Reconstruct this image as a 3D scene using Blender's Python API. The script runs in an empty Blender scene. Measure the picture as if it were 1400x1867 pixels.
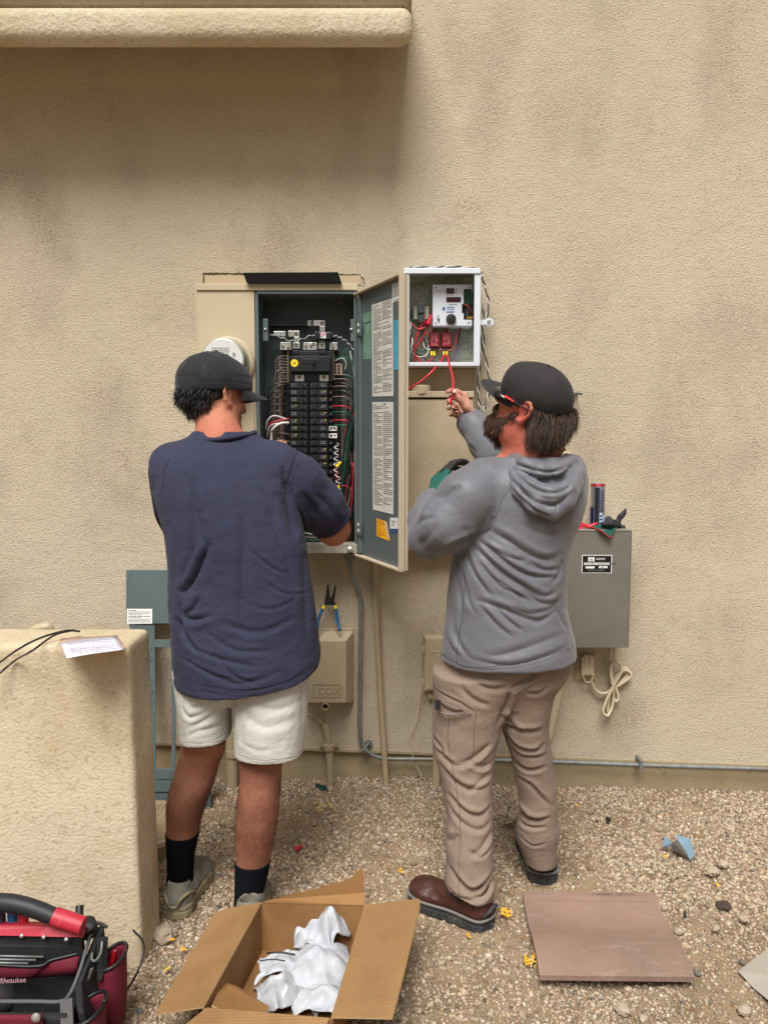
import bpy, math, random
import numpy as np
from mathutils import Vector, Matrix
rng = np.random.default_rng(7)
random.seed(7)
SC = bpy.context.scene
COL = SC.collection
rad = math.radians

# ---------------- camera ----------------
FPX, PW, PH = 1410.0, 1400.0, 1867.0
CAMP = Vector((0.0, -3.15, 1.45)); PITCH = rad(5.4)
cd = bpy.data.cameras.new('camera'); cam = bpy.data.objects.new('camera', cd); COL.objects.link(cam)
cam.location = CAMP; cam.rotation_euler = (rad(90) - PITCH, 0, 0)
cd.sensor_fit = 'VERTICAL'; cd.sensor_height = 24.0; cd.lens = FPX / PH * 24.0
cd.clip_start = 0.05; cd.clip_end = 200
SC.camera = cam

# ---------------- light ----------------
SUN_EL, SUN_AZ = rad(57), rad(-12)      # azimuth from straight behind the camera towards the right
w = bpy.data.worlds.new('World'); SC.world = w; w.use_nodes = True
nt = w.node_tree; nt.nodes.clear()
sky = nt.nodes.new('ShaderNodeTexSky'); sky.sky_type = 'NISHITA'; sky.sun_disc = False
sky.sun_elevation = SUN_EL; sky.sun_rotation = rad(180) - SUN_AZ
sky.air_density = 1.0; sky.dust_density = 6.0; sky.ozone_density = 1.0
hs = nt.nodes.new('ShaderNodeHueSaturation'); hs.inputs['Saturation'].default_value = 0.12
bg = nt.nodes.new('ShaderNodeBackground'); bg.inputs['Strength'].default_value = 0.055
wo = nt.nodes.new('ShaderNodeOutputWorld')
nt.links.new(sky.outputs[0], hs.inputs['Color']); nt.links.new(hs.outputs[0], bg.inputs[0]); nt.links.new(bg.outputs[0], wo.inputs[0])
sd = bpy.data.lights.new('sun', 'SUN'); sd.energy = 3.2; sd.angle = rad(30); sd.color = (1.0, 0.985, 0.955)
so = bpy.data.objects.new('sun', sd); COL.objects.link(so); so.location = (2, -5, 8)
sdir = Vector((math.sin(SUN_AZ) * math.cos(SUN_EL), -math.cos(SUN_AZ) * math.cos(SUN_EL), math.sin(SUN_EL)))
so.rotation_euler = sdir.to_track_quat('Z', 'Y').to_euler()
SC.view_settings.view_transform = 'Standard'; SC.view_settings.look = 'None'
SC.view_settings.gamma = 1; SC.view_settings.exposure = 0.42

# ---------------- pixel helpers: where a thing seen at (px,py) of the photo stands at a given depth ----------------
_f = Vector((0, math.cos(PITCH), -math.sin(PITCH))); _u = Vector((0, math.sin(PITCH), math.cos(PITCH)))
def ray(px, py): return _f * FPX + Vector((1, 0, 0)) * (px - PW / 2) - _u * (py - PH / 2)
def P(px, py, Y):
    d = ray(px, py); return CAMP + d * ((Y - CAMP.y) / d.y)
def G(px, py, z=0.0):
    d = ray(px, py); return CAMP + d * ((z - CAMP.z) / d.z)
def PP(px, py, p0, n):
    d = ray(px, py); return CAMP + d * ((Vector(p0) - CAMP).dot(n) / d.dot(n))
def RW(wpx, p): return wpx * (Vector(p) - CAMP).dot(_f) / FPX     # width in metres of wpx pixels at point p

# ---------------- materials ----------------
def mat(name, col, rough=0.6, metal=0.0, bump=None, var=None, spec=0.5, coat=0.0, trans=0.0, attr=None, speck=None, sheen=0.0, aniso=None, sss=0.0, wave=None):
    m = bpy.data.materials.new(name); m.use_nodes = True
    t = m.node_tree; b = t.nodes['Principled BSDF']; L = t.links.new
    b.inputs['Base Color'].default_value = (*col, 1); b.inputs['Roughness'].default_value = rough
    b.inputs['Metallic'].default_value = metal; b.inputs['Specular IOR Level'].default_value = spec
    b.inputs['Coat Weight'].default_value = coat; b.inputs['Transmission Weight'].default_value = trans
    b.inputs['Sheen Weight'].default_value = sheen
    if sss: b.inputs['Subsurface Weight'].default_value = sss; b.inputs['Subsurface Radius'].default_value = (0.012, 0.004, 0.002); b.inputs['Subsurface Scale'].default_value = 1.0
    tc = t.nodes.new('ShaderNodeTexCoord'); src = None
    def noise(scale, detail=4, rgh=0.55, stretch=None):
        n = t.nodes.new('ShaderNodeTexNoise'); n.inputs['Scale'].default_value = scale
        n.inputs['Detail'].default_value = detail; n.inputs['Roughness'].default_value = rgh
        if stretch:
            mp = t.nodes.new('ShaderNodeMapping'); mp.inputs['Scale'].default_value = stretch
            L(tc.outputs['Object'], mp.inputs[0]); L(mp.outputs[0], n.inputs['Vector'])
        else: L(tc.outputs['Object'], n.inputs['Vector'])
        return n
    cur = None
    def mixc(fac_out, colr, mode='MIX'):
        nonlocal cur
        x = t.nodes.new('ShaderNodeMix'); x.data_type = 'RGBA'; x.blend_type = mode
        if cur is None: x.inputs[6].default_value = (*col, 1)
        else: L(cur, x.inputs[6])
        if isinstance(colr, tuple): x.inputs[7].default_value = (*colr, 1)
        else: L(colr, x.inputs[7])
        L(fac_out, x.inputs[0]); cur = x.outputs[2]
    def ramp(n, a, c):
        r = t.nodes.new('ShaderNodeMapRange'); r.inputs[1].default_value = a; r.inputs[2].default_value = c
        L(n.outputs[0], r.inputs[0]); return r.outputs[0]
    if attr:
        a = t.nodes.new('ShaderNodeAttribute'); a.attribute_name = attr; cur = a.outputs['Color']
    for v in (var or []):            # (scale, lo, hi, colour, detail, stretch)
        fo = ramp(noise(v[0], v[4] if len(v) > 4 else 5, 0.6, v[5] if len(v) > 5 else None), v[1], v[2])
        if len(v) > 6:               # stain broken up by a second, larger patch pattern
            mm = t.nodes.new('ShaderNodeMath'); mm.operation = 'MULTIPLY'; L(fo, mm.inputs[0]); L(ramp(noise(v[6][0], v[6][3], 0.6, v[6][4]), v[6][1], v[6][2]), mm.inputs[1]); fo = mm.outputs[0]
        mixc(fo, v[3])
    if cur is not None: L(cur, b.inputs['Base Color'])
    prev = None
    for bb in (bump or []):          # (scale, strength(distance), detail, stretch)
        bn = t.nodes.new('ShaderNodeBump'); bn.inputs['Strength'].default_value = 1.0; bn.inputs['Distance'].default_value = bb[1]
        L(noise(bb[0], bb[2] if len(bb) > 2 else 3, 0.6, bb[3] if len(bb) > 3 else None).outputs[0], bn.inputs['Height'])
        if prev: L(prev, bn.inputs['Normal'])
        prev = bn.outputs[0]
    if wave:                         # (scale, distance, direction)
        wv = t.nodes.new('ShaderNodeTexWave'); wv.inputs['Scale'].default_value = wave[0]; wv.bands_direction = wave[2]
        wv.inputs['Distortion'].default_value = 0.6; wv.inputs['Detail'].default_value = 1
        L(tc.outputs['Object'], wv.inputs['Vector'])
        bn = t.nodes.new('ShaderNodeBump'); bn.inputs['Distance'].default_value = wave[1]; L(wv.outputs[0], bn.inputs['Height'])
        if prev: L(prev, bn.inputs['Normal'])
        prev = bn.outputs[0]
    if prev: L(prev, b.inputs['Normal'])
    return m
def S(r, g, b):      # sRGB 0-255 -> linear
    f = lambda c: (c / 255 / 12.92) if c <= 10 else ((c / 255 + 0.055) / 1.055) ** 2.4
    return (f(r), f(g), f(b))

# ---------------- mesh builder ----------------
def org(o):
    v = Vector((0, 0, 0))
    while o: v += o.location; o = o.parent
    return v
def tag(o, label=None, cat=None, group=None, kind=None):
    if label: o['label'] = label
    if cat: o['category'] = cat
    if group: o['group'] = group
    if kind: o['kind'] = kind
    return o
def thing(name, loc, label, cat, group=None):
    o = bpy.data.objects.new(name, None); o.empty_display_size = 0.05; COL.objects.link(o); o.location = loc
    return tag(o, label, cat, group)
def rawmesh(name, V, F, mats, parent=None, mi=None, smooth=None, loc=None, bevel=0, tint=None):
    V = np.asarray(V, dtype=np.float64).reshape(-1, 3)
    if parent is None and loc is None:
        loc = Vector(((V[:, 0].min() + V[:, 0].max()) / 2, (V[:, 1].min() + V[:, 1].max()) / 2, V[:, 2].min()))
    off = org(parent) + (Vector(loc) if loc is not None else Vector((0, 0, 0)))
    me = bpy.data.meshes.new(name)
    V = V - np.array(off)
    if isinstance(F, np.ndarray):
        n, k = F.shape
        me.vertices.add(len(V)); me.vertices.foreach_set('co', V.astype(np.float32).ravel())
        me.loops.add(n * k); me.loops.foreach_set('vertex_index', F.astype(np.int32).ravel())
        me.polygons.add(n); me.polygons.foreach_set('loop_start', np.arange(0, n * k, k, dtype=np.int32))
        me.update(calc_edges=True); me.validate()
    else:
        me.from_pydata([tuple(v) for v in V], [], [tuple(f) for f in F])
    for m in (mats if isinstance(mats, (list, tuple)) else [mats]): me.materials.append(m)
    if mi is not None: me.polygons.foreach_set('material_index', np.asarray(mi, dtype=np.int32))
    if tint is not None:
        a = me.color_attributes.new('tint', 'FLOAT_COLOR', 'POINT'); a.data.foreach_set('color', np.asarray(tint, dtype=np.float32).ravel())
    if smooth is not None:
        me.polygons.foreach_set('use_smooth', [True] * len(me.polygons))
        if smooth < 179: me.set_sharp_from_angle(angle=rad(smooth))
    me.update()
    o = bpy.data.objects.new(name, me); COL.objects.link(o)
    if parent: o.parent = parent
    if loc is not None: o.location = loc
    if bevel:
        b = o.modifiers.new('bevel', 'BEVEL'); b.width = bevel; b.segments = 2; b.limit_method = 'ANGLE'; b.angle_limit = rad(40)
    return o
def catmull(pts, n=6):
    pts = [Vector(p) for p in pts]
    if len(pts) < 3: return pts
    q = [pts[0] * 2 - pts[1]] + pts + [pts[-1] * 2 - pts[-2]]
    out = []
    for i in range(1, len(q) - 2):
        for k in range(n):
            t = k / n
            out.append(0.5 * ((2 * q[i]) + (q[i + 1] - q[i - 1]) * t + (2 * q[i - 1] - 5 * q[i] + 4 * q[i + 1] - q[i + 2]) * t * t + (3 * q[i] - q[i - 1] - 3 * q[i + 1] + q[i + 2]) * t ** 3))
    out.append(pts[-1]); return out
class MB:
    def __init__(s): s.v = []; s.f = []; s.m = []
    def add(s, V, F, m=0):
        k = len(s.v); s.v += [tuple(x) for x in V]; s.f += [tuple(i + k for i in f) for f in F]; s.m += [m] * len(F); return s
    def hexa(s, p, m=0):     # 8 corners: bottom 4 ccw, top 4 ccw
        return s.add(p, [(3, 2, 1, 0), (4, 5, 6, 7), (0, 1, 5, 4), (1, 2, 6, 5), (2, 3, 7, 6), (3, 0, 4, 7)], m)
    def box(s, a, b, m=0, R=None, piv=None):
        x0, y0, z0 = [min(a[i], b[i]) for i in range(3)]; x1, y1, z1 = [max(a[i], b[i]) for i in range(3)]
        p = [Vector(q) for q in [(x0, y0, z0), (x1, y0, z0), (x1, y1, z0), (x0, y1, z0), (x0, y0, z1), (x1, y0, z1), (x1, y1, z1), (x0, y1, z1)]]
        if R is not None:
            c = Vector(piv) if piv is not None else (Vector(a) + Vector(b)) / 2
            p = [c + R @ (q - c) for q in p]
        return s.hexa(p, m)
    def pbox(s, x0, y0, x1, y1, Yf, Yb, m=0):   # box whose front face covers the given photo rectangle at depth Yf
        a = P(x0, y0, Yf); b = P(x1, y1, Yf); c = P((x0 + x1) / 2, (y0 + y1) / 2, Yf)
        x0_ = P(x0, (y0 + y1) / 2, Yf).x; x1_ = P(x1, (y0 + y1) / 2, Yf).x
        return s.box((x0_, Yf, b.z), (x1_, Yb, a.z), m)
    def quad(s, a, b, c, d, m=0): return s.add([a, b, c, d], [(0, 1, 2, 3)], m)
    def slab(s, a, b, c, d, t, m=0):    # thick quad: t = thickness vector
        t = Vector(t); p = [Vector(x) for x in (a, b, c, d)]
        return s.hexa(p + [x + t for x in p], m)
    def tube(s, pts, r, n=8, m=0, sm=0, flat=None):
        pts = catmull(pts, sm) if sm else [Vector(p) for p in pts]
        N = len(pts)
        if isinstance(r, (list, tuple)): rr = list(np.interp(np.linspace(0, 1, N), np.linspace(0, 1, len(r)), r))
        else: rr = [r] * N
        T = [(pts[min(i + 1, N - 1)] - pts[max(i - 1, 0)]).normalized() for i in range(N)]
        a = Vector((0, 0, 1)) if abs(T[0].z) < 0.9 else Vector((1, 0, 0))
        u = T[0].cross(a).normalized(); V = []
        for i in range(N):
            u = (u - T[i] * u.dot(T[i])).normalized(); w_ = T[i].cross(u)
            for k in range(n):
                an = 2 * math.pi * k / n; V.append(pts[i] + (u * math.cos(an) + w_ * math.sin(an) * (flat or 1)) * rr[i])
        F = [(i * n + k, i * n + (k + 1) % n, (i + 1) * n + (k + 1) % n, (i + 1) * n + k) for i in range(N - 1) for k in range(n)]
        F += [tuple(range(n))[::-1], tuple((N - 1) * n + k for k in range(n))]
        return s.add(V, F, m)
    def lathe(s, prof, c, ax=(0, 0, 1), n=24, m=0):   # prof: (r, h) along axis
        ax = Vector(ax).normalized(); a = Vector((0, 0, 1)) if abs(ax.z) < 0.9 else Vector((1, 0, 0))
        u = ax.cross(a).normalized(); w_ = ax.cross(u); c = Vector(c)
        V = [c + ax * h + (u * math.cos(2 * math.pi * k / n) + w_ * math.sin(2 * math.pi * k / n)) * r for r, h in prof for k in range(n)]
        F = [(i * n + k, i * n + (k + 1) % n, (i + 1) * n + (k + 1) % n, (i + 1) * n + k) for i in range(len(prof) - 1) for k in range(n)]
        F += [tuple(range(n))[::-1], tuple((len(prof) - 1) * n + k for k in range(n))]
        return s.add(V, F, m)
    def prism(s, pts, t, m=0):    # polygon of 3D points extruded by vector t
        n = len(pts); p = [Vector(x) for x in pts]; t = Vector(t)
        return s.add(p + [x + t for x in p], [tuple(range(n))[::-1], tuple(range(n, 2 * n))] + [(i, (i + 1) % n, (i + 1) % n + n, i + n) for i in range(n)], m)
    def text(s, body, o, u, v, size, m=0, align='LEFT'):
        c = bpy.data.curves.new('t', 'FONT'); c.body = body; c.size = size; c.align_x = align; c.resolution_u = 2
        ob = bpy.data.objects.new('t', c); COL.objects.link(ob)
        dg = bpy.context.evaluated_depsgraph_get(); me = bpy.data.meshes.new_from_object(ob.evaluated_get(dg))
        u = Vector(u).normalized(); v = Vector(v).normalized(); o = Vector(o)
        s.add([o + u * x.co.x + v * x.co.y for x in me.vertices], [tuple(p.vertices) for p in me.polygons], m)
        bpy.data.objects.remove(ob); bpy.data.curves.remove(c); bpy.data.meshes.remove(me); return s
    def lines(s, o, u, v, w_, h, rows, m=0, seed=1, fill=0.5, cols=1):   # rows of small print
        r = random.Random(seed); o = Vector(o); u = Vector(u).normalized(); v = Vector(v).normalized(); ph = h / rows
        for c in range(cols):
            cw = w_ / cols
            for i in range(rows):
                if r.random() < 0.08: continue
                x = 0.02 * cw; end = cw * (0.94 if r.random() < 0.75 else r.uniform(0.3, 0.8)); th = ph * fill * r.uniform(0.7, 1.15)
                while x < end:
                    l = min(cw * r.uniform(0.04, 0.16), end - x)
                    a = o + u * (c * cw + x) - v * (i * ph + ph * 0.2)
                    s.quad(a, a - v * th, a - v * th + u * l, a + u * l, m)
                    x += l + cw * 0.02
        return s
    def build(s, name, mats, parent=None, smooth=None, bevel=0, loc=None):
        return rawmesh(name, s.v, s.f, mats, parent, s.m if isinstance(mats, (list, tuple)) else None, smooth, loc, bevel)
def copytree(o, parent=None):
    c = o.copy(); COL.objects.link(c); c.parent = parent
    for ch in list(o.children): copytree(ch, c)
    return c

# ---------------- implicit surfaces: smooth unions of tapered forms -> one continuous mesh ----------------
class Field:
    def __init__(s, lo, hi, h):
        s.lo = np.array(lo, float); s.h = h; s.n = np.ceil((np.array(hi) - s.lo) / h).astype(int) + 1
        s.D = np.full(s.n, 1.0, np.float32)
    def sub(s, lo, hi):
        a = np.clip(np.floor((np.array(lo) - s.lo) / s.h).astype(int), 0, s.n); b = np.clip(np.ceil((np.array(hi) - s.lo) / s.h).astype(int) + 1, 0, s.n)
        if (b <= a).any(): return None
        g = [((s.lo[i] + s.h * np.arange(a[i], b[i])).astype(np.float32)) for i in range(3)]
        return (slice(a[0], b[0]), slice(a[1], b[1]), slice(a[2], b[2])), g[0][:, None, None], g[1][None, :, None], g[2][None, None, :]
    def add(s, prim, k=0.0, neg=False, inter=False):
        fn, lo, hi = prim; mg = k + 2.5 * s.h + 0.01
        r = s.sub(np.array(lo) - mg, np.array(hi) + mg)
        if r is None: return s
        sl, x, y, z = r; d = fn(x, y, z).astype(np.float32); D = s.D[sl]
        d = np.broadcast_to(d, D.shape)
        if neg:
            d = -d
            if k > 0: hh = np.clip(0.5 - 0.5 * (D - d) / k, 0, 1); s.D[sl] = D * (1 - hh) + d * hh + k * hh * (1 - hh)
            else: s.D[sl] = np.maximum(D, d)
        else:
            if k > 0: hh = np.clip(0.5 + 0.5 * (D - d) / k, 0, 1); s.D[sl] = D * (1 - hh) + d * hh - k * hh * (1 - hh)
            else: s.D[sl] = np.minimum(D, d)
        return s
    def cut(s, p, n):      # keep the side the normal n points away from
        n = Vector(n).normalized(); p = Vector(p)
        _, x, y, z = s.sub(s.lo, s.lo + s.h * s.n)
        s.D = np.maximum(s.D, ((x - p.x) * n.x + (y - p.y) * n.y + (z - p.z) * n.z).astype(np.float32)); return s
    def mesh(s):
        D = s.D; D[0] = D[-1] = 1; D[:, 0] = D[:, -1] = 1; D[:, :, 0] = D[:, :, -1] = 1
        I = D < 0; nx, ny, nz = D.shape
        cnt = np.zeros((nx - 1, ny - 1, nz - 1), np.int8)
        for i in (0, 1):
            for j in (0, 1):
                for k in (0, 1): cnt += I[i:nx - 1 + i, j:ny - 1 + j, k:nz - 1 + k]
        A = np.argwhere((cnt > 0) & (cnt < 8)); ids = np.full(cnt.shape, -1, np.int32); ids[A[:, 0], A[:, 1], A[:, 2]] = np.arange(len(A))
        acc = np.zeros((len(A), 3)); c = np.zeros(len(A))
        cor = [(i, j, k) for i in (0, 1) for j in (0, 1) for k in (0, 1)]
        val = {q: D[A[:, 0] + q[0], A[:, 1] + q[1], A[:, 2] + q[2]] for q in cor}
        for q in cor:
            for ax in range(3):
                if q[ax] == 0:
                    p = list(q); p[ax] = 1; p = tuple(p); a, b = val[q], val[p]
                    m = (a < 0) != (b < 0); t = np.where(m, a / np.where(m, a - b, 1), 0)
                    e = np.zeros((len(A), 3)); e += q; e[:, ax] += t; acc[m] += e[m]; c[m] += 1
        V = (A + acc / c[:, None]) * s.h + s.lo
        Q = []
        for ax in range(3):
            o1, o2 = [(1, 2), (2, 0), (0, 1)][ax]
            sl0 = [slice(None)] * 3; sl1 = [slice(None)] * 3; sl0[ax] = slice(0, -1); sl1[ax] = slice(1, None)
            a = I[tuple(sl0)]; b = I[tuple(sl1)]; E = np.argwhere(a != b)
            E = E[(E[:, o1] > 0) & (E[:, o2] > 0)]
            s_in = a[E[:, 0], E[:, 1], E[:, 2]]
            def cid(d1, d2):
                k_ = E.copy(); k_[:, o1] -= d1; k_[:, o2] -= d2; return ids[k_[:, 0], k_[:, 1], k_[:, 2]]
            q = np.stack([cid(0, 0), cid(1, 0), cid(1, 1), cid(0, 1)], 1)
            q[~s_in] = q[~s_in][:, ::-1]; Q.append(q)
        return V, np.concatenate(Q)
def cone(a, b, ra, rb, fl=None):
    a = np.array(a, float); b = np.array(b, float); ab = b - a; L2 = max(ab @ ab, 1e-12); R = max(ra, rb)
    def fn(x, y, z):
        t = np.clip(((x - a[0]) * ab[0] + (y - a[1]) * ab[1] + (z - a[2]) * ab[2]) / L2, 0, 1)
        dx = x - a[0] - t * ab[0]; dy = y - a[1] - t * ab[1]; dz = z - a[2] - t * ab[2]
        if fl:
            (wx, wy, wz), f = fl; q = (dx * wx + dy * wy + dz * wz) * (1 / f - 1); dx = dx + wx * q; dy = dy + wy * q; dz = dz + wz * q
        return np.sqrt(dx * dx + dy * dy + dz * dz) - (ra + (rb - ra) * t)
    return fn, np.minimum(a, b) - R, np.maximum(a, b) + R
def ell(c, r, R=None):
    c = np.array(c, float); r = np.array(r, float); M = np.array(R) if R is not None else np.eye(3); mr = r.max()
    def fn(x, y, z):
        dx, dy, dz = x - c[0], y - c[1], z - c[2]
        l = [dx * M[0, i] + dy * M[1, i] + dz * M[2, i] for i in range(3)]
        k0 = np.sqrt(sum((l[i] / r[i]) ** 2 for i in range(3))); k1 = np.sqrt(sum((l[i] / r[i] ** 2) ** 2 for i in range(3))) + 1e-9
        return k0 * (k0 - 1) / k1
    return fn, c - mr, c + mr
def loft(rows, ex=2.3, yaw=0.0):     # rows: (z, cx, cy, a, b)
    rows = sorted(rows); Z = np.array([r[0] for r in rows]); C = np.array(rows)
    zz = np.linspace(Z[0], Z[-1], 200); K = [np.interp(zz, Z, C[:, i]) for i in range(5)]
    for _ in range(3): K = [K[0]] + [np.convolve(np.pad(k, 4, mode='edge'), np.ones(9) / 9, 'valid') for k in K[1:]]
    cy_, sy_ = math.cos(yaw), math.sin(yaw); A = C[:, 3].max()
    def fn(x, y, z):
        g = [np.interp(z, zz, k) for k in K]
        dx = x - g[1]; dy = y - g[2]; u = dx * cy_ + dy * sy_; v = -dx * sy_ + dy * cy_
        a = g[3]; b = g[4]
        q = (np.abs(u / a) ** ex + np.abs(v / b) ** ex) ** (1 / ex)
        d = (q - 1) * np.minimum(a, b)
        return np.maximum(d, np.maximum(z - Z[-1], Z[0] - z))
    return fn, np.array([C[:, 1].min() - A, C[:, 2].min() - A, Z[0]]), np.array([C[:, 1].max() + A, C[:, 2].max() + A, Z[-1]])
def smoothmesh(V, Q, it=2, lam=0.5):
    n = len(V); e = np.concatenate([Q[:, [0, 1]], Q[:, [1, 2]], Q[:, [2, 3]], Q[:, [3, 0]]])
    deg = np.bincount(e[:, 0], minlength=n) + np.bincount(e[:, 1], minlength=n)
    for _ in range(it):
        acc = np.stack([np.bincount(e[:, 0], V[e[:, 1], i], n) + np.bincount(e[:, 1], V[e[:, 0], i], n) for i in range(3)], 1)
        V = V * (1 - lam) + lam * acc / np.maximum(deg, 1)[:, None]
    return V
def vnormals(V, Q):
    n = np.cross(V[Q[:, 2]] - V[Q[:, 0]], V[Q[:, 3]] - V[Q[:, 1]]); N = np.stack([sum(np.bincount(Q[:, k], n[:, i], len(V)) for k in range(4)) for i in range(3)], 1)
    return N / (np.linalg.norm(N, axis=1)[:, None] + 1e-12)
def vnoise(V, scale, seed=0):        # cheap smooth value noise, vectorised
    r = np.random.default_rng(seed); T = r.random(4096) * 2 - 1
    p = V * np.asarray(scale); i = np.floor(p).astype(int); f = p - i; f = f * f * (3 - 2 * f); out = 0
    for a in (0, 1):
        for b in (0, 1):
            for c in (0, 1):
                h = ((i[:, 0] + a) * 73856093 ^ (i[:, 1] + b) * 19349663 ^ (i[:, 2] + c) * 83492791) & 4095
                out = out + T[h] * (f[:, 0] if a else 1 - f[:, 0]) * (f[:, 1] if b else 1 - f[:, 1]) * (f[:, 2] if c else 1 - f[:, 2])
    return out
def folds(V, Q, strokes, Y, front=0.0):
    """cloth folds: each stroke is (photo points of the crease, half width px, depth m); a crease has a ridge along its side"""
    N = vnormals(V, Q); X = np.zeros(len(V)); pts2 = V[:, [0, 2]]
    vis = np.clip((-N[:, 1] - front) * 2.5, 0, 1)
    for st in strokes:
        path, wpx, dep = st[:3]; side = st[3] if len(st) > 3 else 0
        q = [P(a, b, Y) for a, b in path]; q = catmull(q, 4); q = np.array([(p.x, p.z) for p in q]); wd = RW(wpx, P(*path[0], Y))
        L = np.concatenate([[0], np.cumsum(np.linalg.norm(np.diff(q, axis=0), axis=1))]); best = np.full(len(V), 1e9); tt = np.zeros(len(V)); sg = np.zeros(len(V))
        box = (pts2[:, 0] > q[:, 0].min() - 4 * wd) & (pts2[:, 0] < q[:, 0].max() + 4 * wd) & (pts2[:, 1] > q[:, 1].min() - 4 * wd) & (pts2[:, 1] < q[:, 1].max() + 4 * wd)
        ii = np.where(box)[0]; pp = pts2[ii]; bb = best[ii]; t_ = tt[ii]; s_ = sg[ii]
        for k in range(len(q) - 1):
            d = q[k + 1] - q[k]; l2 = d @ d + 1e-12; t = np.clip(((pp - q[k]) @ d) / l2, 0, 1); r = pp - q[k] - t[:, None] * d; ds = np.hypot(r[:, 0], r[:, 1])
            m = ds < bb; bb[m] = ds[m]; t_[m] = (L[k] + t[m] * (L[k + 1] - L[k])) / L[-1]; s_[m] = np.sign(d[0] * r[m, 1] - d[1] * r[m, 0])
        taper = np.clip(np.minimum(t_, 1 - t_) * 4, 0.0, 1) ** 0.7
        sd_ = bb * s_ / wd
        prof = -np.exp(-np.abs(sd_) ** 1.35 * 1.3) + 0.6 * np.exp(-((sd_ - 1.7 * (1 if side >= 0 else -1)) / 1.0) ** 2) * (1 if side != 0 else 0.6) + (0.36 * np.exp(-((sd_ + 1.7) / 1.0) ** 2) if side == 0 else 0)
        X[ii] += dep * taper * prof
    return V + N * (X * vis)[:, None]
# ---------------- shared materials ----------------
STUC = S(199, 185, 161)
M_stucco = mat('stucco', STUC, 0.9, spec=0.2,
    var=[(0.8, 0.40, 0.75, S(190, 177, 152), 3), (2.2, 0.50, 0.95, S(152, 138, 117), 12, (1.5, 1, 0.9)), (110, 0.50, 0.85, S(150, 136, 114), 4, (1, 1, 1.5)), (90, 0.44, 0.62, S(136, 118, 96), 6, (1, 1, 1.4), (2.4, .50, .80, 10, (1.3, 1, .8))), (60, 0.46, 0.62, S(142, 118, 98), 6, (1, 1, 1.4), (4.5, .56, .80, 10, (1.0, 1, 1.2)))],
    bump=[(110, 0.0050, 6, (1, 1, 1.5)), (40, 0.0025, 3), (7, 0.004, 2)])
M_ledge = mat('ledge_stucco', S(200, 188, 162), 0.9, spec=0.2, var=[(60, 0.5, 0.75, S(176, 160, 128), 3), (2, 0.5, 0.7, S(186, 170, 140))],
    bump=[(70, 0.006, 5), (28, 0.004, 3)])
M_pony = mat('garden_wall_stucco', S(208, 192, 165), 0.9, spec=0.2, var=[(2.5, 0.45, 0.7, S(184, 166, 130)), (80, 0.55, 0.8, S(164, 146, 114), 3)],
    bump=[(95, 0.0030, 4, (1, 1, 1.25)), (26, 0.0016, 3)])
M_found = mat('painted_concrete', S(166, 150, 120), 0.9, spec=0.2, var=[(3, 0.45, 0.7, S(150, 133, 104)), (40, 0.62, 0.75, S(120, 100, 76))], bump=[(60, 0.002, 4), (12, 0.004)])
M_beige = mat('beige_enamel', S(190, 175, 145), 0.45, bump=[(160, 0.0003)], var=[(3, 0.5, 0.8, S(182, 166, 136))])
M_beige2 = mat('beige_paint', S(180, 165, 136), 0.55, bump=[(120, 0.0006)], var=[(6, 0.5, 0.75, S(166, 149, 120)), (45, 0.68, 0.74, S(120, 96, 70))])
M_pipe = mat('pipe_paint', S(168, 152, 122), 0.5, bump=[(90, 0.0005)], var=[(9, 0.5, 0.75, S(160, 142, 110))])
M_pgrey = mat('panel_grey', S(90, 101, 102), 0.45, var=[(5, 0.5, 0.75, S(81, 91, 92))], bump=[(150, 0.0003)])
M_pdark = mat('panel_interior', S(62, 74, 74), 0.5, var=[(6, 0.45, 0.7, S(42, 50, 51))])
M_black = mat('black_plastic', S(24, 25, 27), 0.45)
M_black2 = mat('black_breaker', S(25, 26, 29), 0.4, var=[(60, 0.5, 0.7, S(26, 27, 30))])
M_alu = mat('bright_aluminium', S(205, 205, 200), 0.35, metal=0.7, var=[(30, 0.4, 0.7, S(160, 158, 150))])
M_galv = mat('galvanised_steel', S(134, 136, 134), 0.5, metal=0.4, var=[(25, 0.42, 0.68, S(110, 114, 112)), (5, 0.5, 0.7, S(128, 122, 108))])
M_brass = mat('tarnished_brass', S(120, 108, 80), 0.5, metal=0.5)
M_white = mat('white_powder_coat', S(214, 219, 226), 0.35)
M_wht = mat('white_print', S(226, 226, 222), 0.6)
M_paper = mat('label_paper', S(214, 212, 202), 0.7, var=[(20, 0.5, 0.8, S(196, 194, 184))])
M_ink = mat('ink', S(60, 60, 60), 0.8); M_ink2 = mat('label_print', S(120, 120, 116), 0.8)
M_red = mat('red_insulation', S(196, 34, 52), 0.35)
M_green = mat('green_insulation', S(16, 92, 66), 0.4)
M_wirebrown = mat('grey_brown_insulation', S(118, 102, 94), 0.4)
M_wireblack = mat('black_insulation', S(30, 31, 33), 0.35)
M_wirewhite = mat('white_insulation', S(206, 204, 198), 0.4)
M_yellow = mat('yellow', S(240, 205, 20), 0.5)
M_blue = mat('blue_grip', S(12, 92, 146), 0.4)

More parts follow.
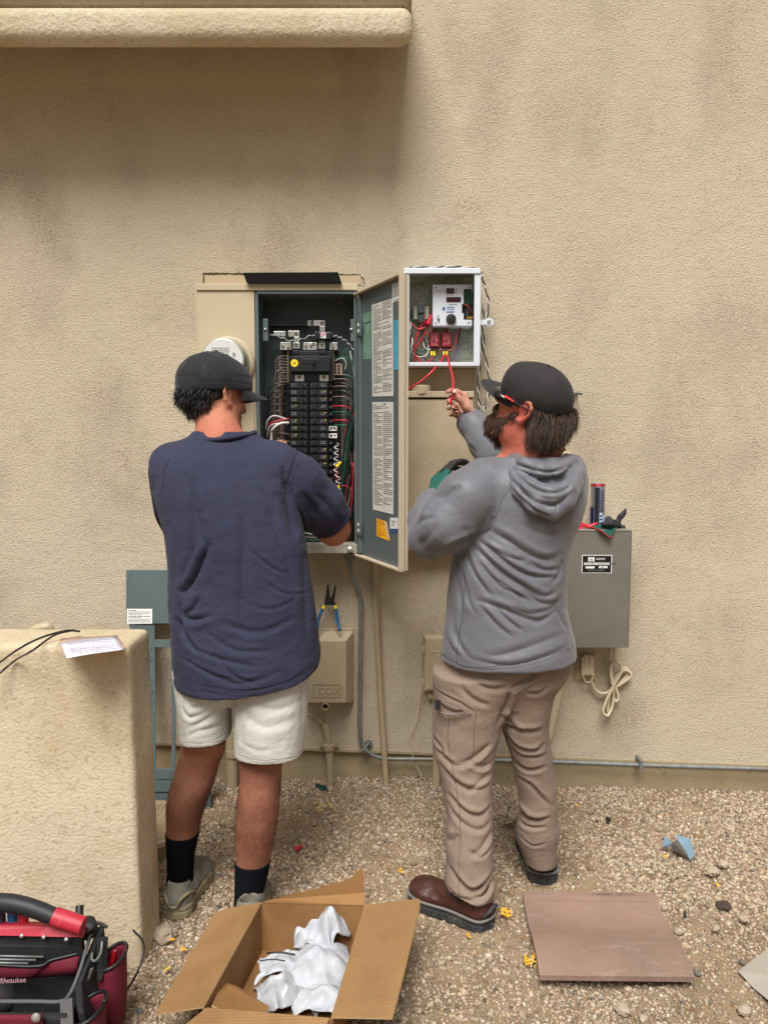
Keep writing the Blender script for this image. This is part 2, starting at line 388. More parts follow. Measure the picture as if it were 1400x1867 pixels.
# ---------------- building wall, ledge, garden wall ----------------
zl0 = P(560, 1366, 0).z; zl1 = P(1400, 1397, 0).z; xa = P(560, 1366, 0).x; xb = P(1400, 1397, 0).x
zf = lambda x: zl0 + (x - xa) * (zl1 - zl0) / (xb - xa)
XL, XR = -5.5, 5.5
mb = MB()
mb.hexa([(XL, 0, zf(XL)), (XR, 0, zf(XR)), (XR, 0.25, zf(XR)), (XL, 0.25, zf(XL)), (XL, 0, 4.2), (XR, 0, 4.2), (XR, 0.25, 4.2), (XL, 0.25, 4.2)], 0)
wall = mb.build('house_wall', [M_stucco], loc=(0, 0, 0)); tag(wall, 'large tan stucco house wall filling the background, streaked with faint brown stains', 'wall')
mb = MB(); mb.hexa([(XL, 0.018, -0.4), (XR, 0.018, -0.4), (XR, 0.25, -0.4), (XL, 0.25, -0.4), (XL, 0.018, zf(XL) + 0.02), (XR, 0.018, zf(XR) + 0.02), (XR, 0.25, zf(XR) + 0.02), (XL, 0.25, zf(XL) + 0.02)])
mb.build('foundation', [M_found], wall)
mb = MB(); mb.hexa([(XL, -0.006, zf(XL) - 0.004), (XR, -0.006, zf(XR) - 0.004), (XR, 0.01, zf(XR) - 0.004), (XL, 0.01, zf(XL) - 0.004), (XL, -0.006, zf(XL) + 0.006), (XR, -0.006, zf(XR) + 0.006), (XR, 0.01, zf(XR) + 0.006), (XL, 0.01, zf(XL) + 0.006)])
mb.build('weep_screed', [M_found], wall)

# ledge: rounded foam moulding, profile (offset from wall, z) swept round its right-hand corner
YL = -0.36
zb = P(600, 84, YL).z + .019; zt = P(600, 20, YL + 0.02).z
D0 = -YL; h2 = zt - zb; xe = P(752, 60, YL).x
prof = [(0.0, zb + 0.19), (D0 - .10, zb + 0.035), (D0 - .06, zb + 0.006)] + [(D0 - .045 + 0.045 * math.sin(a), zb + 0.041 - 0.045 * math.cos(a)) for a in np.linspace(0.1, math.pi / 2, 8)]
prof += [(D0 - 0.04 * (1 - math.cos(a)), zb + h2 * 0.72 + 0.045 * math.sin(a)) for a in np.linspace(0, math.pi / 2, 7)]
prof += [(D0 - .022 + 0.022 * (1 - math.cos(a)), zb + h2 * 0.72 + 0.050 + 0.030 * math.sin(a)) for a in np.linspace(0.2, math.pi / 2, 7)]
prof += [(D0 + .006, zb + h2 + 0.20), (0.0, zb + h2 + 0.24)]
n = len(prof); V = []; F = []; rc = 0.035
for x in (XL, -3.0, -1.5, -.6): V += [(x, -o, z) for o, z in prof]
for a in np.linspace(0, math.pi / 2, 7):      # corner turned with radius rc, then the return runs back to the wall
    for o, z in prof:
        ex_ = o - D0; k_ = min(1.0, o / (D0 - .06)); xc = xe - rc
        V.append((xc + (rc + ex_) * math.sin(a) if o > 0 else xc - .10, (-(D0 - rc) - (rc + ex_) * math.cos(a)) if o >= D0 - .11 else 0.0, z))
for o, z in prof: V.append((xe + (o - D0) if o >= D0 - .11 else xe - .11, 0.0, max(z, zb + .185)))
V = [(x, min(y, 0.01), z) for x, y, z in V]
k = len(V) // n
for i in range(k - 1):
    for j in range(n): F.append((i * n + j, i * n + (j + 1) % n, (i + 1) * n + (j + 1) % n, (i + 1) * n + j))
F.append(tuple(range(n)))
led = rawmesh('wall_ledge', V, F, M_ledge, loc=(-2, -0.1, zb), smooth=40)
tag(led, 'pale rounded stucco ledge moulding jutting from the wall at the top left', 'ledge')

# garden wall, lower left
YF0 = -1.14
a = P(222, 1180, YF0); zt_ = a.z; bx = G(250, 1756).x; tx = a.x
f = Field((-2.6, -1.22, -0.1), (bx + 0.06, -0.86, zt_ + 0.06), 0.008)
def fn(x, y, z):
    xr = tx + 0.015 + (bx - tx) * np.clip((zt_ - z) / zt_, 0, 1) - 0.012
    q1 = x - xr; q2 = np.abs(y + 1.045) - (0.095 - 0.018); q3 = z - (zt_ - 0.010)
    q1 = q1 + 0.0 * (y + z); o = np.sqrt(np.maximum(q1, 0) ** 2 + np.maximum(q2, 0) ** 2 + np.maximum(q3, 0) ** 2)
    return np.maximum(o + np.minimum(np.maximum(np.maximum(q1, q2), q3), 0) - 0.016, -z - 0.09)
f.add((fn, (-2.9, -1.2, -0.1), (bx + 0.05, -0.9, zt_ + 0.05)))
V, Q = f.mesh(); V = smoothmesh(V, Q, 1)
N = vnormals(V, Q); V = V + N * (vnoise(V, 9, 3) * 0.0014 + vnoise(V, 40, 4) * 0.0006)[:, None]
gw = rawmesh('garden_wall', V, Q, M_pony, smooth=180); tag(gw, 'low thick stucco garden wall with soft edges at the left, tool bag at its foot', 'low wall')

# ---------------- ground and gravel ----------------
gx = np.concatenate([np.linspace(-40, -2.6, 12), np.linspace(-2.5, 2.5, 260), np.linspace(2.6, 40, 12)])
gy = np.concatenate([np.linspace(-40, -3.3, 10), np.linspace(-3.2, 0.06, 170)])
X, Y = np.meshgrid(gx, gy, indexing='ij'); V = np.stack([X.ravel(), Y.ravel(), np.zeros(X.size)], 1)
def gz(V):
    near = np.clip(1.6 + V[:, 1], 0, 1.6) / 1.6
    return -0.006 + vnoise(V, (5, 5, 1), 1) * 0.007 + vnoise(V, (17, 17, 1), 2) * 0.004 - 0.018 * np.clip(V[:, 0], -1, 2) * near + 0.03 * np.exp(-((V[:, 0] - 0.05) / 0.25) ** 2 - ((V[:, 1] + 0.02) / 0.14) ** 2)
V[:, 2] = gz(V); ny = len(gy); I = np.arange(X.size).reshape(X.shape)
Q = np.stack([I[:-1, :-1].ravel(), I[1:, :-1].ravel(), I[1:, 1:].ravel(), I[:-1, 1:].ravel()], 1)
M_dirt = mat('dirt', S(150, 129, 103), 0.95, spec=0.1, var=[(6, 0.45, 0.7, S(118, 98, 76)), (60, 0.5, 0.7, S(156, 137, 112))], bump=[(120, 0.006, 5), (30, 0.006)])
g = rawmesh('ground', V, Q, M_dirt, smooth=180, loc=(0, 0, 0)); tag(g, kind='structure')

def ico():
    t = (1 + 5 ** .5) / 2; v = np.array([(-1, t, 0), (1, t, 0), (-1, -t, 0), (1, -t, 0), (0, -1, t), (0, 1, t), (0, -1, -t), (0, 1, -t), (t, 0, -1), (t, 0, 1), (-t, 0, -1), (-t, 0, 1)], float)
    v /= np.linalg.norm(v[0]); f = [(0, 11, 5), (0, 5, 1), (0, 1, 7), (0, 7, 10), (0, 10, 11), (1, 5, 9), (5, 11, 4), (11, 10, 2), (10, 7, 6), (7, 1, 8), (3, 9, 4), (3, 4, 2), (3, 2, 6), (3, 6, 8), (3, 8, 9), (4, 9, 5), (2, 4, 11), (6, 2, 10), (8, 6, 7), (9, 8, 1)]
    return v, np.array(f)
def subd(v, f):
    v = list(map(tuple, v)); c = {}; F = []
    def mid(a, b):
        k = (min(a, b), max(a, b))
        if k not in c: m = np.array(v[a]) + np.array(v[b]); m /= np.linalg.norm(m); v.append(tuple(m)); c[k] = len(v) - 1
        return c[k]
    for a, b, d in f: x, y, z = mid(a, b), mid(b, d), mid(d, a); F += [(a, x, z), (b, y, x), (d, z, y), (x, y, z)]
    return np.array(v), np.array(F)
I1 = ico(); I2 = subd(*I1)
PAL = np.array([S(205, 184, 156), S(190, 166, 136), S(208, 192, 168), S(176, 155, 130), S(198, 168, 142), S(214, 202, 182), S(152, 136, 114), S(176, 150, 132), S(160, 128, 96), S(200, 180, 156), S(128, 120, 108), S(110, 94, 78)])
PW_ = np.array([16, 16, 12, 12, 10, 5, 8, 8, 8, 12, 3, 2.0]); PW_ /= PW_.sum()
def pebbles(n, region, smin, smax, base, seed, dens=None):
    r = np.random.default_rng(seed); bv, bf = base
    x = r.uniform(region[0], region[1], n); y = r.uniform(region[2], region[3], n)
    if dens is not None:
        k = r.random(n) < dens(x, y); x, y = x[k], y[k]
    n = len(x); z = gz(np.stack([x, y, 0 * x], 1))
    sz = smin + (smax - smin) * r.random(n) ** 2.2
    var = []
    for k in range(24):
        q = bv * (1 + r.normal(0, 0.16, (len(bv), 1))); q = q * np.array([1, r.uniform(.65, 1), r.uniform(.5, .8)])
        a = r.uniform(-.5, .5, 2); 
        Rx = np.array([[1, 0, 0], [0, math.cos(a[0]), -math.sin(a[0])], [0, math.sin(a[0]), math.cos(a[0])]])
        var.append(q @ Rx.T)
    var = np.array(var)[r.integers(0, 24, n)]
    th = r.uniform(0, 2 * math.pi, n); c, s = np.cos(th), np.sin(th)
    VX = var[:, :, 0] * c[:, None] - var[:, :, 1] * s[:, None]; VY = var[:, :, 0] * s[:, None] + var[:, :, 1] * c[:, None]
    V = np.stack([VX * sz[:, None] + x[:, None], VY * sz[:, None] + y[:, None], var[:, :, 2] * sz[:, None] + (z + sz * 0.22)[:, None]], 2)
    F = (bf[None] + (np.arange(n) * len(bv))[:, None, None]).reshape(-1, 3)
    col = PAL[r.choice(len(PAL), n, p=PW_)] * r.uniform(0.52, 0.90, (n, 1))
    T = np.concatenate([np.repeat(col, len(bv), 0), np.ones((n * len(bv), 1))], 1)
    return V.reshape(-1, 3), F, T
def dens(x, y):
    v = vnoise(np.stack([x, y, 0 * x], 1), (3.2, 3.2, 1), 9) * 0.5 + 0.5
    d = np.clip((v - 0.12) * 4, 0.35, 1)
    for cx, cy, rx, ry, m in [(-0.42, -0.45, 0.22, 0.22, 0.25), (0.72, -0.28, 0.2, 0.14, 0.35), (0.85, -1.85, 0.6, 0.18, 0.45), (-0.1, -0.2, 0.25, 0.10, 0.5), (0.25, -1.2, 0.14, 0.1, 0.5)]:
        d = d * (1 - (1 - m) * np.exp(-((x - cx) / rx) ** 2 - ((y - cy) / ry) ** 2))
    return d
A = pebbles(70000, (-1.5, 2.0, -2.25, -0.9), 0.0035, 0.0080, I1, 11, dens)
B = pebbles(56000, (-1.5, 2.3, -0.9, 0.012), 0.0040, 0.0095, I1, 12, dens)
C_ = pebbles(500, (-1.5, 2.2, -2.25, 0.0), 0.008, 0.015, I2, 13, dens)
D_ = pebbles(30000, (-1.5, 2.2, -2.25, 0.012), 0.002, 0.004, I1, 14)
M_peb = mat('gravel_stone', (0.4, 0.3, 0.2), 0.88, spec=0.25, attr='tint', bump=[(220, 0.0015, 3)], var=[(150, 0.6, 0.85, S(226, 212, 186), 2)])
Vs, Fs, Ts, k = [], [], [], 0
for v, f_, t_ in (A, B, C_, D_): Vs.append(v); Fs.append(f_ + k); Ts.append(t_); k += len(v)
gr = rawmesh('gravel', np.concatenate(Vs), np.concatenate(Fs), M_peb, loc=(0, 0, 0), tint=np.concatenate(Ts)); tag(gr, kind='stuff')

# ---------------- main electrical panel ----------------
YF = -0.15; YB = -0.012
a = P(360, 1008, YF)
pan = thing('electrical_panel', (-0.4, -0.06, P(400, 1008, YF).z), 'large open beige electrical panel with round meter and rows of black breakers, door swung open', 'electrical panel')
mb = MB()   # housing: side, top, bottom walls and back
mb.pbox(361, 518, 366, 1006, YF + 0.004, YB); mb.pbox(463, 530, 468, 1006, YF + 0.002, YB)
mb.pbox(361, 1001, 650, 1006, YF + 0.006, YB)
mb.pbox(362, 519, 651, 529, YF + 0.003, YB); mb.pbox(649, 529, 653, 1006, YF + 0.005, YB)
mb.pbox(357, 517, 652, 529, YF - 0.012, YF - 0.001)
mb.build('housing', [M_beige], pan, bevel=0.0015)
mb = MB(); mb.pbox(361.5, 530, 465, 724.5, YF - 0.006, YF + 0.002); mb.build('meter_cover', [M_beige], pan, bevel=0.002)
mb = MB(); mb.pbox(361.5, 727, 465, 1003, YF - 0.006, YF + 0.002); mb.build('lower_cover', [M_beige], pan, bevel=0.002)
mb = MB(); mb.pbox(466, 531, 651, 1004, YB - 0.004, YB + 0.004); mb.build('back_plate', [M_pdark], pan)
mb = MB()   # inner grey lining with rolled edge
mb.pbox(468.3, 533, 474, 990, YF - 0.006, YB - 0.006); mb.pbox(646, 533, 648.8, 990, YF - 0.006, YB - 0.006)
mb.pbox(468.3, 530, 649, 536, YF - 0.007, YB - 0.006)
mb.build('lining', [M_pgrey], pan, bevel=0.001)
mb = MB(); mb.pbox(466, 992, 651, 1009, YF - 0.010, YF + 0.06); mb.build('sill', [mat('dusty_sill', S(150, 142, 128), 0.7, var=[(12, .4, .7, S(112, 104, 92))])], pan, bevel=0.002)
mb = MB()
c = P(638, 1002, YF - 0.014); mb.lathe([(0.012, 0), (0.012, 0.004), (0.008, 0.006), (0.008, 0.016), (0.003, 0.018)], c, (0, -1, 0), 12); mb.build('sill_bolt', [M_alu], pan, smooth=40)
mb = MB(); c = P(622, 548, YB - 0.006); mb.lathe([(0.016, 0), (0.016, 0.004), (0.006, 0.008), (0.006, 0.012), (0.001, 0.012)], c, (0, -1, 0), 16); mb.build('knockout_plug', [mat('plug_grey', S(70, 72, 74), .5)], pan, smooth=30)
# stripped stucco pocket above the panel
mb = MB()
mb.pbox(373, 502, 658, 519, -0.004, 0.02, 0)
pts = [P(370 + i * 4.5, 501 + random.uniform(-1.2, 1.2) - (2 if i < 40 else 0), -0.002) for i in range(65)]
mb.tube(pts, [random.uniform(0.0012, 0.0035) for _ in range(30)], 6, 1)  # shadow line along the pocket edge, put in as dark brown tubes
mb.tube([P(371, 501, -0.002), P(371.5, 508, -0.002), P(371, 518, -0.002)], [0.002, 0.003, 0.0015], 6, 1)
mb.tube([P(657, 503, -0.002), P(663, 508, -0.002), P(663, 522, -0.002)], [0.002, 0.002, 0.001], 6, 1)
pk = mb.build('cut_stucco_edge', [mat('backing', S(186, 166, 134), .8), mat('painted_shadow_line', S(84, 66, 50), .95)]); tag(pk, 'thin strip of exposed backing with a ragged stucco edge and painted shadow line above the open panel', 'wall patch')

# brackets
for x0, x1, y0, y1, sx in ((479, 489, 581, 622, 484), (639, 647, 582, 622, 640.5)):
    mb = MB(); mb.pbox(x0, y0, x1, y1, -0.118, -0.112); b_ = mb.build('bracket', [M_pgrey], pan, bevel=0.002)
    mb = MB(); c = P(sx, 601, -0.118); mb.lathe([(0.007, 0), (0.007, 0.002), (0.004, 0.006), (0.001, 0.007)], c, (0, -1, 0), 12); mb.build('screw', [M_alu], b_, smooth=40)
def silver(rects, Y, name='busbar', m=None, bolts=(), bev=0.001, Yb=None):
    mb = MB()
    for r_ in rects: mb.pbox(*r_, Y, Yb if Yb is not None else Y + 0.006)
    for bx_, by_ in bolts: mb.lathe([(0.006, 0.0), (0.006, 0.004), (0.003, 0.0042), (0.0028, 0.002)], P(bx_, by_, Y), (0, -1, 0), 12, 1)
    return mb.build(name, [m or M_alu, M_brass], pan, bevel=bev)
mb = MB(); mb.pbox(487, 584, 560, 594, -0.06, -0.02); mb.build('busbar_sleeve', [M_black], pan)
silver([(560.5, 584, 568, 594), (571, 584, 592.5, 594), (583, 594.3, 592.5, 628)], -0.075, bolts=[(587, 589)])
silver([(499, 604, 521, 613.5), (525.5, 603, 546, 613.7), (536.5, 614, 546, 626)], -0.078, bolts=[(540, 608.5)])
for r_, bl in (((511, 624, 531, 638), [(516, 632), (526, 634)]), ((534, 624.5, 546.5, 635.5), [(540, 629)]), ((553, 624.5, 578, 638), [(558, 632), (567, 631), (572, 627)]), ((581, 625, 593, 636), [(587, 629.5)]), ((601, 624.5, 615, 638), [(607, 634)])):
    silver([r_], -0.10, 'terminal_lug', bolts=bl, Yb=-0.06)
mb = MB(); mb.pbox(579, 605, 604, 618.5, -0.12, -0.06); mb.pbox(574, 604, 579.3, 619, -0.115, -0.07); mb.pbox(603.7, 607, 609, 617, -0.11, -0.07); ct = mb.build('current_sensor', [M_black], pan, bevel=0.003)
mb = MB(); mb.pbox(585, 606.5, 594, 616.5, -0.1212, -0.12, 0); mb.pbox(586.5, 607.5, 592.5, 611.5, -0.1216, -0.1213, 1); mb.pbox(586.5, 612.5, 589.5, 615, -0.1216, -0.1213, 2); mb.build('sensor_label', [M_wht, mat('pink', S(214, 90, 120), .6), M_blue], ct)
# chassis behind breakers
mb = MB(); mb.pbox(500, 638, 617, 975, -0.055, -0.02); mb.pbox(523, 638, 611, 700, -0.075, -0.0551); mb.build('breaker_chassis', [M_black], pan)
mb = MB()
for xx in (525, 608):
    mb = MB(); mb.pbox(xx - 1.5, 639, xx + 1.5, 698 if xx == 525 else 692, -0.086, -0.0752)
    for i in range(22 if xx == 525 else 20): mb.pbox(xx - 1.7, 640 + i * 2.6, xx + 1.9, 641.8 + i * 2.6, -0.089, -0.0753)
    mb.build('neutral_bar', [M_brass], pan)
# main breaker
mb = MB()
mb.pbox(529, 650, 602, 677, -0.125, -0.07); mb.pbox(535, 640, 596, 650.2, -0.112, -0.07); mb.pbox(597, 641, 607, 695, -0.10, -0.07); mb.pbox(529, 677.3, 606, 695, -0.09, -0.07)
mb.pbox(551, 654, 582, 663.5, -0.1265, -0.125); mb.pbox(534, 638.5, 545, 645, -0.116, -0.1121); mb.pbox(582, 638.5, 593, 645, -0.116, -0.1121)
mn = mb.build('main_breaker', [M_black2], pan, bevel=0.0015)
mb = MB(); mb.pbox(568, 654, 573.5, 663, -0.138, -0.126); mb.build('handle', [M_black], mn, bevel=0.001)
mb = MB(); c = P(537, 662, -0.1252); mb.lathe([(0.0145, 0), (0.0145, 0.0006)], c, (0, -1, 0), 24, 0)
st = [c + Vector((math.sin(i * math.pi / 5) * (0.006 if i % 2 == 0 else 0.0026), -0.001, math.cos(i * math.pi / 5) * (0.006 if i % 2 == 0 else 0.0026))) for i in range(10)]
mb.prism(st, (0, -0.0003, 0), 1); mb.build('sticker', [M_yellow, M_ink], mn)
for x0, x1 in ((537.5, 554.5), (582.5, 599)):
    mb = MB(); mb.pbox(x0, 683.5, x1, 695, -0.102, -0.09, 0); mb.lathe([(0.0075, 0), (0.0075, 0.002), (0.004, 0.0021)], P((x0 + x1) / 2, 687.5, -0.102), (0, -1, 0), 14, 1); mb.build('main_lug', [M_alu, M_brass], mn, bevel=0.001)
# branch breakers
def breaker(col, y, h, double, tandem_label=False):
    x0, x1 = (529, 562) if col == 0 else (564.5, 598)
    mb = MB(); Yb_ = -0.108
    mb.pbox(x0, y + 0.4, x1, y + h - 0.5, Yb_, -0.056, 0)
    mb.pbox(x0 + 1, y + 1.4, x1 - 1, y + h - 1.8, Yb_ - 0.004, Yb_ - 0.0001, 0)
    if col == 0: mb.pbox(x0 - 5, y + 2, x0 - 0.2, y + h - 3, -0.085, -0.056, 0)
    else: mb.pbox(x1 + 0.2, y + 2, x1 + 9, y + h - 3, -0.080, -0.056, 0); mb.lathe([(0.003, 0), (0.003, 0.002)], P(x1 + 5, y + h / 2, -0.080), (0, -1, 0), 8, 1)
    lx = x0 + 3 if col == 0 else x1 - 13
    rr = random.Random(int(y * 7 + col))
    for i in range(4):
        for j in range(2):
            if rr.random() < 0.8: mb.pbox(lx + i * 2.4, y + 3 + j * 3.2, lx + 1.5 + i * 2.4, y + 5 + j * 3.2, Yb_ - 0.0048, Yb_ - 0.0041, 2 if (i == 3 and j == 0 and rr.random() < .6) else 1)
    b_ = mb.build('circuit_breaker', [M_black2, M_galv, M_yellow], pan)
    mb = MB(); hx = x0 + 19 if col == 0 else x0 + 7
    mb.pbox(hx, y + 3, hx + 4.5, y + h - 3.6, Yb_ - 0.012, Yb_ - 0.0042, 0)
    if double: mb.pbox(hx + 0.8, y + h - 4, hx + 3.6, y + h + 4.5, Yb_ - 0.011, Yb_ - 0.006, 0)
    mb.pbox(hx + (7 if col == 0 else -3.5), y + 5, hx + (8 if col == 0 else -2.6), y + 7, Yb_ - 0.0048, Yb_ - 0.0041, 1)
    mb.build('breaker_handle', [M_black, M_galv], b_, bevel=0.0006)
    if tandem_label:
        mb = MB(); mb.pbox(599.5, y + 2, 614.5, y + 10.5, -0.0825, -0.0805, 0); mb.pbox(602, y + 4, 606, y + 8.5, -0.083, -0.0826, 1); mb.pbox(608.5, y + 4.5, 612, y + 7.5, -0.083, -0.0826, 1); mb.build('circuit_tag', [M_wht, M_ink], b_)
for i in range(20):
    y = 696 + 13.15 * i
    for c_ in (0, 1): breaker(c_, y, 13.15, i < 6 and i % 2 == 0, c_ == 1 and i in (6, 7))
# wiring inside the panel: every conductor its own part
def wire(pts, r, m, Y=-0.10, par=None, name='wire', sm=5):
    q = [P(p[0], p[1], p[2] if len(p) > 2 else Y) for p in pts]
    return MB().tube(q, r, 6, 0, sm).build(name, [m], par or pan, smooth=180)
R_ = random.Random(5)
for i in range(11):   # grey-brown conductors looping from the left neutral bar
    y = 650 + i * 5.2; xx = 503 + (i % 5) * 3.2 + R_.uniform(-2, 2)
    wire([(525, y, -.085), (512 + R_.uniform(-3, 3), y - 1 + R_.uniform(-1, 1), -.10), (xx, y + 9, -.095), (xx - 1 + R_.uniform(-2, 2), y + 60, -.08), (xx + 4 * math.sin(i), 790, -.075), (xx + R_.uniform(-4, 4), 980, -.06)], 0.0022, M_wirebrown)
for y, xl in ((699, 489), (713, 487), (724, 490), (737, 488), (749, 492)):
    wire([(529, y + 3, -.09), (512, y, -.11), (495, y + 5, -.11), (xl, y + 22, -.10), (xl + 1, 800, -.09), (xl + 3, 985, -.06)], 0.0032, M_wireblack)
wire([(486, 785, -.09), (488, 768, -.11), (500, 758, -.115), (525, 765, -.10)], 0.0033, M_wirewhite)
wire([(487, 776, -.10), (500, 769, -.115), (528, 763, -.10)], 0.0026, M_red)
wire([(495, 900, -.08), (495, 800, -.10), (498, 782, -.115), (512, 772, -.115), (527, 771, -.10)], 0.0055, M_wirewhite)
wire([(487, 798, -.09), (492, 778, -.11), (505, 772, -.112), (526, 773, -.10)], 0.0024, M_wirewhite)
for i in range(4): wire([(528, 792 + i * 13, -.09), (512, 790 + i * 13, -.10), (500 + i * 3, 802 + i * 13, -.09), (498 + i * 3, 980, -.06)], 0.0022, M_wirebrown)
for i, y in enumerate((700, 714)): wire([(606, y, -.08), (622, y - 2, -.10), (638, y + 6, -.105), (645, y + 22, -.10), (643, 860, -.08), (641, 985, -.07)], 0.0038, M_wireblack)
for i, (y, m) in enumerate(((741, M_red), (752, M_green), (767, M_red), (758, M_wireblack), (731, M_wireblack), (705, M_wirebrown), (692, M_wirebrown), (684, M_wirebrown), (724, M_wirebrown), (776, M_green))):
    e = 644 - (i * 7) % 18
    wire([(606, y, -.085), (620, y - 1, -.105), (634, y + 2, -.105), (e, y + 22, -.095), (e + R_.uniform(-6, 2), 860 + R_.uniform(-30, 30), -.075), (640 - R_.uniform(0, 22), 985, -.06)], 0.0024, m)
wire([(611, 655, -.085), (622, 650, -.10), (632, 655, -.11), (632, 668, -.10), (628, 690, -.08)], 0.0022, M_green)
wire([(611, 658, -.085), (624, 653, -.105), (631, 662, -.105), (629, 675, -.10)], 0.0018, M_wirewhite)
wire([(636, 648, -.10), (644, 665, -.105), (648, 680, -.10), (644, 688, -.10), (634, 684, -.10)], 0.0022, M_green)
wire([(646, 632, -.10), (634, 636, -.10), (624, 645, -.10), (622, 655, -.09)], 0.0024, M_green)
wire([(638, 640, -.10), (642, 660, -.10), (647, 700, -.08), (640, 760, -.06)], 0.002, M_wirewhite)
for s_ in (0, 1):  # black and white twisted pair across the top
    pts = [(492 + i * 3.1, 608 + 14 * math.exp(-((i - 14) / 9) ** 2) + 1.6 * math.sin(i * 1.3 + s_ * 3.14), -0.107 + 0.004 * math.cos(i * 1.3 + s_ * 3.14)) for i in range(28)]
    wire(pts, 0.0015, [M_wirewhite, M_wireblack][s_], sm=2)
    pts = [(607 + i * 1.6, 612 + i * i * 0.045 + 1.6 * math.sin(i * 1.2 + s_ * 3.14), -0.112 + 0.004 * math.cos(i * 1.2 + s_ * 3.14)) for i in range(26)]
    wire(pts, 0.0015, [M_wirewhite, M_wireblack][s_], sm=2)
wire([(647, 722, -.115), (643, 740, -.12), (632, 790, -.125), (624, 850, -.125), (618, 925, -.12), (616, 975, -.08)], 0.0050, M_wireblack)
wire([(650, 735, -.105), (645, 760, -.115), (638, 810, -.118), (630, 870, -.118), (622, 940, -.10)], 0.0050, M_wireblack)
wire([(643, 760, -.11), (634, 800, -.125), (627, 860, -.128), (620, 920, -.12)], 0.0020, M_green)
pts = [(614 + 4.2 * math.sin(i * 1.25) + (4 if i > 28 else 0) - 0.05 * i + (i - 28) * 0.1 * (i > 28), 808 + i * 2.05, -0.125 - 0.008 * math.cos(i * 1.25)) for i in range(48)]
wire(pts, 0.0018, M_wirewhite, name='coiled_wire', sm=3)
mb = MB(); mb.tube([P(614, 851, -.13), P(622, 842, -.13)], [0.007, 0.004], 8); mb.build('wire_nut', [M_yellow], pan, smooth=50)
mb = MB(); mb.tube([P(617, 885, -.13), P(619, 896, -.13)], [0.005, 0.003], 8); mb.build('wire_nut', [M_yellow], pan, smooth=50)
wire([(606, 895, -.11), (617, 888, -.125), (630, 886, -.12), (640, 895, -.10), (644, 915, -.08)], 0.0022, M_red)
wire([(613, 855, -.12), (614, 870, -.125), (613, 890, -.12)], 0.0016, M_red)
for i in range(12):
    m = [M_wirebrown, M_wireblack, M_green, M_wirebrown, M_wireblack, M_red][i % 6]; x = 626 + (i * 5) % 20
    wire([(x, 770 + i * 7, -.075), (x + R_.uniform(-5, 5), 850, -.085 - .002 * i), (x + R_.uniform(-9, 9), 920, -.09), (630 + R_.uniform(-12, 12), 980, -.07)], R_.uniform(.0018, .0028), m)
for i in range(8):    # bundle lying along the bottom
    m = [M_wirewhite, M_red, M_wireblack, M_green, M_wirebrown, M_wireblack, M_wirewhite, M_green][i]; y = 997 - i * 4
    wire([(520, y - 12, -.10), (548, y - 4, -.12 + i * .005), (575, y + 1 + R_.uniform(-2, 1), -.12 + i * .005), (600, y - 3, -.11), (620 + R_.uniform(-6, 10), y - 14, -.10), (634, y - 40, -.09)], 0.0028, m)
mb = MB(); mb.pbox(613, 663, 624, 682, -0.09, -0.05, 0)
for j in range(3): mb.pbox(615, 665 + j * 6, 620, 669 + j * 6, -0.0915, -0.09, 1)
mb.build('terminal_strip', [mat('terminal_tan', S(150, 124, 108), .6), M_black], pan)

# meter
mc = P(408, 662, YF - 0.006)
mt = thing('electric_meter', mc, 'round glass-fronted electric meter on the beige cover behind the blue-shirted man', 'electric meter')
mt['label'] = 'round glass-fronted utility meter on the beige panel cover, behind the first black cap'
mb = MB(); c = P(418, 662, YF - 0.006); rr = RW(47, c)
mb.lathe([(rr * .9, -0.001), (rr, 0.002), (rr * 1.0, 0.018), (rr * .93, 0.024), (rr * .86, 0.024)], c, (0, -1, 0), 48); mb.build('meter_ring', [M_beige], mt, smooth=40)
rg = rr * 0.84
mb = MB(); mb.lathe([(rg, 0.02), (rg, 0.10), (rg * .96, 0.118), (rg * .9, 0.122)], c, (0, -1, 0), 48); mb.build('meter_body', [mat('meter_can', S(178, 176, 160), .25, metal=.35)], mt, smooth=40)
mb = MB(); mb.lathe([(rg * .89, 0.1215), (rg * .89, 0.1235)], c, (0, -1, 0), 48, 0)
fc = c + Vector((0, -0.124, 0)); mb.box(fc + Vector((-0.012, 0, -0.004)), fc + Vector((0.03, 0.0004, 0.014)), 1)
mb.lines(fc + Vector((-0.04, -0.0004, 0.045)), (1, 0, 0), (0, 0, 1), 0.07, 0.028, 4, 2, 3)
mb.lines(fc + Vector((-0.045, -0.0004, -0.01)), (1, 0, 0), (0, 0, 1), 0.09, 0.03, 5, 2, 5)
mb.box(fc + Vector((0.038, -.0003, .012)), fc + Vector((0.048, 0.0002, .026)), 2)
mb.build('meter_face', [mat('face_white', S(214, 216, 210), .25, coat=.5), mat('lcd', S(150, 158, 140), .3), mat('print_grey', S(140, 142, 140), .7)], mt)

# black channel resting on top
mb = MB()
q = [P(443, 497, YF - 0.034), P(616, 496, YF - 0.034), P(623, 515.5, YF - 0.030), P(450, 515.5, YF - 0.030)]
mb.slab(q[3], q[2], q[1], q[0], (0, 0.004, 0)); q2 = [q[3] + Vector((0, .004, 0)), q[2] + Vector((0, .004, 0)), q[2] + Vector((-.004, .06, 0.002)), q[3] + Vector((0, .06, 0.002))]
mb.slab(*q2, (0, 0, 0.003))
o = mb.build('metal_trim_strip', [mat('gloss_black', S(18, 18, 20), .5, spec=.2)], bevel=0.0008); tag(o, 'black metal trim strip resting on top of the open beige panel', 'metal strip')

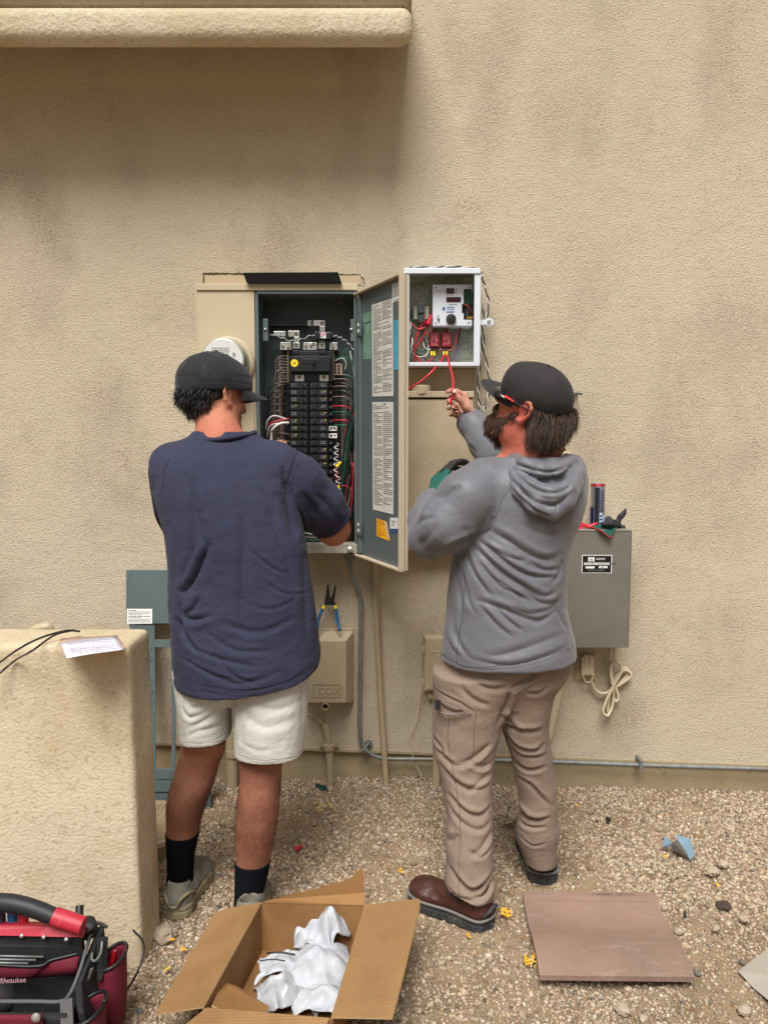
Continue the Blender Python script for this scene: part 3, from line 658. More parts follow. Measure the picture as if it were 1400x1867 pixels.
# door
H0 = P(653, 534, YF); H1 = P(653, 1010, YF); YD = -0.525
zt_d = P(737, 507, YD).z; zb_d = P(736, 1042, YD).z; HX = H0.x; FX = P(738, 800, YD).x
zt_d = (zt_d + P(654, 533, YF).z) / 2; zb_d = (zb_d + P(654, 1010, YF).z) / 2
dv = Vector((FX - HX, YD - YF, 0)); dl = dv.length; du = dv / dl; dn = Vector((-du.y, du.x, 0))
if dn.x > 0: dn = -dn      # inner face looks to the left
door = thing('panel_door', (HX, YF, zb_d), 'open panel door seen from inside, grey with long instruction labels, between the two men', 'panel door')
O = Vector((HX, YF, 0))
def DP(px, py, off=0.0):
    p = PP(px, py, O + dn * off, dn); return p
def dq(mb, pts, off, t, m=0):
    q = [DP(x, y, off) for x, y in pts]; mb.prism([q[3], q[2], q[1], q[0]], dn * t, m)
e = lambda s, z, o_=0: O + du * (s * dl) + dn * o_ + Vector((0, 0, z))
mb = MB(); mb.prism([e(0.01, zb_d), e(1, zb_d), e(1, zt_d), e(0.01, zt_d)], dn * -0.002)
mb.build('door_sheet', [M_pgrey], door)
mb = MB()
mb.prism([e(0.985, zb_d), e(1.004, zb_d), e(1.004, zt_d), e(0.985, zt_d)], dn * 0.022)
mb.prism([e(0.0, zb_d - 0.003), e(1.004, zb_d - 0.003), e(1.004, zb_d + .004), e(0, zb_d + .004)], dn * 0.02)
mb.prism([e(0.0, zt_d - 0.001), e(1.004, zt_d - 0.001), e(1.004, zt_d + .005), e(0, zt_d + .005)], dn * 0.02)
mb.prism([e(0.0, zb_d, -0.0025), e(1.012, zb_d, -0.0025), e(1.012, zt_d, -0.0025), e(0, zt_d, -0.0025)], dn * -0.008)
mb.build('door_rim', [mat('door_cream', S(190, 175, 150), .5)], door, bevel=0.001)
mb = MB(); mb.prism([e(0.02, zb_d + .01, .0005), e(0.10, zb_d + .01, .0005), e(0.10, zt_d - .01, .0005), e(0.02, zt_d - .01, .0005)], dn * 0.012); mb.build('door_flange', [M_pgrey], door, bevel=0.002)
for ya in (598, 962):
    mb = MB(); q = [(651, ya - 14), (659, ya - 13), (659, ya + 14), (651, ya + 13)]; dq(mb, q, 0.0135, 0.004); hg = mb.build('hinge', [M_pgrey], door)
    mb = MB()
    for k in (-6, 5): dq(mb, [(652, ya + k - 3), (655, ya + k - 3), (655, ya + k + 3), (652, ya + k + 3)], 0.0178, 0.001)
    mb.build('hinge_slot', [M_paper], hg)
def label(pts, name, mats, rows, cols=1, seed=1, fill=.5, head=None, parent=None):
    mb = MB(); dq(mb, pts, 0.0003, 0.0006, 0); a_, b_, c_, d_ = [DP(x, y, 0.0015) for x, y in pts]
    u = (b_ - a_); v = (a_ - d_); L = u.length
    mb.lines(a_ + u * .04 - v * .02, du, v, du.dot(u) * .92, v.length * .95, rows, 1, seed, fill, cols)
    return mb.build(name, mats, parent or door)
label([(678, 556), (716, 544), (717, 722), (679, 723)], 'instruction_label', [M_paper, M_ink2], 46, 2, 1, .45)
label([(679, 733), (717, 733), (717, 938), (680, 929)], 'instruction_label', [M_paper, M_ink2], 52, 2, 2, .45)
label([(715, 519), (733, 512), (733, 545), (716, 552)], 'white_label', [M_wht, M_ink], 9, 1, 3, .4)
label([(662, 572), (677, 567), (677, 655), (662, 655)], 'green_label', [mat('pale_green_card', S(112, 150, 128), .7, var=[(20, .4, .7, S(84, 118, 98))]), M_ink], 1, 1, 4, .03)
label([(718, 585), (733, 581), (733, 671), (719, 674)], 'cyan_label', [mat('cyan_card', S(84, 190, 224), .6, var=[(14, .45, .7, S(58, 164, 202))]), M_ink], 26, 1, 5, .2)
o = label([(687, 945), (704, 951), (711, 987), (687, 977)], 'yellow_label', [mat('amber_card', S(250, 186, 20), .6), mat('amber_print', S(200, 110, 10), .7)], 12, 1, 6, .4)
mb = MB(); dq(mb, [(701, 951), (705, 952), (710, 985), (706, 978)], 0.004, 0.001); mb.build('label_curl', [mat('label_back', S(224, 190, 150), .7)], o)
o = label([(711, 944), (731, 944), (731, 964), (711, 964)], 'signed_label', [M_wht, M_ink], 1, 1, 7, .03)
mb = MB(); dq(mb, [(711, 964.3), (731, 964.3), (731, 972), (712, 971)], 0.0003, .0006, 0); q0 = DP(714, 958, .0016); mb.text('27', q0, du, (0, 0, 1), 0.022, 1); mb.build('date_strip', [mat('date_blue', S(52, 80, 130), .6), M_ink], o)

# second, closed beige panel
cab = thing('meter_cabinet', (P(790, 1003, -.10).x, -.05, P(790, 1003, -.10).z), 'closed beige utility cabinet below the white controller box, right of the open door', 'utility cabinet')
mb = MB(); mb.pbox(700, 672, 868, 1003, -0.040, 0.0); mb.pbox(700, 727.5, 862, 1003.5, -0.098, -0.0401); mb.build('cabinet_body', [M_beige2], cab, bevel=0.003)
mb = MB(); mb.pbox(700, 713, 864, 724.5, -0.108, -0.0401); mb.build('cabinet_lip', [M_beige2], cab, bevel=0.002)
mb = MB(); mb.pbox(704, 729, 859, 998, -0.1020, -0.0981, 0); mb.pbox(755, 838, 770, 853, -0.1028, -0.1021, 0); mb.pbox(758.5, 841.5, 766.5, 849.5, -0.1036, -0.1029, 0); mb.build('cabinet_cover', [M_beige2], cab, bevel=0.001)
mb = MB(); mb.lathe([(0.038, 0), (0.038, 0.03), (0.034, 0.034), (0.02, 0.034)], P(768, 713, -0.075) + Vector((0, 0, -.012)), (0, 0, 1), 24); mb.build('hub_cap', [M_beige2], cab, smooth=40)

# white controller box
YW = -0.14
wb = thing('controller_box', (P(805, 667, YW).x, -.07, P(805, 667, YW).z), 'open white controller enclosure with digital display and red wires, high on the wall', 'control box')
mb = MB()
mb.pbox(737, 498, 741.5, 667, YW + .002, -0.006); mb.pbox(872.5, 498, 875.5, 667, YW + .002, -.006); mb.pbox(737, 488.5, 875.5, 491, YW + .002, -.006); mb.pbox(741, 664.5, 873, 667, YW + .002, -.006)
mb.build('enclosure', [M_white], wb, bevel=0.001)
mb = MB(); mb.pbox(736, 489, 876, 498.5, YW - .008, YW + .0015); mb.pbox(864, 499, 875.7, 667, YW - .003, YW + .0015); mb.pbox(737, 499, 746, 667, YW - .003, YW + .0015); mb.pbox(746.3, 660.5, 863.7, 667.3, YW - .002, YW + .0015); mb.build('box_rim', [M_white], wb, bevel=0.0015)
mb = MB(); mb.pbox(738, 492, 874, 666, -.014, -.0065, 0)
for xx in (760, 846, 853):
    for yy in (530, 550, 604, 624, 637, 655): mb.pbox(xx - 1, yy - 1, xx + 1, yy + 1, -.0146, -.0141, 1)
mb.pbox(826, 590, 840, 657, -.0155, -.0141, 2); mb.lines(P(748, 515, -.0145), (1, 0, 0), (0, 0, 1), .06, .02, 4, 1, 9, .3)
mb.build('mounting_plate', [mat('zinc_plate', S(150, 152, 136), .45, metal=.55, var=[(14, .4, .65, S(118, 128, 100)), (60, .5, .7, S(170, 172, 160))]), M_ink, M_galv], wb)
mb = MB(); Yc = -.085
out = [(789, 519), (860, 519), (860, 527), (845, 527), (845, 554), (842, 554), (842, 571), (845, 571), (845, 583), (860, 583), (860, 593.5), (789, 593.5)]
mb.prism([P(x, y, Yc) for x, y in out][::-1], (0, .0018, 0), 0)
mb.pbox(789, 593, 860, 595, Yc + .002, -.016, 0); mb.pbox(788.7, 519, 789.6, 593, Yc + .002, -.016, 0)
for x, y in ((794.5, 524), (855, 524), (794, 589), (854, 588.5)): mb.lathe([(.0035, 0), (.003, .0015)], P(x, y, Yc), (0, -1, 0), 10, 1)
ctl = mb.build('controller_module', [M_white, M_galv], wb)
mb = MB(); mb.pbox(813.5, 525.5, 828, 535.5, Yc - .0012, Yc - .0002); mb.build('small_display', [mat('display_red', S(58, 8, 12), .2)], ctl)
mb = MB(); mb.pbox(813.5, 541.5, 840, 551, Yc - .0012, Yc - .0002); mb.build('long_display', [mat('display_red2', S(58, 8, 12), .2)], ctl)
mb = MB(); pr = P(796, 532, Yc - .0006); mb.text('MODEL 300', pr, (1, 0, 0), (0, 0, 1), .0068, 0); M_prs = mat('print_slate', S(110, 112, 120), .7); mb.build('model_name', [M_prs], ctl); mb = MB()
for (x, y, ww, hh, rw) in ((830, 526, .016, .022, 3), (813, 537, .03, .004, 1), (817, 554, .036, .006, 2), (813, 569, .028, .004, 1), (796, 575, .012, .010, 2)): mb.lines(P(x, y, Yc - .0006), (1, 0, 0), (0, 0, 1), ww, hh, rw, 0, int(x), .5)
mb.build('fine_print', [M_prs], ctl); mb = MB()
for y in (560, 564, 568): mb.lines(P(814, y - 1, Yc - .0006), (1, 0, 0), (0, 0, 1), .032, .005, 1, 1, y, .8)
c = P(810, 563, Yc - .0006); 
for a_ in (0, 1, 2):
    r_ = Matrix.Rotation(rad(a_ * 62 - 62), 3, 'Y'); mb.add([c + r_ @ Vector(p) + Vector((0, -.0002 * a_, 0)) for p in ((-.011, 0, 0), (-.002, 0, -.0045), (.004, 0, 0), (-.002, 0, .0045))], [(0, 1, 2, 3)], 1)
mb.build('logo', [M_prs, mat('logo_blue', S(44, 84, 140), .6)], ctl)
mb = MB(); mb.lathe([(.0195, 0), (.0195, .008), (.017, .016), (.013, .017)], P(822, 582, Yc), (0, -1, 0), 28); mb.build('dial_knob', [M_black], ctl, smooth=40)
mb = MB(); mb.lathe([(.006, 0), (.006, .002), (.0035, .003), (.0035, .010)], P(799, 582, Yc), (0, -1, 0), 12); mb.build('toggle_switch', [M_galv], ctl, smooth=40)
mb = MB(); mb.pbox(846.5, 527, 857.5, 554.5, -.07, -.03, 0)
for i in range(9): mb.pbox(848, 529 + i * 2.8, 851, 530.6 + i * 2.8, -.0715, -.0701, 1); mb.pbox(853.5, 529 + i * 2.8, 856.5, 530.6 + i * 2.8, -.0715, -.0701, 1)
mb.build('terminal_block', [M_green, mat('dark_slot', S(10, 46, 36), .6)], ctl)
mb = MB(); mb.pbox(843, 556, 862, 583, -.05, -.02, 0)
for i in range(5): mb.pbox(849, 557 + i * 4, 853.5, 559.6 + i * 4, -.052, -.0501, 1)
mb.pbox(851, 577, 862, 581, -.056, -.0501, 2); mb.build('relay_board', [M_black, M_galv, mat('fuse_amber', S(196, 160, 50), .4)], ctl)
mb = MB(); mb.pbox(754, 558, 782, 582, -.045, -.0145, 0); pl = mb.build('outlet_socket', [mat('ivory', S(206, 204, 180), .5)], wb, bevel=.002)
mb = MB(); mb.pbox(761, 553, 774.5, 571, -.075, -.0455); mb.pbox(762, 571.2, 773.5, 588, -.07, -.0455); mb.build('outlet_plug', [mat('slate_plastic', S(62, 66, 72), .5)], wb, bevel=.003)
M_relay = mat('relay_red', S(140, 22, 28), .3)
for x0 in (783, 805.3):
    mb = MB(); mb.pbox(x0, 605, x0 + 18, 632, -.055, -.0145, 0); mb.pbox(x0 + 6, 602, x0 + 12, 605.3, -.03, -.0145, 0); mb.pbox(x0 + 1, 632.3, x0 + 17, 636, -.045, -.0145, 1)
    mb.lines(P(x0 + 3, 607, -.0556), (1, 0, 0), (0, 0, 1), .027, .05, 9, 2, int(x0), .4, 2)
    mb.build('relay_module', [M_relay, M_black, mat('pink_print', S(206, 140, 146), .6)], wb, bevel=.001)
W = lambda pts, r, m, **k: wire(pts, r, m, -.05, wb, **k)
W([(783, 575, -.06), (779, 600, -.07), (766, 622, -.06), (756, 640, -.06), (755, 655, -.06), (762, 663, -.06)], .0036, M_red)
W([(775, 585, -.06), (765, 600, -.065), (757, 625, -.07), (756, 645, -.07), (770, 662, -.07), (780, 660, -.07), (789, 652, -.07)], .0036, M_red)
W([(750, 588, -.06), (762, 600, -.07), (775, 596, -.07), (785, 585, -.08)], .0034, M_red)
W([(768, 588, -.06), (772, 592, -.07), (778, 588, -.08), (783, 578, -.08)], .005, mat('dark_red', S(120, 16, 28), .4))
mb = MB(); mb.tube([P(781, 591, -.09), P(786, 575, -.09)], [.011, .007], 10); mb.build('red_connector', [M_red], wb, smooth=50)
W([(746, 560, -.05), (752, 585, -.05), (762, 600, -.05), (775, 620, -.05), (783, 632, -.05)], .0024, M_green)
W([(746, 633, -.04), (758, 638, -.05), (772, 640, -.05), (788, 634, -.04)], .0026, M_green)
W([(746, 636, -.04), (760, 645, -.05), (776, 655, -.05), (782, 660, -.04)], .0028, M_wireblack)
W([(746, 640, -.05), (762, 650, -.05), (776, 648, -.055), (781, 635, -.05), (774, 610, -.05), (764, 605, -.04)], .0022, M_wirewhite)
W([(771, 622, -.05), (774, 634, -.055), (780, 637, -.05), (787, 637, -.05)], .0024, M_wirewhite)
W([(746, 560, -.045), (755, 590, -.05), (770, 604, -.05), (782, 625, -.05)], .0026, M_wireblack)
W([(838, 597, -.05), (832, 615, -.055), (830, 630, -.055), (822, 638, -.05), (810, 638, -.045), (790, 636, -.04)], .0034, mat('rust_wire', S(176, 74, 54), .4))
W([(840, 597, -.045), (834, 618, -.05), (831, 630, -.05), (820, 641, -.045)], .003, M_wireblack)
W([(843, 556, -.075), (852, 557, -.08), (858, 566, -.08), (863, 572, -.07)], .0022, mat('rust_wire2', S(176, 60, 46), .4))
for s_ in (0, 1):
    W([(741.5 + i * 0.55 + 1.6 * math.sin(i * 1.1 + s_ * math.pi), 542 + i * 5, -.13 + .003 * math.cos(i * 1.1 + s_ * math.pi)) for i in range(22)], .0026, [M_wireblack, M_wirewhite][s_], sm=2)
for x in (786, 791, 809, 814.5):
    mb = MB(); mb.tube([P(x, 634, -.05), P(x, 641, -.055)], .0035, 8, 0); mb.tube([P(x, 641, -.055), P(x + (1 if x < 800 else 0), 648, -.06)], .0042, 8, 1); mb.build('crimp_connector', [M_black, M_yellow], wb, smooth=40)
mb = MB(); c = P(868, 587, YW - .012)   # door latch tag on the right
a_ = P(874, 583, YW + .02); b_ = P(902, 592, YW + .02)
mb.box((a_.x, YW + .018, b_.z), (b_.x - .006, YW + .022, a_.z), 0); cc = P(891, 587, YW + .018)
mb.lathe([(.0155, 0), (.0155, .004)], cc + Vector((0, .0035, 0)), (0, -1, 0), 20, 0); mb.pbox(888, 584, 895, 586, YW + .0135, YW + .0144, 1); mb.pbox(887, 588.5, 894, 590, YW + .0135, YW + .0144, 1)
mb.build('latch_tag', [M_white, M_galv], wb)

# red leads hanging from the relays
o = MB().tube([P(810, 647, -.06), P(806, 655, -.09), P(790, 675, -.15), P(770, 693, -.16), P(750, 706, -.16), P(744, 710, -.155)], .0042, 8, 0, 6).build('red_wire', [M_red], smooth=180)
tag(o, 'short red wire running down left from the white box to the cabinet top', 'wire', 'red leads')
HY = -0.36
o = MB().tube([P(815, 647, -.06), P(817, 655, -.10), P(821, 672, -.2), P(825, 690, -.30), P(826, 706, HY), P(825, 722, HY), P(820, 737, HY)], .0042, 8, 0, 6).tube([P(820, 737, HY), P(818.3, 743.5, HY)], .0026, 8, 1).build('red_wire', [M_red, M_paper], smooth=180)
tag(o, 'red wire with a stripped end held between the bearded man\'s fingers', 'wire', 'red leads')
# twisted pair hanging beside the box
for k, path in enumerate(([(878, 507), (886, 530), (891, 560), (884, 585), (880, 600), (883, 640), (890, 680), (893, 705), (887, 730), (881, 752), (880, 775)], [(881, 560), (879, 590), (878, 620), (876, 650), (872, 690), (872, 720), (875, 745), (880, 765)], [(742, 490), (760, 487), (790, 489), (820, 486.5), (850, 488.5), (872, 492), (880, 507)])):
    pts = catmull([P(x, y, -.075 if k < 2 else -.10) for x, y in path], 10); mb = MB()
    for s_ in (0, 1):
        q = []
        for i, p in enumerate(pts):
            a_ = i * 0.62 + s_ * math.pi; q.append(p + Vector((math.cos(a_) * .0032, math.sin(a_) * .0032, 0)) if k < 2 else p + Vector((0, math.sin(a_) * .0030, math.cos(a_) * .0030)))
        mb.tube(q, .0028, 6, s_)
    o = mb.build('twisted_wire', [mat('pair_white', S(196, 192, 180), .5), mat('pair_dark', S(58, 56, 56), .5)], smooth=180)
    tag(o, ['black and white twisted wire hanging in a long loop beside the white box', 'black and white twisted wire hanging straight against the edge of the beige cabinet', 'black and white twisted wire lying along the top of the white box'][k], 'twisted wire', 'twisted wires round the controller box')

# ---------------- transformer box and what stands on it ----------------
YT = -0.15
tb = thing('transformer_box', (P(1070, 1180, YT).x, -.075, P(1070, 1180, YT).z), 'grey metal power transformer box with a black nameplate, behind the bearded man', 'transformer box')
M_tgrey = mat('transformer_grey', S(128, 124, 116), .4, metal=.3, var=[(4, .45, .7, S(118, 112, 104)), (90, .78, .80, S(170, 168, 164), 2)], bump=[(150, .0002)])
mb = MB(); mb.pbox(990, 967, 1148, 1181, YT, -.002); mb.pbox(1147.4, 968, 1148.6, 1181, YT - .003, YT - .0001); mb.build('case', [M_tgrey], tb, bevel=.0025)
mb = MB(); mb.pbox(990, 965.5, 1149, 968.5, YT - .002, -.01); mb.build('lid', [mat('lid_grey', S(160, 158, 150), .35, metal=.5)], tb, bevel=.001)
mb = MB()
mb.pbox(1060, 1012, 1115, 1045, YT - .0012, YT - .0002, 0); mb.pbox(1061.5, 1013.3, 1113.5, 1043.7, YT - .002, YT - .0013, 1)
mb.pbox(1064, 1025.5, 1111, 1030, YT - .0026, YT - .0021, 0); mb.pbox(1067, 1032.5, 1083.5, 1036.3, YT - .0026, YT - .0021, 0); mb.pbox(1091, 1032, 1107, 1035.8, YT - .0026, YT - .0021, 0)
mb.pbox(1071.5, 1016, 1083.5, 1023.5, YT - .0026, YT - .0021, 0)
mb.text('POWER TRANSFORMER', P(1064.8, 1029.4, YT - .003), (1, 0, 0), (0, 0, 1), .0118, 2); mb.text('L&L', P(1073, 1021.8, YT - .003), (1, 0, 0), (0, 0, 1), .011, 2)
mb.lines(P(1086, 1017, YT - .0026), (1, 0, 0), (0, 0, 1), .038, .010, 2, 0, 4, .5); mb.lines(P(1070, 1038, YT - .0026), (1, 0, 0), (0, 0, 1), .07, .009, 2, 3, 5, .4)
mb.lines(P(1095, 1033, YT - .0032), (1, 0, 0), (0, 0, 1), .02, .005, 1, 2, 6, .6)
mb.build('nameplate', [M_wht, mat('plate_black', S(18, 18, 18), .35), M_ink, M_galv], tb)
zt0 = P(1070, 965.5, YT).z
can = thing('drink_can', (P(1089, 955, -.10).x, -.09, zt0), 'tall silver and blue drink can standing on the grey transformer box', 'drink can')
cc = Vector((P(1089, 955, -.10).x, -.09, zt0 + .0005)); hc = P(1089, 881, -.09).z - zt0
mb = MB(); mb.lathe([(.022, 0), (.0285, .006), (.0285, hc - .012), (.026, hc - .006)], cc, (0, 0, 1), 40, 0)
n_ = 40; k0 = len(mb.f)
o = mb.build('can_body', [mat('can_silver', S(176, 178, 186), .22, metal=.85), mat('can_blue', S(18, 28, 92), .3, metal=.4), mat('can_white', S(190, 210, 232), .5), mat('can_print', S(44, 54, 96), .5), mat('can_dark', S(66, 70, 88), .25, metal=.7)], can, smooth=40)
def curved(mb, a0, a1, z0, z1, m, r=.0288, n=6):
    V = []; 
    for i in range(n + 1):
        a_ = rad(a0 + (a1 - a0) * i / n); V += [cc + Vector((math.sin(a_) * r, -math.cos(a_) * r, z0)), cc + Vector((math.sin(a_) * r, -math.cos(a_) * r, z1))]
    mb.add(V, [(2 * i, 2 * i + 2, 2 * i + 3, 2 * i + 1) for i in range(n)], m)
mb = MB(); curved(mb, -88, -45, .0, hc * .47, 1); curved(mb, -35, 0, .01, hc - .016, 4); curved(mb, 2, 28, .012, .062, 2, .0291); curved(mb, 32, 70, .02, .052, 2, .0291)
for i in range(16): curved(mb, 2, 60 - (i * 17) % 20, hc - .03 - i * .0062, hc - .0275 - i * .0062, 3, .0290)
for i in range(3): curved(mb, 4, 26, .018 + i * .014, .025 + i * .014, 3, .0293)
mb.build('can_print', [M_alu, o.data.materials[1], o.data.materials[2], o.data.materials[3], o.data.materials[4]], can, smooth=60)
mb = MB(); mb.lathe([(.0268, hc - .009), (.0288, hc - .0115), (.0262, hc - .003)], cc, (0, 0, 1), 40, 0); mb.build('red_band', [mat('can_red', S(176, 34, 54), .35, metal=.4)], can, smooth=40)
mb = MB(); mb.lathe([(.0262, hc - .004), (.0268, hc), (.0245, hc), (.0235, hc - .004), (.002, hc - .004)], cc, (0, 0, 1), 40, 0); mb.build('can_lid', [M_alu], can, smooth=40)
for k, (x, y, rot) in enumerate(((1058, 957, 80), (1069, 961, -18), (1081, 957, 25))):
    c = P(x, y, -.12); d = Vector((math.cos(rad(rot)), 0, math.sin(rad(rot)))); c = Vector((c.x, -.12, zt0 + (.016 if k == 0 else .010 if k == 1 else .014)))
    mb = MB(); mb.tube([c - d * .019, c - d * .004, c + d * .012, c + d * .019], [.0095, .0085, .005, .003], 10); o = mb.build('wire_connector', [mat('conn_red%d' % k, S(214, 36, 60), .4)], smooth=50)
    tag(o, ['upright red wire connector at the left, on top of the grey transformer box', 'red wire connector lying in front of the can, on the grey transformer box', 'small red wire connector by the glove cuff and can, on the grey box'][k], 'wire connector', 'red wire connectors on the transformer box')
# work glove lying on the box
gl = thing('work_glove', (P(1110, 965, -.12).x, -.12, zt0), 'black and green work glove lying over the top edge of the grey transformer box', 'glove')
M_rub = mat('glove_rubber', S(34, 35, 38), .7, bump=[(200, .0008)]); M_gkn = mat('glove_green', S(14, 78, 66), .85, bump=[(300, .0008)])
f = Field((P(1070, 0, -.15).x, -.21, zt0 - .08), (P(1170, 0, -.12).x, -.05, zt0 + .12), .0025)
def cp(x, y, Y): return P(x, y, Y)
for pts, r_ in (([(1098, 958, -.12), (1112, 954, -.12), (1126, 956, -.11)], (.014, .017, .013)), ([(1124, 953, -.11), (1131, 942, -.11), (1141, 931, -.11)], (.0105, .0105, .0095)), ([(1128, 961, -.10), (1142, 963, -.10), (1156, 967, -.10)], (.009, .0095, .0095)), ([(1146, 964, -.10), (1150, 974, -.11), (1151, 981, -.115)], (.008, .008, .007)), ([(1098, 951, -.09), (1108, 946, -.09), (1118, 951, -.10)], (.009, .010, .009)), ([(1100, 956, -.15), (1112, 955, -.16), (1122, 957, -.15)], (.009, .010, .008))):
    q = [P(*p) for p in pts]
    for i in range(len(q) - 1): f.add(cone(q[i], q[i + 1], r_[i], r_[i + 1]), .006)
V, Q = f.mesh(); V = smoothmesh(V, Q, 1); N = vnormals(V, Q); V += N * (vnoise(V, 90, 3) * .0012)[:, None]; rawmesh('glove_palm', V, Q, M_rub, gl, smooth=180)
mb = MB(); q = [P(1076, 961, -.13), P(1092, 966, -.165), P(1102, 973, -.17), P(1112, 981, -.172), P(1119, 970, -.165), P(1126, 957, -.15), P(1110, 954, -.14), P(1090, 957, -.13)]
mb.prism(q, (0, .006, .001)); mb.build('glove_cuff', [M_gkn], gl, bevel=.002)
mb = MB(); mb.tube([q[0], q[1], q[2], q[3]], .0028, 6, 0, 4); mb.tube([q[3], q[3] + (q[4] - q[3]) * .35], .0026, 6, 0); mb.build('cuff_edge', [mat('cuff_red', S(150, 36, 36), .8)], gl, smooth=180)
# ---------------- outlet, cord, pipes, small boxes ----------------
o = MB().pbox(1047, 1190, 1088, 1243, -.006, .0).pbox(1051, 1194, 1084, 1239, -.012, -.0061).build('outlet_cover', [M_beige2], bevel=.002); tag(o, 'beige outlet cover plate on the wall just below the grey transformer box', 'outlet cover')
pg = thing('power_plug', (P(1071, 1240, -.03).x, -.03, P(1071, 1240, -.03).z), 'cream adapter plug with its cord coiled in loops below the grey transformer box', 'plug and cord')
M_cord = mat('cream_cord', S(205, 190, 160), .45)
mb = MB(); mb.pbox(1060, 1198, 1083, 1232, -.05, -.0125); mb.build('plug_body', [M_cord], pg, bevel=.006)
mb = MB(); mb.pbox(1066, 1201, 1069, 1228, -.054, -.0501); mb.pbox(1074, 1201, 1077, 1228, -.054, -.0501); mb.pbox(1065, 1195, 1079, 1198, -.045, -.02); mb.build('plug_ribs', [M_cord], pg, bevel=.001)
mb = MB(); q = [P(1060, 1228, -.045), P(1083, 1228, -.045), P(1076, 1243, -.045), P(1067, 1243, -.045)]
mb.tube([q[0], (q[0] + q[3]) / 2, q[3], q[2], (q[1] + q[2]) / 2, q[1]], .0032, 6, 0, 3); mb.build('plug_guard', [M_cord], pg, smooth=180)
cr = lambda pts, y=-.03: MB().tube([P(a, b, c[0] if c else y) for a, b, *c in pts], .0062, 8, 0, 7).build('cord', [M_cord], pg, smooth=180)
cr([(1077, 1242, -.035), (1083, 1255), (1092, 1263), (1102, 1264), (1112, 1258), (1122, 1240), (1132, 1226), (1141, 1222), (1150, 1230), (1143, 1239), (1130, 1248), (1118, 1255)])
cr([(1112, 1181, -.02), (1112, 1200), (1114, 1225), (1118, 1245), (1124, 1260), (1127, 1272), (1122, 1279), (1118, 1270), (1117, 1252, -.045), (1113, 1230, -.045), (1114, 1212, -.045), (1121, 1207, -.045), (1131, 1212, -.045), (1131, 1226, -.045), (1122, 1243, -.045), (1112, 1262, -.045), (1103, 1282, -.045), (1099, 1298, -.045), (1104, 1305, -.045)])
cr([(1104, 1305, -.045), (1108, 1304, -.04), (1115, 1290), (1118, 1270), (1118, 1250), (1122, 1235, -.02), (1133, 1219, -.02), (1143, 1219, -.02), (1144, 1230, -.02), (1132, 1243, -.02), (1117, 1256, -.02), (1109, 1278, -.02), (1107, 1300, -.02)])
o = MB().tube([P(1050, 717, .01), P(1050, 717, -.05), P(1061.5, 717, -.055)], .0068, 10).build('metal_stub', [M_galv], smooth=60); tag(o, 'short grey metal stub sticking out of the wall behind the bearded man\'s cap', 'metal stub')
mb = MB(); mb.lathe([(.04, 0), (.04, .03), (.032, .045), (.015, .05)], P(1028, 842, 0), (0, -1, 0), 24); o = mb.build('wall_vent_knob', [M_cord], smooth=50); tag(o, 'round cream wall cap peeking out above the grey hood and shoulder', 'wall cap')
def pipe(name, pts, wpx, m, lab, cat, extra=None, sm=6, group=None):
    q = [P(*p) for p in pts]; r_ = RW(wpx, q[0]) / 2
    mb = MB().tube(q, r_, 16, 0, sm)
    if extra:
        root = thing(name, tuple(q[-1]), lab, cat, group); mb.build('pipe_run', [m], root, smooth=60); extra(root)
    else: root = tag(mb.build(name, [m], smooth=60), lab, cat, group)
    return root
def ex(root):
    mb = MB(); c = P(672, 1353, -.03); mb.lathe([(.017, 0), (.017, .003), (.007, .004), (.006, .012), (.002, .013)], P(672, 1356, -.012), (0, -1, 0), 16); mb.tube([P(661, 1368, -.045), P(666, 1362, -.04), P(672, 1356, -.022)], .006, 8, 0, 4); mb.build('pipe_strap', [M_galv], root, smooth=50)
    mb = MB(); mb.pbox(1166, 1387, 1172, 1404, -.062, -.0); mb.build('pipe_clamp', [M_galv], root, bevel=.001)
    mb = MB(); mb.tube([P(638, 1009, -.08), P(638, 1022, -.08)], .020, 12); mb.build('pipe_fitting', [M_galv], root, smooth=50)
pipe('steel_conduit', [(638, 1008, -.08), (638.5, 1032, -.075), (644, 1056, -.06), (654, 1078, -.045), (657, 1100, -.04), (657, 1200, -.04), (656, 1290, -.04), (656.5, 1335, -.04), (662, 1360, -.04), (678, 1376, -.04), (705, 1383, -.04), (760, 1384, -.04), (900, 1386, -.04), (1010, 1389, -.04), (1200, 1396, -.04), (1400, 1402, -.04), (1600, 1409, -.04)], 8, M_galv, 'galvanised steel conduit running down from the open panel and along the wall base', 'conduit', ex)
pipe('painted_pipe', [(684, 1000, -.03), (684, 1040, -.03), (686, 1120, -.03), (690, 1200, -.032), (695, 1290, -.04), (701, 1380, -.055), (706, 1470, -.07), (707, 1490, -.07)], 11, M_pipe, 'thin beige painted pipe leaning down the wall right of the steel conduit', 'pipe')
pipe('painted_pipe', [(423, 1330, -.05), (423, 1400, -.05), (424, 1475, -.06), (424, 1490, -.06)], 23, M_pipe, 'thick beige pipe rising from the gravel, seen between the shorts-wearing man\'s legs', 'pipe', lambda r_: MB().tube([P(424, 1366, -.05), P(424, 1378, -.05)], .031, 16).build('pipe_collar', [M_pipe], r_, smooth=50))
pipe('painted_pipe', [(1034, 1190, -.03), (1024, 1230, -.03), (1010, 1300, -.03), (990, 1370, -.03), (960, 1430, -.04), (950, 1470, -.05)], 17, M_beige2, 'slanting beige pipe behind the tan trousers, below the transformer box', 'pipe')
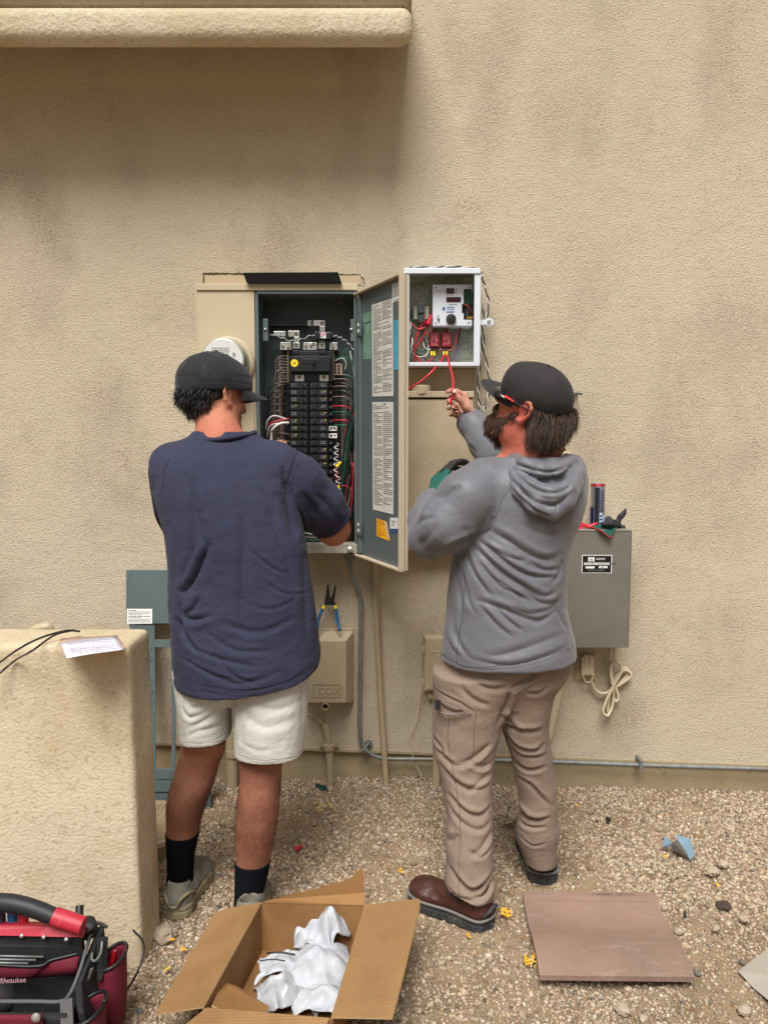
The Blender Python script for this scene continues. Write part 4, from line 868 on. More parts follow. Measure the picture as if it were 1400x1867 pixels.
def ex2(root):
    mb = MB(); mb.lathe([(.020, -.012), (.023, -.010), (.023, .012), (.020, .014)], P(600, 1362, -.045), (0, 0, 1), 16); mb.pbox(583, 1354, 617, 1362, -.02, -.0); mb.build('pipe_strap', [M_pipe], root, smooth=50)
    mb = MB(); mb.tube([P(594, 1292, -.05), P(596, 1322, -.045)], .006, 8); mb.tube([P(560, 1303, -.02), P(575, 1306, -.03), (P(590, 1320, -.04))], .006, 8, 0, 4); mb.build('cable', [M_pipe], root, smooth=60)
    mb = MB(); mb.tube([P(603, 1452, -.05), P(603.5, 1475, -.05)], RW(13.4, P(603, 1460, -.05)) / 2, 16); mb.build('pipe_foot', [mat('bare_grey', S(120, 122, 124), .6)], root, smooth=50)
pipe('painted_pipe', [(594, 1320, -.045), (598, 1345, -.045), (600, 1365, -.045), (602, 1400, -.048), (603, 1452, -.05)], 13, M_pipe, 'beige pipe with a grey foot and strap below the square-labelled cable box', 'pipe', ex2)
pipe('painted_pipe', [(797, 1262, -.05), (797, 1330, -.05), (796, 1400, -.05), (794, 1450, -.055), (794, 1475, -.06)], 15, M_pipe, 'beige pipe below the small hinged utility box, left of the tan trousers', 'pipe')
# cable box with embossed name
cb = thing('cable_box', (P(600, 1280, -.09).x, -.05, P(600, 1280, -.09).z), 'beige cable box with raised letters COX beside the navy shirt hem', 'cable box')
mb = MB(); mb.pbox(552, 1146, 644, 1282, -.014, 0); mb.build('box_base', [M_beige2], cb, bevel=.002)
a0 = [P(556, 1150, -.016), P(645, 1150, -.016), P(645, 1280, -.016), P(556, 1280, -.016)]; b0 = [P(562, 1168, -.095), P(631, 1168, -.095), P(631, 1282, -.095), P(562, 1282, -.095)]
mb = MB().hexa([a0[3], a0[2], b0[2], b0[3], a0[0], a0[1], b0[1], b0[0]])
mb.f = [t[::-1] for t in mb.f]; cvr = mb.build('box_cover', [M_beige2], cb, bevel=.004)
mb = MB(); q = lambda x, y: P(x, y, -.096)
for x0, y0, x1, y1 in ((571, 1248, 622, 1249), (571, 1271, 622, 1272), (571, 1248, 572, 1272), (621, 1248, 622, 1272)): mb.pbox(x0, y0, x1, y1, -.0968, -.0951)
mb.text('COX', P(579, 1267, -.0962), (1, 0, 0), (0, 0, 1), .042, 0); mb.build('embossed_name', [mat('emboss_shade', S(150, 134, 106), .6)], cvr)  # relief shade of the raised name put in as a darker colour
mb = MB(); c = P(594, 1284, -.07); mb.lathe([(.0145, -.02), (.0145, .03), (.0115, .03), (.0115, -.01)], c + Vector((0, -.0, 0)), (0, -1, 0), 16, 0); mb.build('cable_spout', [M_pipe], cb, smooth=50)
mb = MB(); mb.lathe([(.011, .0), (.0112, .0225)], c + Vector((0, -.0, 0)), (0, -1, 0), 16, 0); mb.build('spout_hole', [M_black], cb)
# wire strippers resting on the cable box
ws = thing('wire_strippers', (P(600, 1150, -.07).x, -.06, P(600, 1150, -.07).z), 'wire strippers with blue and yellow handles leaning on the wall above the cable box', 'wire strippers')
Yp = -.05
mb = MB()
mb.prism([P(x, y, Yp) for x, y in ((591, 1102), (594, 1086), (596, 1068), (599, 1066), (601, 1085), (602, 1092), (606, 1085), (610, 1068), (613, 1068), (611, 1086), (609, 1096), (613, 1106), (604, 1103), (596, 1103), (590, 1106))][::-1], (0, .008, 0)); mb.lathe([(.007, 0), (.007, .004)], P(601, 1097, Yp), (0, -1, 0), 14); mb.build('jaws', [M_black], ws, bevel=.001)
mb = MB(); mb.tube([P(593, 1103, Yp), P(586, 1115, Yp), P(580, 1132, -.06), P(579, 1149, -.075)], [.0055, .0095, .0095, .0085], 10, 0, 5, flat=.7); mb.build('grip', [M_blue], ws, smooth=180)
mb = MB(); mb.tube([P(611, 1103, Yp), P(613, 1115, Yp), P(616, 1134, -.06), P(620, 1150, -.08)], [.0055, .0095, .0095, .0085], 10, 0, 5, flat=.7); mb.build('grip', [M_blue], ws, smooth=180)
for a_, b_ in (((592, 1104), (589.5, 1109)), ((611, 1103.5), (612, 1109))): MB().tube([P(*a_, Yp), P(*b_, Yp)], [.009, .0105], 10, 0, 0, .75).build('yellow_band', [M_yellow], ws, smooth=50)
mb = MB(); mb.tube([P(592, 1106, Yp - .002), P(600, 1109, Yp - .002), P(610, 1106, Yp - .002)], .0022, 6, 0, 4); mb.build('spring', [M_brass], ws, smooth=180)
# small hinged utility box + thin wire
ub = thing('utility_box', (P(790, 1262, -.05).x, -.03, P(790, 1262, -.05).z), 'small beige hinged utility box on the wall, half hidden by the bearded man\'s hip', 'utility box')
mb = MB(); mb.pbox(773, 1162, 850, 1261, -.045, 0); mb.pbox(780, 1262, 850, 1275, -.03, 0); mb.build('box_body', [M_beige2], ub, bevel=.004)
mb = MB(); mb.pbox(776, 1166, 850, 1257, -.052, -.0451); 
for yy in (1185, 1245): mb.pbox(770.5, yy - 5, 774, yy + 5, -.05, -.03)
mb.tube([P(800, 1188, -.053), P(785, 1190, -.053), P(782, 1200, -.053), P(782, 1240, -.053), P(786, 1250, -.053), P(800, 1252, -.053)], .002, 6, 0, 4); mb.build('box_lid', [M_beige2], ub, bevel=.003)
o = MB().tube([P(x, y, -.03) for x, y in ((773, 1246), (767, 1260), (763, 1290), (756, 1320), (746, 1340), (750, 1355), (752, 1375), (758, 1395), (767, 1412), (765, 1420), (753, 1424))], .0022, 6, 0, 5).build('thin_wire', [M_cord], smooth=180); tag(o, 'thin loose cream wire dangling from the small hinged utility box', 'wire')

# ---------------- grey dead-front cover leaning on the wall ----------------
ztp = P(240, 1040, -.03).z; th_ = math.atan2(0.20, ztp); nn = Vector((0, -math.cos(th_), math.sin(th_))); p0 = Vector((0, -.03, ztp))
LP = lambda x, y, o_=0: PP(x, y, p0 + nn * o_, nn)
df = thing('panel_cover', (-.95, -.2, 0), 'grey-green metal panel cover with cutouts leaning on the wall behind the man in shorts', 'panel cover')
def lq(mb, x0, y0, x1, y1, o_=0, t=.004, m=0, x0b=None, x1b=None):
    x0b = x0 if x0b is None else x0b; x1b = x1 if x1b is None else x1b
    mb.prism([LP(x0b, y1, o_), LP(x1b, y1, o_), LP(x1, y0, o_), LP(x0, y0, o_)], nn * t, m)
M_cov = mat('cover_grey', S(80, 94, 93), .5, var=[(5, .45, .7, S(72, 85, 84))])
mb = MB(); lq(mb, 232, 1039, 384, 1137, 0, .012); mb.build('top_plate', [M_cov], df, bevel=.002)
mb = MB(); lq(mb, 237, 1138, 283, 1475, 0, .006, 0, 258, 286); lq(mb, 312, 1138, 321, 1400, 0, .006, 0, 314, 321); lq(mb, 360, 1138, 384, 1400, 0, .006); lq(mb, 283.3, 1166, 311.7, 1180, 0, .006); lq(mb, 321.3, 1166, 359.7, 1180, 0, .006); lq(mb, 266, 1400.5, 385, 1478, 0, .010, 0, 270, 386); mb.build('frame_plate', [M_cov], df, bevel=.001)
mb = MB(); lq(mb, 288, 1408, 312, 1420, .0101, .004); lq(mb, 270, 1440, 384, 1443, .0101, .006); mb.build('rib', [M_cov], df)
mb = MB()
for i in range(12):
    y = 1185 + i * 19; mb.tube([LP(264 + i * .4, y, .0065), LP(283, y, .0065)], .0006, 4)
rr = random.Random(3)
for i in range(20):
    y = 1240 + i * 8.5 + rr.uniform(-2, 2)
    if 1300 < y < 1318: continue
    x = 264 + rr.uniform(0, 3)
    pts = [LP(x + j * 1.8, y + rr.uniform(-2.6, 2.6), .0068) for j in range(rr.randint(4, 9))]; mb.tube(pts, .0008, 4)
for x, y in ((278, 1182), (276, 1203), (279, 1262)): mb.tube([LP(x - 3, y + 3, .0068), LP(x, y, .0068), LP(x + 1, y + 3, .0068)], .0009, 4)
mb.build('handwriting', [M_ink], df)
mb = MB(); lq(mb, 232, 1110, 278, 1137, .0125, .0006, 0); a_ = LP(234, 1112, .0135); mb.lines(a_, (1, 0, 0), LP(234, 1100, 0) - LP(234, 1112, 0), .095, .052, 9, 1, 8, .45); mb.build('warning_label', [M_wht, M_ink], df)

# round valve box
c = G(262, 1530); c.z = 0
vb = thing('valve_box', (c.x, c.y, 0), 'round tan plastic valve box lid between the low wall and the left shoe', 'valve box')
rr_ = .185
mb = MB(); mb.lathe([(rr_ + .012, -.03), (rr_ + .006, .055), (rr_ - .006, .055)], c, (0, 0, 1), 48); mb.build('box_ring', [mat('ring_tan', S(128, 108, 84), .8, bump=[(50, .002)])], vb, smooth=40)
mb = MB(); mb.lathe([(rr_ - .006, .03), (rr_ - .007, .060), (rr_ - .012, .064), (.01, .066)], c, (0, 0, 1), 48)
for i in range(-8, 9):
    for j in range(-8, 9):
        if i * i + j * j < 62: q = c + Vector((i * .019, j * .019, .065)); mb.box(q - Vector((.006, .006, 0)), q + Vector((.006, .006, .0022)))
mb.build('lid', [mat('lid_tan', S(172, 152, 124), .8, var=[(12, .4, .7, S(146, 126, 98))], bump=[(80, .001)])], vb, smooth=40)
mb = MB(); q = c + Vector((.12, -.02, .069)); mb.lathe([(.016, 0), (.016, .002), (.012, .002)], q, (0, 0, 1), 16); mb.build('lid_hole', [M_ink], vb)

# ---------------- on the low wall ----------------
zt_ = P(222, 1180, -1.14).z
pp = thing('paper_slip', (P(170, 1180, -1.1).x, -1.08, zt_), 'white printed paper over a pink sheet, lying on top of the low stucco wall', 'paper')
def top(x, y, o_=.0): return G(x, y, zt_ + .009 + o_)
def sheet(mb, cs, nx, nz, m, amp, seed):
    a_, b_, c_, d_ = [Vector(q) for q in cs]; k = len(mb.v); r2 = random.Random(seed); ph = r2.uniform(0, 6)
    for j in range(nz + 1):
        for i in range(nx + 1):
            u, v = i / nx, j / nz; p = (a_ * (1 - u) + b_ * u) * (1 - v) + (d_ * (1 - u) + c_ * u) * v
            p = p + Vector((0, 0, amp * (math.sin(u * 5 + ph) + math.sin(v * 4 + u * 3 + ph)) * .5)); mb.v.append(tuple(p))
    for j in range(nz):
        for i in range(nx): a = k + j * (nx + 1) + i; mb.f.append((a, a + nx + 1, a + nx + 2, a + 1)); mb.m.append(m)
mb = MB(); sheet(mb, [top(110, 1166, .002), top(214, 1157, .004), top(230, 1181, .004), top(117, 1194, .002)], 10, 4, 0, .003, 1)
o = mb.build('pink_sheet', [mat('pink_paper', S(196, 158, 140), .8)], pp, smooth=180); m_ = o.modifiers.new('s', 'SOLIDIFY'); m_.thickness = .0008
mb = MB(); cs = [top(111, 1171, .010), top(212, 1160, .012), top(226, 1183, .010), top(122, 1199, .014)]; sheet(mb, cs, 10, 4, 0, .003, 2)
o = mb.build('white_sheet', [mat('white_paper', S(214, 210, 220), .7)], pp, smooth=180); m_ = o.modifiers.new('s', 'SOLIDIFY'); m_.thickness = .0008
mb = MB(); u = cs[1] - cs[0]; v = cs[0] - cs[3]; mb.lines(cs[0] + u * .08 - v * .12 + Vector((0, 0, .0045)), u, v, u.length * .84, v.length * .75, 7, 0, 12, .28); mb.build('print', [mat('grey_print', S(150, 146, 160), .8)], o)
for k, pts in enumerate(([(-30, 1232, .02), (0, 1208, .015), (40, 1180, .012), (80, 1161, .014), (120, 1150, .02), (146, 1151, .008)], [(-30, 1256, .03), (0, 1228, .02), (30, 1203, .012), (60, 1186, .014), (100, 1158, .022), (135, 1149, .015)])):
    q = [G(x, y, zt_ + .012 + z_) for x, y, z_ in pts]
    q[0] = P(pts[0][0], pts[0][1], -1.20); q[1] = P(pts[1][0], pts[1][1], -1.175)
    if k: q[2] = P(30, 1203, -1.15)
    o = MB().tube(q, .0028, 8, 0, 8).build('black_wire', [M_wireblack], smooth=180); tag(o, ['upper of two thin black wires draped over the left end of the low wall', 'lower of two thin black wires draped over the left end of the low wall'][k], 'wire', 'black wires on the low wall')
q = [P(x, y, -.93) for x, y in ((50, 1152), (70, 1146), (88, 1143), (98, 1150))]; o = MB().tube(q, [.006, .014, .014, .005], 8, 0, 4).build('foam_scrap', [M_beige2], smooth=180); tag(o, 'small beige scrap peeking over the back edge of the low wall', 'scrap')

# ---------------- cardboard box ----------------
HB = .15
c_bl, c_br, c_fr, c_fl = G(477, 1647, HB), G(665, 1652, HB), G(604, 1857, HB), G(372, 1838, HB)
bxo = thing('cardboard_box', ((c_bl.x + c_br.x + c_fr.x + c_fl.x) / 4, (c_bl.y + c_br.y + c_fr.y + c_fl.y) / 4, 0), 'open brown cardboard box with torn back flap, full of white packing sheets', 'cardboard box')
M_card = mat('cardboard', S(146, 112, 74), .85, spec=.2, var=[(8, .45, .7, S(132, 100, 64)), (3, .5, .75, S(156, 122, 82))], bump=[(90, .0006, 3)], wave=(42, .0005, 'Y'))
M_cardin = mat('cardboard_inside', S(146, 108, 68), .85, spec=.2, var=[(8, .45, .7, S(130, 94, 57))])
M_cedge = mat('cardboard_edge', S(180, 148, 106), .9, bump=[(300, .002)])
def dn_(p, z=.004): return Vector((p.x, p.y, z))
T_ = .004
mb = MB()
for a_, b_ in ((c_bl, c_br), (c_br, c_fr), (c_fr, c_fl), (c_fl, c_bl)):
    t_ = (b_ - a_).normalized().cross(Vector((0, 0, 1))) * T_
    mb.prism([dn_(a_), dn_(b_), b_, a_], t_ if t_.dot((a_ + b_) / 2 - Vector(bxo.location)) > 0 else -t_)
mb.prism([dn_(c_bl, .006), dn_(c_br, .006), dn_(c_fr, .006), dn_(c_fl, .006)], (0, 0, .003))
mb.build('box_walls', [M_cardin], bxo)
def flap(name, pts, m=M_card, edge=True):
    q = [Vector(p) for p in pts]; n_ = (q[1] - q[0]).cross(q[2] - q[0]).normalized()
    if n_.z < 0: n_ = -n_
    mb = MB(); k = len(q); top_ = [p + n_ * .004 for p in q]
    mb.add(q + top_, [tuple(range(k))[::-1], tuple(range(k, 2 * k))], 0); mb.add(q + top_, [(i, (i + 1) % k, (i + 1) % k + k, i + k) for i in range(k)], 1)
    o = mb.build(name, [m, M_cedge], bxo); return o
# left flap slopes outwards and down, right flap nearly level, front flap drops, back flap torn and upright
flap('left_flap', [c_fl, G(283, 1852, .10), G(392, 1668, .115), G(410, 1660, .12), c_bl])
flap('right_flap', [c_br, G(765, 1641, .175), G(766, 1655, .176), G(742, 1757, .17), G(716, 1859, .165), c_fr])
flap('front_flap', [c_fr + Vector((-.004, -.002, 0)), c_fl + Vector((.008, -.002, 0)), G(300, 1900, .13) , G(560, 1960, .11)])
yb_ = c_bl.y + .004
flap('torn_flap', [c_bl, c_br] + [Vector((P(x, y, yb_ + .01).x, yb_ + .012 + .05 * (P(x, y, yb_).z - HB), P(x, y, yb_ + .01).z)) for x, y in ((664, 1630), (663, 1592), (658, 1587), (648, 1594), (640, 1604), (630, 1607), (622, 1610), (612, 1614), (606, 1612), (598, 1617), (590, 1616), (582, 1622), (572, 1624), (562, 1625), (553, 1630), (545, 1627), (536, 1632), (526, 1634), (516, 1636), (506, 1641), (490, 1643))], M_cardin)
flap('inner_flap', [c_fl + Vector((.012, .02, -.012)), G(405, 1792, .11), G(430, 1800, .09), G(490, 1838, .08), G(470, 1880, .10)], M_cardin)
# crumpled white packing foam sheets
M_foam = mat('packing_foam', S(182, 184, 189), .6, var=[(10, .4, .7, S(170, 173, 179))], bump=[(60, .0012), (18, .006)], sss=.0)
def crumple(name, c, w_, d_, h_, seed, lab, m=M_foam, n=44, rotz=0, fl=1.0, pts=None):
    r2 = np.random.default_rng(seed); u, v = np.meshgrid(np.linspace(-1, 1, n), np.linspace(-1, 1, n), indexing='ij')
    P3 = np.stack([u.ravel(), v.ravel(), 0 * u.ravel()], 1)
    z = 0
    for k in range(9):       # ridged folds
        a = r2.uniform(0, math.pi); off = r2.uniform(-.8, .8); s_ = r2.uniform(.25, .6); dd = np.abs(P3[:, 0] * math.cos(a) + P3[:, 1] * math.sin(a) - off)
        z = z + r2.uniform(-.35, .6) * np.maximum(0, 1 - dd / s_)
    rr = np.sqrt(P3[:, 0] ** 2 + P3[:, 1] ** 2)
    x = P3[:, 0] * w_ * (1 - .22 * (vnoise(P3, 2.1, seed) + .3)); y = P3[:, 1] * d_ * (1 - .22 * (vnoise(P3, 2.3, seed + 1) + .3))
    zz = h_ * (.9 - .75 * rr ** 1.6 + .30 * z + .25 * vnoise(P3, 3, seed + 2))
    c_, s2 = math.cos(rotz), math.sin(rotz); V = np.stack([c[0] + x * c_ - y * s2, c[1] + x * s2 + y * c_, np.maximum(c[2] + zz, .012)], 1)
    I = np.arange(n * n).reshape(n, n); Q = np.stack([I[:-1, :-1].ravel(), I[1:, :-1].ravel(), I[1:, 1:].ravel(), I[:-1, 1:].ravel()], 1)
    o = rawmesh(name, V, Q, m, smooth=30); md = o.modifiers.new('s', 'SOLIDIFY'); md.thickness = .0012
    return tag(o, lab, 'packing sheet', 'packing sheets in the cardboard box')
def bc(x, y, z): p = G(x, y, z); return (p.x, p.y, p.z)
crumple('packing_sheet', bc(588, 1768, .045), .088, .120, .050, 4, 'largest white packing sheet, heaped in the middle of the cardboard box', rotz=.5)
crumple('packing_sheet', bc(588, 1716, .050), .070, .055, .085, 9, 'white packing sheet standing in a peak at the back of the cardboard box', rotz=-.5)
crumple('packing_sheet', bc(512, 1762, .05), .070, .050, .035, 14, 'white packing sheet with black print at the left side of the cardboard box', rotz=.2)
crumple('packing_sheet', bc(590, 1825, .045), .085, .05, .03, 19, 'white packing sheet lying flattest, at the near end of the cardboard box', rotz=-.2)
M_clear = mat('thin_clear_plastic', S(168, 170, 172), .25, var=[(20, .5, .7, S(150, 152, 154))], coat=.4)
o = crumple('plastic_bag', bc(510, 1812, .045), .06, .06, .04, 23, 'x', m=M_clear, rotz=.3); tag(o, 'shiny clear plastic bag tied at the neck inside the cardboard box', 'plastic bag'); del o['group']
for (a_, b_, n_) in (((487, 1738, .10), (538, 1741, .10), 0), ((474, 1752, .098), (520, 1752, .10), 1)):
    o = MB().tube([Vector(bc(*a_)), Vector(bc((a_[0] + b_[0]) / 2, (a_[1] + b_[1]) / 2 - 3, .105)), Vector(bc(*b_))], .0024 - n_ * .0008, 6, 0, 4).build('cable_tie', [M_black], smooth=180); tag(o, ['thicker black cable tie lying on the packing sheets at the back left', 'thinner black cable tie lying on the packing sheets at the left'][n_], 'cable tie', 'cable ties in the cardboard box')
# ---------------- roof tile ----------------
tl = [G(953, 1613, .05), G(1195, 1616, .05), G(1266, 1786, .03), G(983, 1783, .03)]
M_tile = mat('concrete_tile', S(146, 119, 103), .85, spec=.2, var=[(3, .4, .65, S(130, 107, 94)), (9, .55, .75, S(152, 128, 117), 6, (1, 4, 1)), (130, .55, .85, S(156, 131, 120), 2), (50, .70, .72, S(90, 70, 60))], bump=[(120, .0014, 4), (20, .0015)])
nx, ny_ = 26, 60
def tprof(v): # height along the tile: ribbed lip, flat pan, rising roll
    z = .012
    if v < .10: z = .026 - (.013 if .03 < v < .05 or .08 < v < .105 else 0)
    elif v < .42: z = .016 - .006 * math.sin((v - .10) / .32 * math.pi)
    elif v < .50: z = .016 + .008 * (v - .42) / .08
    else: z = .024 + .020 * math.sin(min((v - .5) / .5, 1) * math.pi * .86) ** 0.9
    return z
V = []
for j in range(ny_ + 1):
    v = j / ny_
    for i in range(nx + 1):
        u = i / nx; l_ = tl[0] * (1 - v) + tl[3] * v; r_ = tl[1] * (1 - v) + tl[2] * v
        xo = 0 * (-.004 * math.sin(min(v / .5, 1) * math.pi) + .005 * math.sin(max(v - .45, 0) / .55 * math.pi))
        p = l_ * (1 - u) + r_ * u; V.append((p.x + xo, p.y, tprof(v)))
n_ = len(V); V += [(x, y, max(z - .013, -.02) if 0 else z - .014) for x, y, z in V]
F = []
I = lambda i, j, b=0: b * n_ + j * (nx + 1) + i
for j in range(ny_):
    for i in range(nx): F += [(I(i, j), I(i, j + 1), I(i + 1, j + 1), I(i + 1, j)), (I(i, j, 1), I(i + 1, j, 1), I(i + 1, j + 1, 1), I(i, j + 1, 1))]
for j in range(ny_): F += [(I(0, j), I(0, j, 1), I(0, j + 1, 1), I(0, j + 1)), (I(nx, j), I(nx, j + 1), I(nx, j + 1, 1), I(nx, j, 1))]
for i in range(nx): F += [(I(i, 0), I(i + 1, 0), I(i + 1, 0, 1), I(i, 0, 1)), (I(i, ny_), I(i, ny_, 1), I(i + 1, ny_, 1), I(i + 1, ny_))]
V = [(x, y, z + .004) for x, y, z in V]
tile = rawmesh('roof_tile', V, F, M_tile, smooth=30); tag(tile, 'brown concrete roof tile with a ribbed edge lying flat on the gravel', 'roof tile')
mb = MB(); ee = tl[1] - tl[0]; mb.text('12-11-01   26000071', Vector((G(1150, 1620, .02).x, tl[0].y - .014, .0305)), (-1, 0, 0), (0, -1, .0), .016, 0); mb.build('stamped_marks', [mat('stamp', S(122, 96, 84), .9)], tile)

# ---------------- tool bag ----------------
M_bagb = mat('bag_nylon', S(26, 25, 28), .8, bump=[(260, .0008)], var=[(14, .5, .75, S(40, 37, 38))])
M_bagr = mat('bag_red_cloth', S(104, 14, 38), .8, bump=[(240, .0008)], var=[(10, .5, .75, S(78, 10, 28))])
M_bagred = mat('handle_red', S(176, 36, 54), .5, var=[(25, .5, .7, S(196, 84, 96))], bump=[(60, .0006)])
M_rubber = mat('rubber_handle', S(30, 32, 36), .55, bump=[(50, .0006)])
ZB = .26
bg_ = thing('tool_bag', (-.9, -1.42, 0), 'open black and red tool bag with a rubber handle beside the low wall', 'tool bag')
xr_t = P(150, 1700, -1.30).x
# main panels: back wall (under handle), right end, front wall
A1, A2 = G(-140, 1722, ZB), G(150, 1722, ZB); B1, B2 = G(-160, 1843, ZB * .75), G(130, 1843, ZB * .75)
mb = MB()
a1 = Vector((A1.x, A1.y, 0)); a2 = Vector((A2.x + .02, A2.y, 0)); b1 = Vector((B1.x, B1.y, 0)); b2 = Vector((B2.x + .03, B2.y, 0))
mb.prism([a1, a2, A2, A1], (0, .02, 0)); mb.build('back_panel', [M_bagb], bg_, bevel=.006)
mb = MB(); mb.prism([b1, b2, B2, B1], (0, -.02, 0)); mb.build('front_panel', [M_bagb], bg_, bevel=.006)
mb = MB(); e1 = G(180, 1685, ZB + .01); mb.prism([b2 + Vector((.02, 0, 0)), a2 + Vector((.03, .02, 0)), Vector((e1.x, e1.y, e1.z)), G(164, 1722, ZB * .95), G(140, 1790, ZB * .8), B2 + Vector((.012, 0, .0))], (.016, 0, 0)); mb.build('end_panel', [M_bagb], bg_, bevel=.006)
mb = MB(); mb.prism([a1, b1, b2, a2], (0, 0, .012)); mb.build('base', [M_bagb], bg_)
mb = MB(); mb.tube([G(195, 1690, ZB), G(178, 1683, ZB + .02), G(168, 1700, ZB + .01), G(158, 1730, ZB * .97), G(146, 1770, ZB * .85), G(128, 1812, ZB * .76), G(110, 1826, ZB * .76), G(60, 1826, ZB * .76), G(-60, 1826, ZB * .76)], .0045, 8, 0, 6); mb.build('piping', [mat('piping_grey', S(84, 82, 84), .7)], bg_, smooth=180)
# centre divider: red bar with studs, rubber handle
bar = [G(-120, 1697, .30), G(154, 1704, .285)]
mb = MB(); q = [G(-120, 1704, .285), G(152, 1710, .285), G(153, 1692, .30), G(105, 1688, .305), G(-120, 1686, .30)]; mb.prism(q, (0, .018, .0)); mb.build('red_bar', [M_bagred], bg_, bevel=.003)
mb = MB(); q = [G(-120, 1723, .255), G(150, 1726, .255), G(151, 1707, .283), G(-120, 1701, .283)]; mb.prism(q, (0, .018, 0)); mb.build('webbing_band', [M_bagb], bg_, bevel=.002)
for x, y in ((1, 1702), (42, 1704), (82, 1706.5), (123, 1710.5)): MB().lathe([(.005, 0), (.005, .002), (.003, .004)], G(x, y, .285) + Vector((0, -.004, -.0)), (0, -1, .3), 12).build('stud', [M_alu], bg_, smooth=50)
mb = MB(); mb.tube([G(-60, 1650, .36), G(-20, 1646, .365), G(20, 1647, .365), G(60, 1656, .355), G(104, 1673, .335)], [.021, .021, .021, .020, .019], 14, 0, 6); hd = mb.build('handle_grip', [M_rubber], bg_, smooth=180)
mb = MB(); mb.tube([G(100, 1671, .337), G(152, 1688, .318)], [.0215, .0205], 16); mb.prism([G(102, 1686, .31), G(140, 1699, .30), G(152, 1702, .29), G(104, 1697, .29)], (0, .016, 0)); mb.build('handle_end', [M_bagred], bg_, smooth=45)
mb = MB(); mb.tube([G(145, 1672, .30), G(146, 1651, .32)], .0095, 12); mb.lathe([(.022, -.02), (.022, .012), (.016, .016)], G(160, 1690, .28), (0, -.5, 1), 16); mb.build('hinge_post', [M_black], bg_, smooth=45)
mb = MB()   # sagging red pocket cloth
pk1 = [G(-120, 1745, .25), G(60, 1757, .24), G(100, 1745, .245), G(150, 1733, .25)]; pk2 = [G(-120, 1775, .19), G(30, 1779, .185), G(70, 1777, .19), G(148, 1770, .20)]
V = []; q1, q2 = catmull(pk1, 6), catmull(pk2, 6)
for i in range(len(q1)):
    for j in range(7): t = j / 6; p = q1[i] * (1 - t) + q2[i] * t; V.append(p + Vector((0, -.014 * math.sin(t * math.pi) - .012, 0)))
mb.add(V, [(i * 7 + j, i * 7 + j + 1, (i + 1) * 7 + j + 1, (i + 1) * 7 + j) for i in range(len(q1) - 1) for j in range(6)]); o = mb.build('pocket', [M_bagr], bg_, smooth=180); m_ = o.modifiers.new('s', 'SOLIDIFY'); m_.thickness = .003
mb = MB(); mb.tube([p + Vector((0, -.014, .003)) for p in pk1], .0035, 6, 0, 6); mb.build('pocket_zip', [M_black], bg_, smooth=180)
mb = MB(); mb.text('Milwaukee', G(6, 1776, .2) + Vector((0, -.032, 0)), (1, 0, .05), (0, .6, 1), .016, 0); mb.build('stitched_name', [mat('stitch_pink', S(160, 120, 128), .8)], o)
mb = MB()
for k in range(3): mb.tube([G(-60, 1742 + k * 6, .235), G(80 - k * 14, 1744.5 + k * 6, .235)], .0026, 8)
mb.build('steel_rods', [M_galv], bg_, smooth=180)
# interior pouch
f = Field((-1.1, -1.62, .0), (-.55, -1.3, .3), .005); c = G(10, 1800, .13); f.add(ell(c, (.05, .05, .06)), .0); V, Q = f.mesh(); rawmesh('pouch', V, Q, mat('pouch_grey', S(56, 52, 54), .8, bump=[(120, .001)]), bg_, smooth=180)
# outer right-hand pockets
def pocket(cx, cy, z0, w_, d_, zt2, seed):
    c = G(cx, cy, zt2); V = []; n = 22; rows = 9
    for j in range(rows):
        t = j / (rows - 1)
        for i in range(n):
            a = 2 * math.pi * i / n; k = (.72 + .28 * math.sin(min(t * 1.25, 1) * math.pi * .5)) * (1 + .04 * math.sin(3 * a + seed + t * 3))
            V.append((c.x + math.cos(a) * w_ * k, c.y + math.sin(a) * d_ * k, z0 + (zt2 - z0) * t + .012 * math.cos(a) * t))
    F = [(j * n + i, j * n + (i + 1) % n, (j + 1) * n + (i + 1) % n, (j + 1) * n + i) for j in range(rows - 1) for i in range(n)] + [tuple(range(n))[::-1]]
    o = MB().add(V, F).build('side_pocket', [M_bagr], bg_, smooth=180); m_ = o.modifiers.new('s', 'SOLIDIFY'); m_.thickness = .003
    MB().tube([Vector(v) for v in V[-n:]] + [Vector(V[-n])], .0045, 6).build('pocket_rim', [M_black], o, smooth=180); return o
pocket(203, 1745, .03, .036, .05, .20, 1); pocket(162, 1838, .0, .036, .05, .17, 2)
mb = MB(); mb.prism([G(176, 1712, .27), G(190, 1706, .27), G(188, 1766, .20), G(176, 1790, .18)], (.012, 0, 0)); mb.build('strap', [M_bagb], bg_, bevel=.003)
mb = MB(); mb.tube([G(187, 1716, .27), G(184, 1738, .25), G(174, 1752, .235), G(168, 1748, .235), G(169, 1738, .24)], .0028, 8, 0, 6); mb.prism([G(164, 1770, .22), G(170, 1767, .22), G(164, 1785, .20), G(159, 1788, .20)], (0, .004, .002)); mb.build('carabiner', [M_galv], bg_, smooth=60)
mb = MB(); mb.pbox(-40, 1855, 78, 1900, B2.y - .035, B2.y - .022); mb.build('front_pocket', [M_bagr], bg_, bevel=.006)
mb = MB(); mb.lathe([(.010, 0), (.010, .004), (.004, .008)], P(67, 1854, B2.y - .037), (0, -1, 0), 12); mb.build('stud', [M_alu], bg_, smooth=40)
mb = MB(); mb.prism([G(112, 1826, ZB * .755), G(134, 1818, ZB * .77), G(136, 1880, ZB * .7), G(114, 1880, ZB * .7)], (0, -.006, .004)); mb.build('trim_tape', [mat('tape_grey', S(84, 82, 82), .7)], bg_)
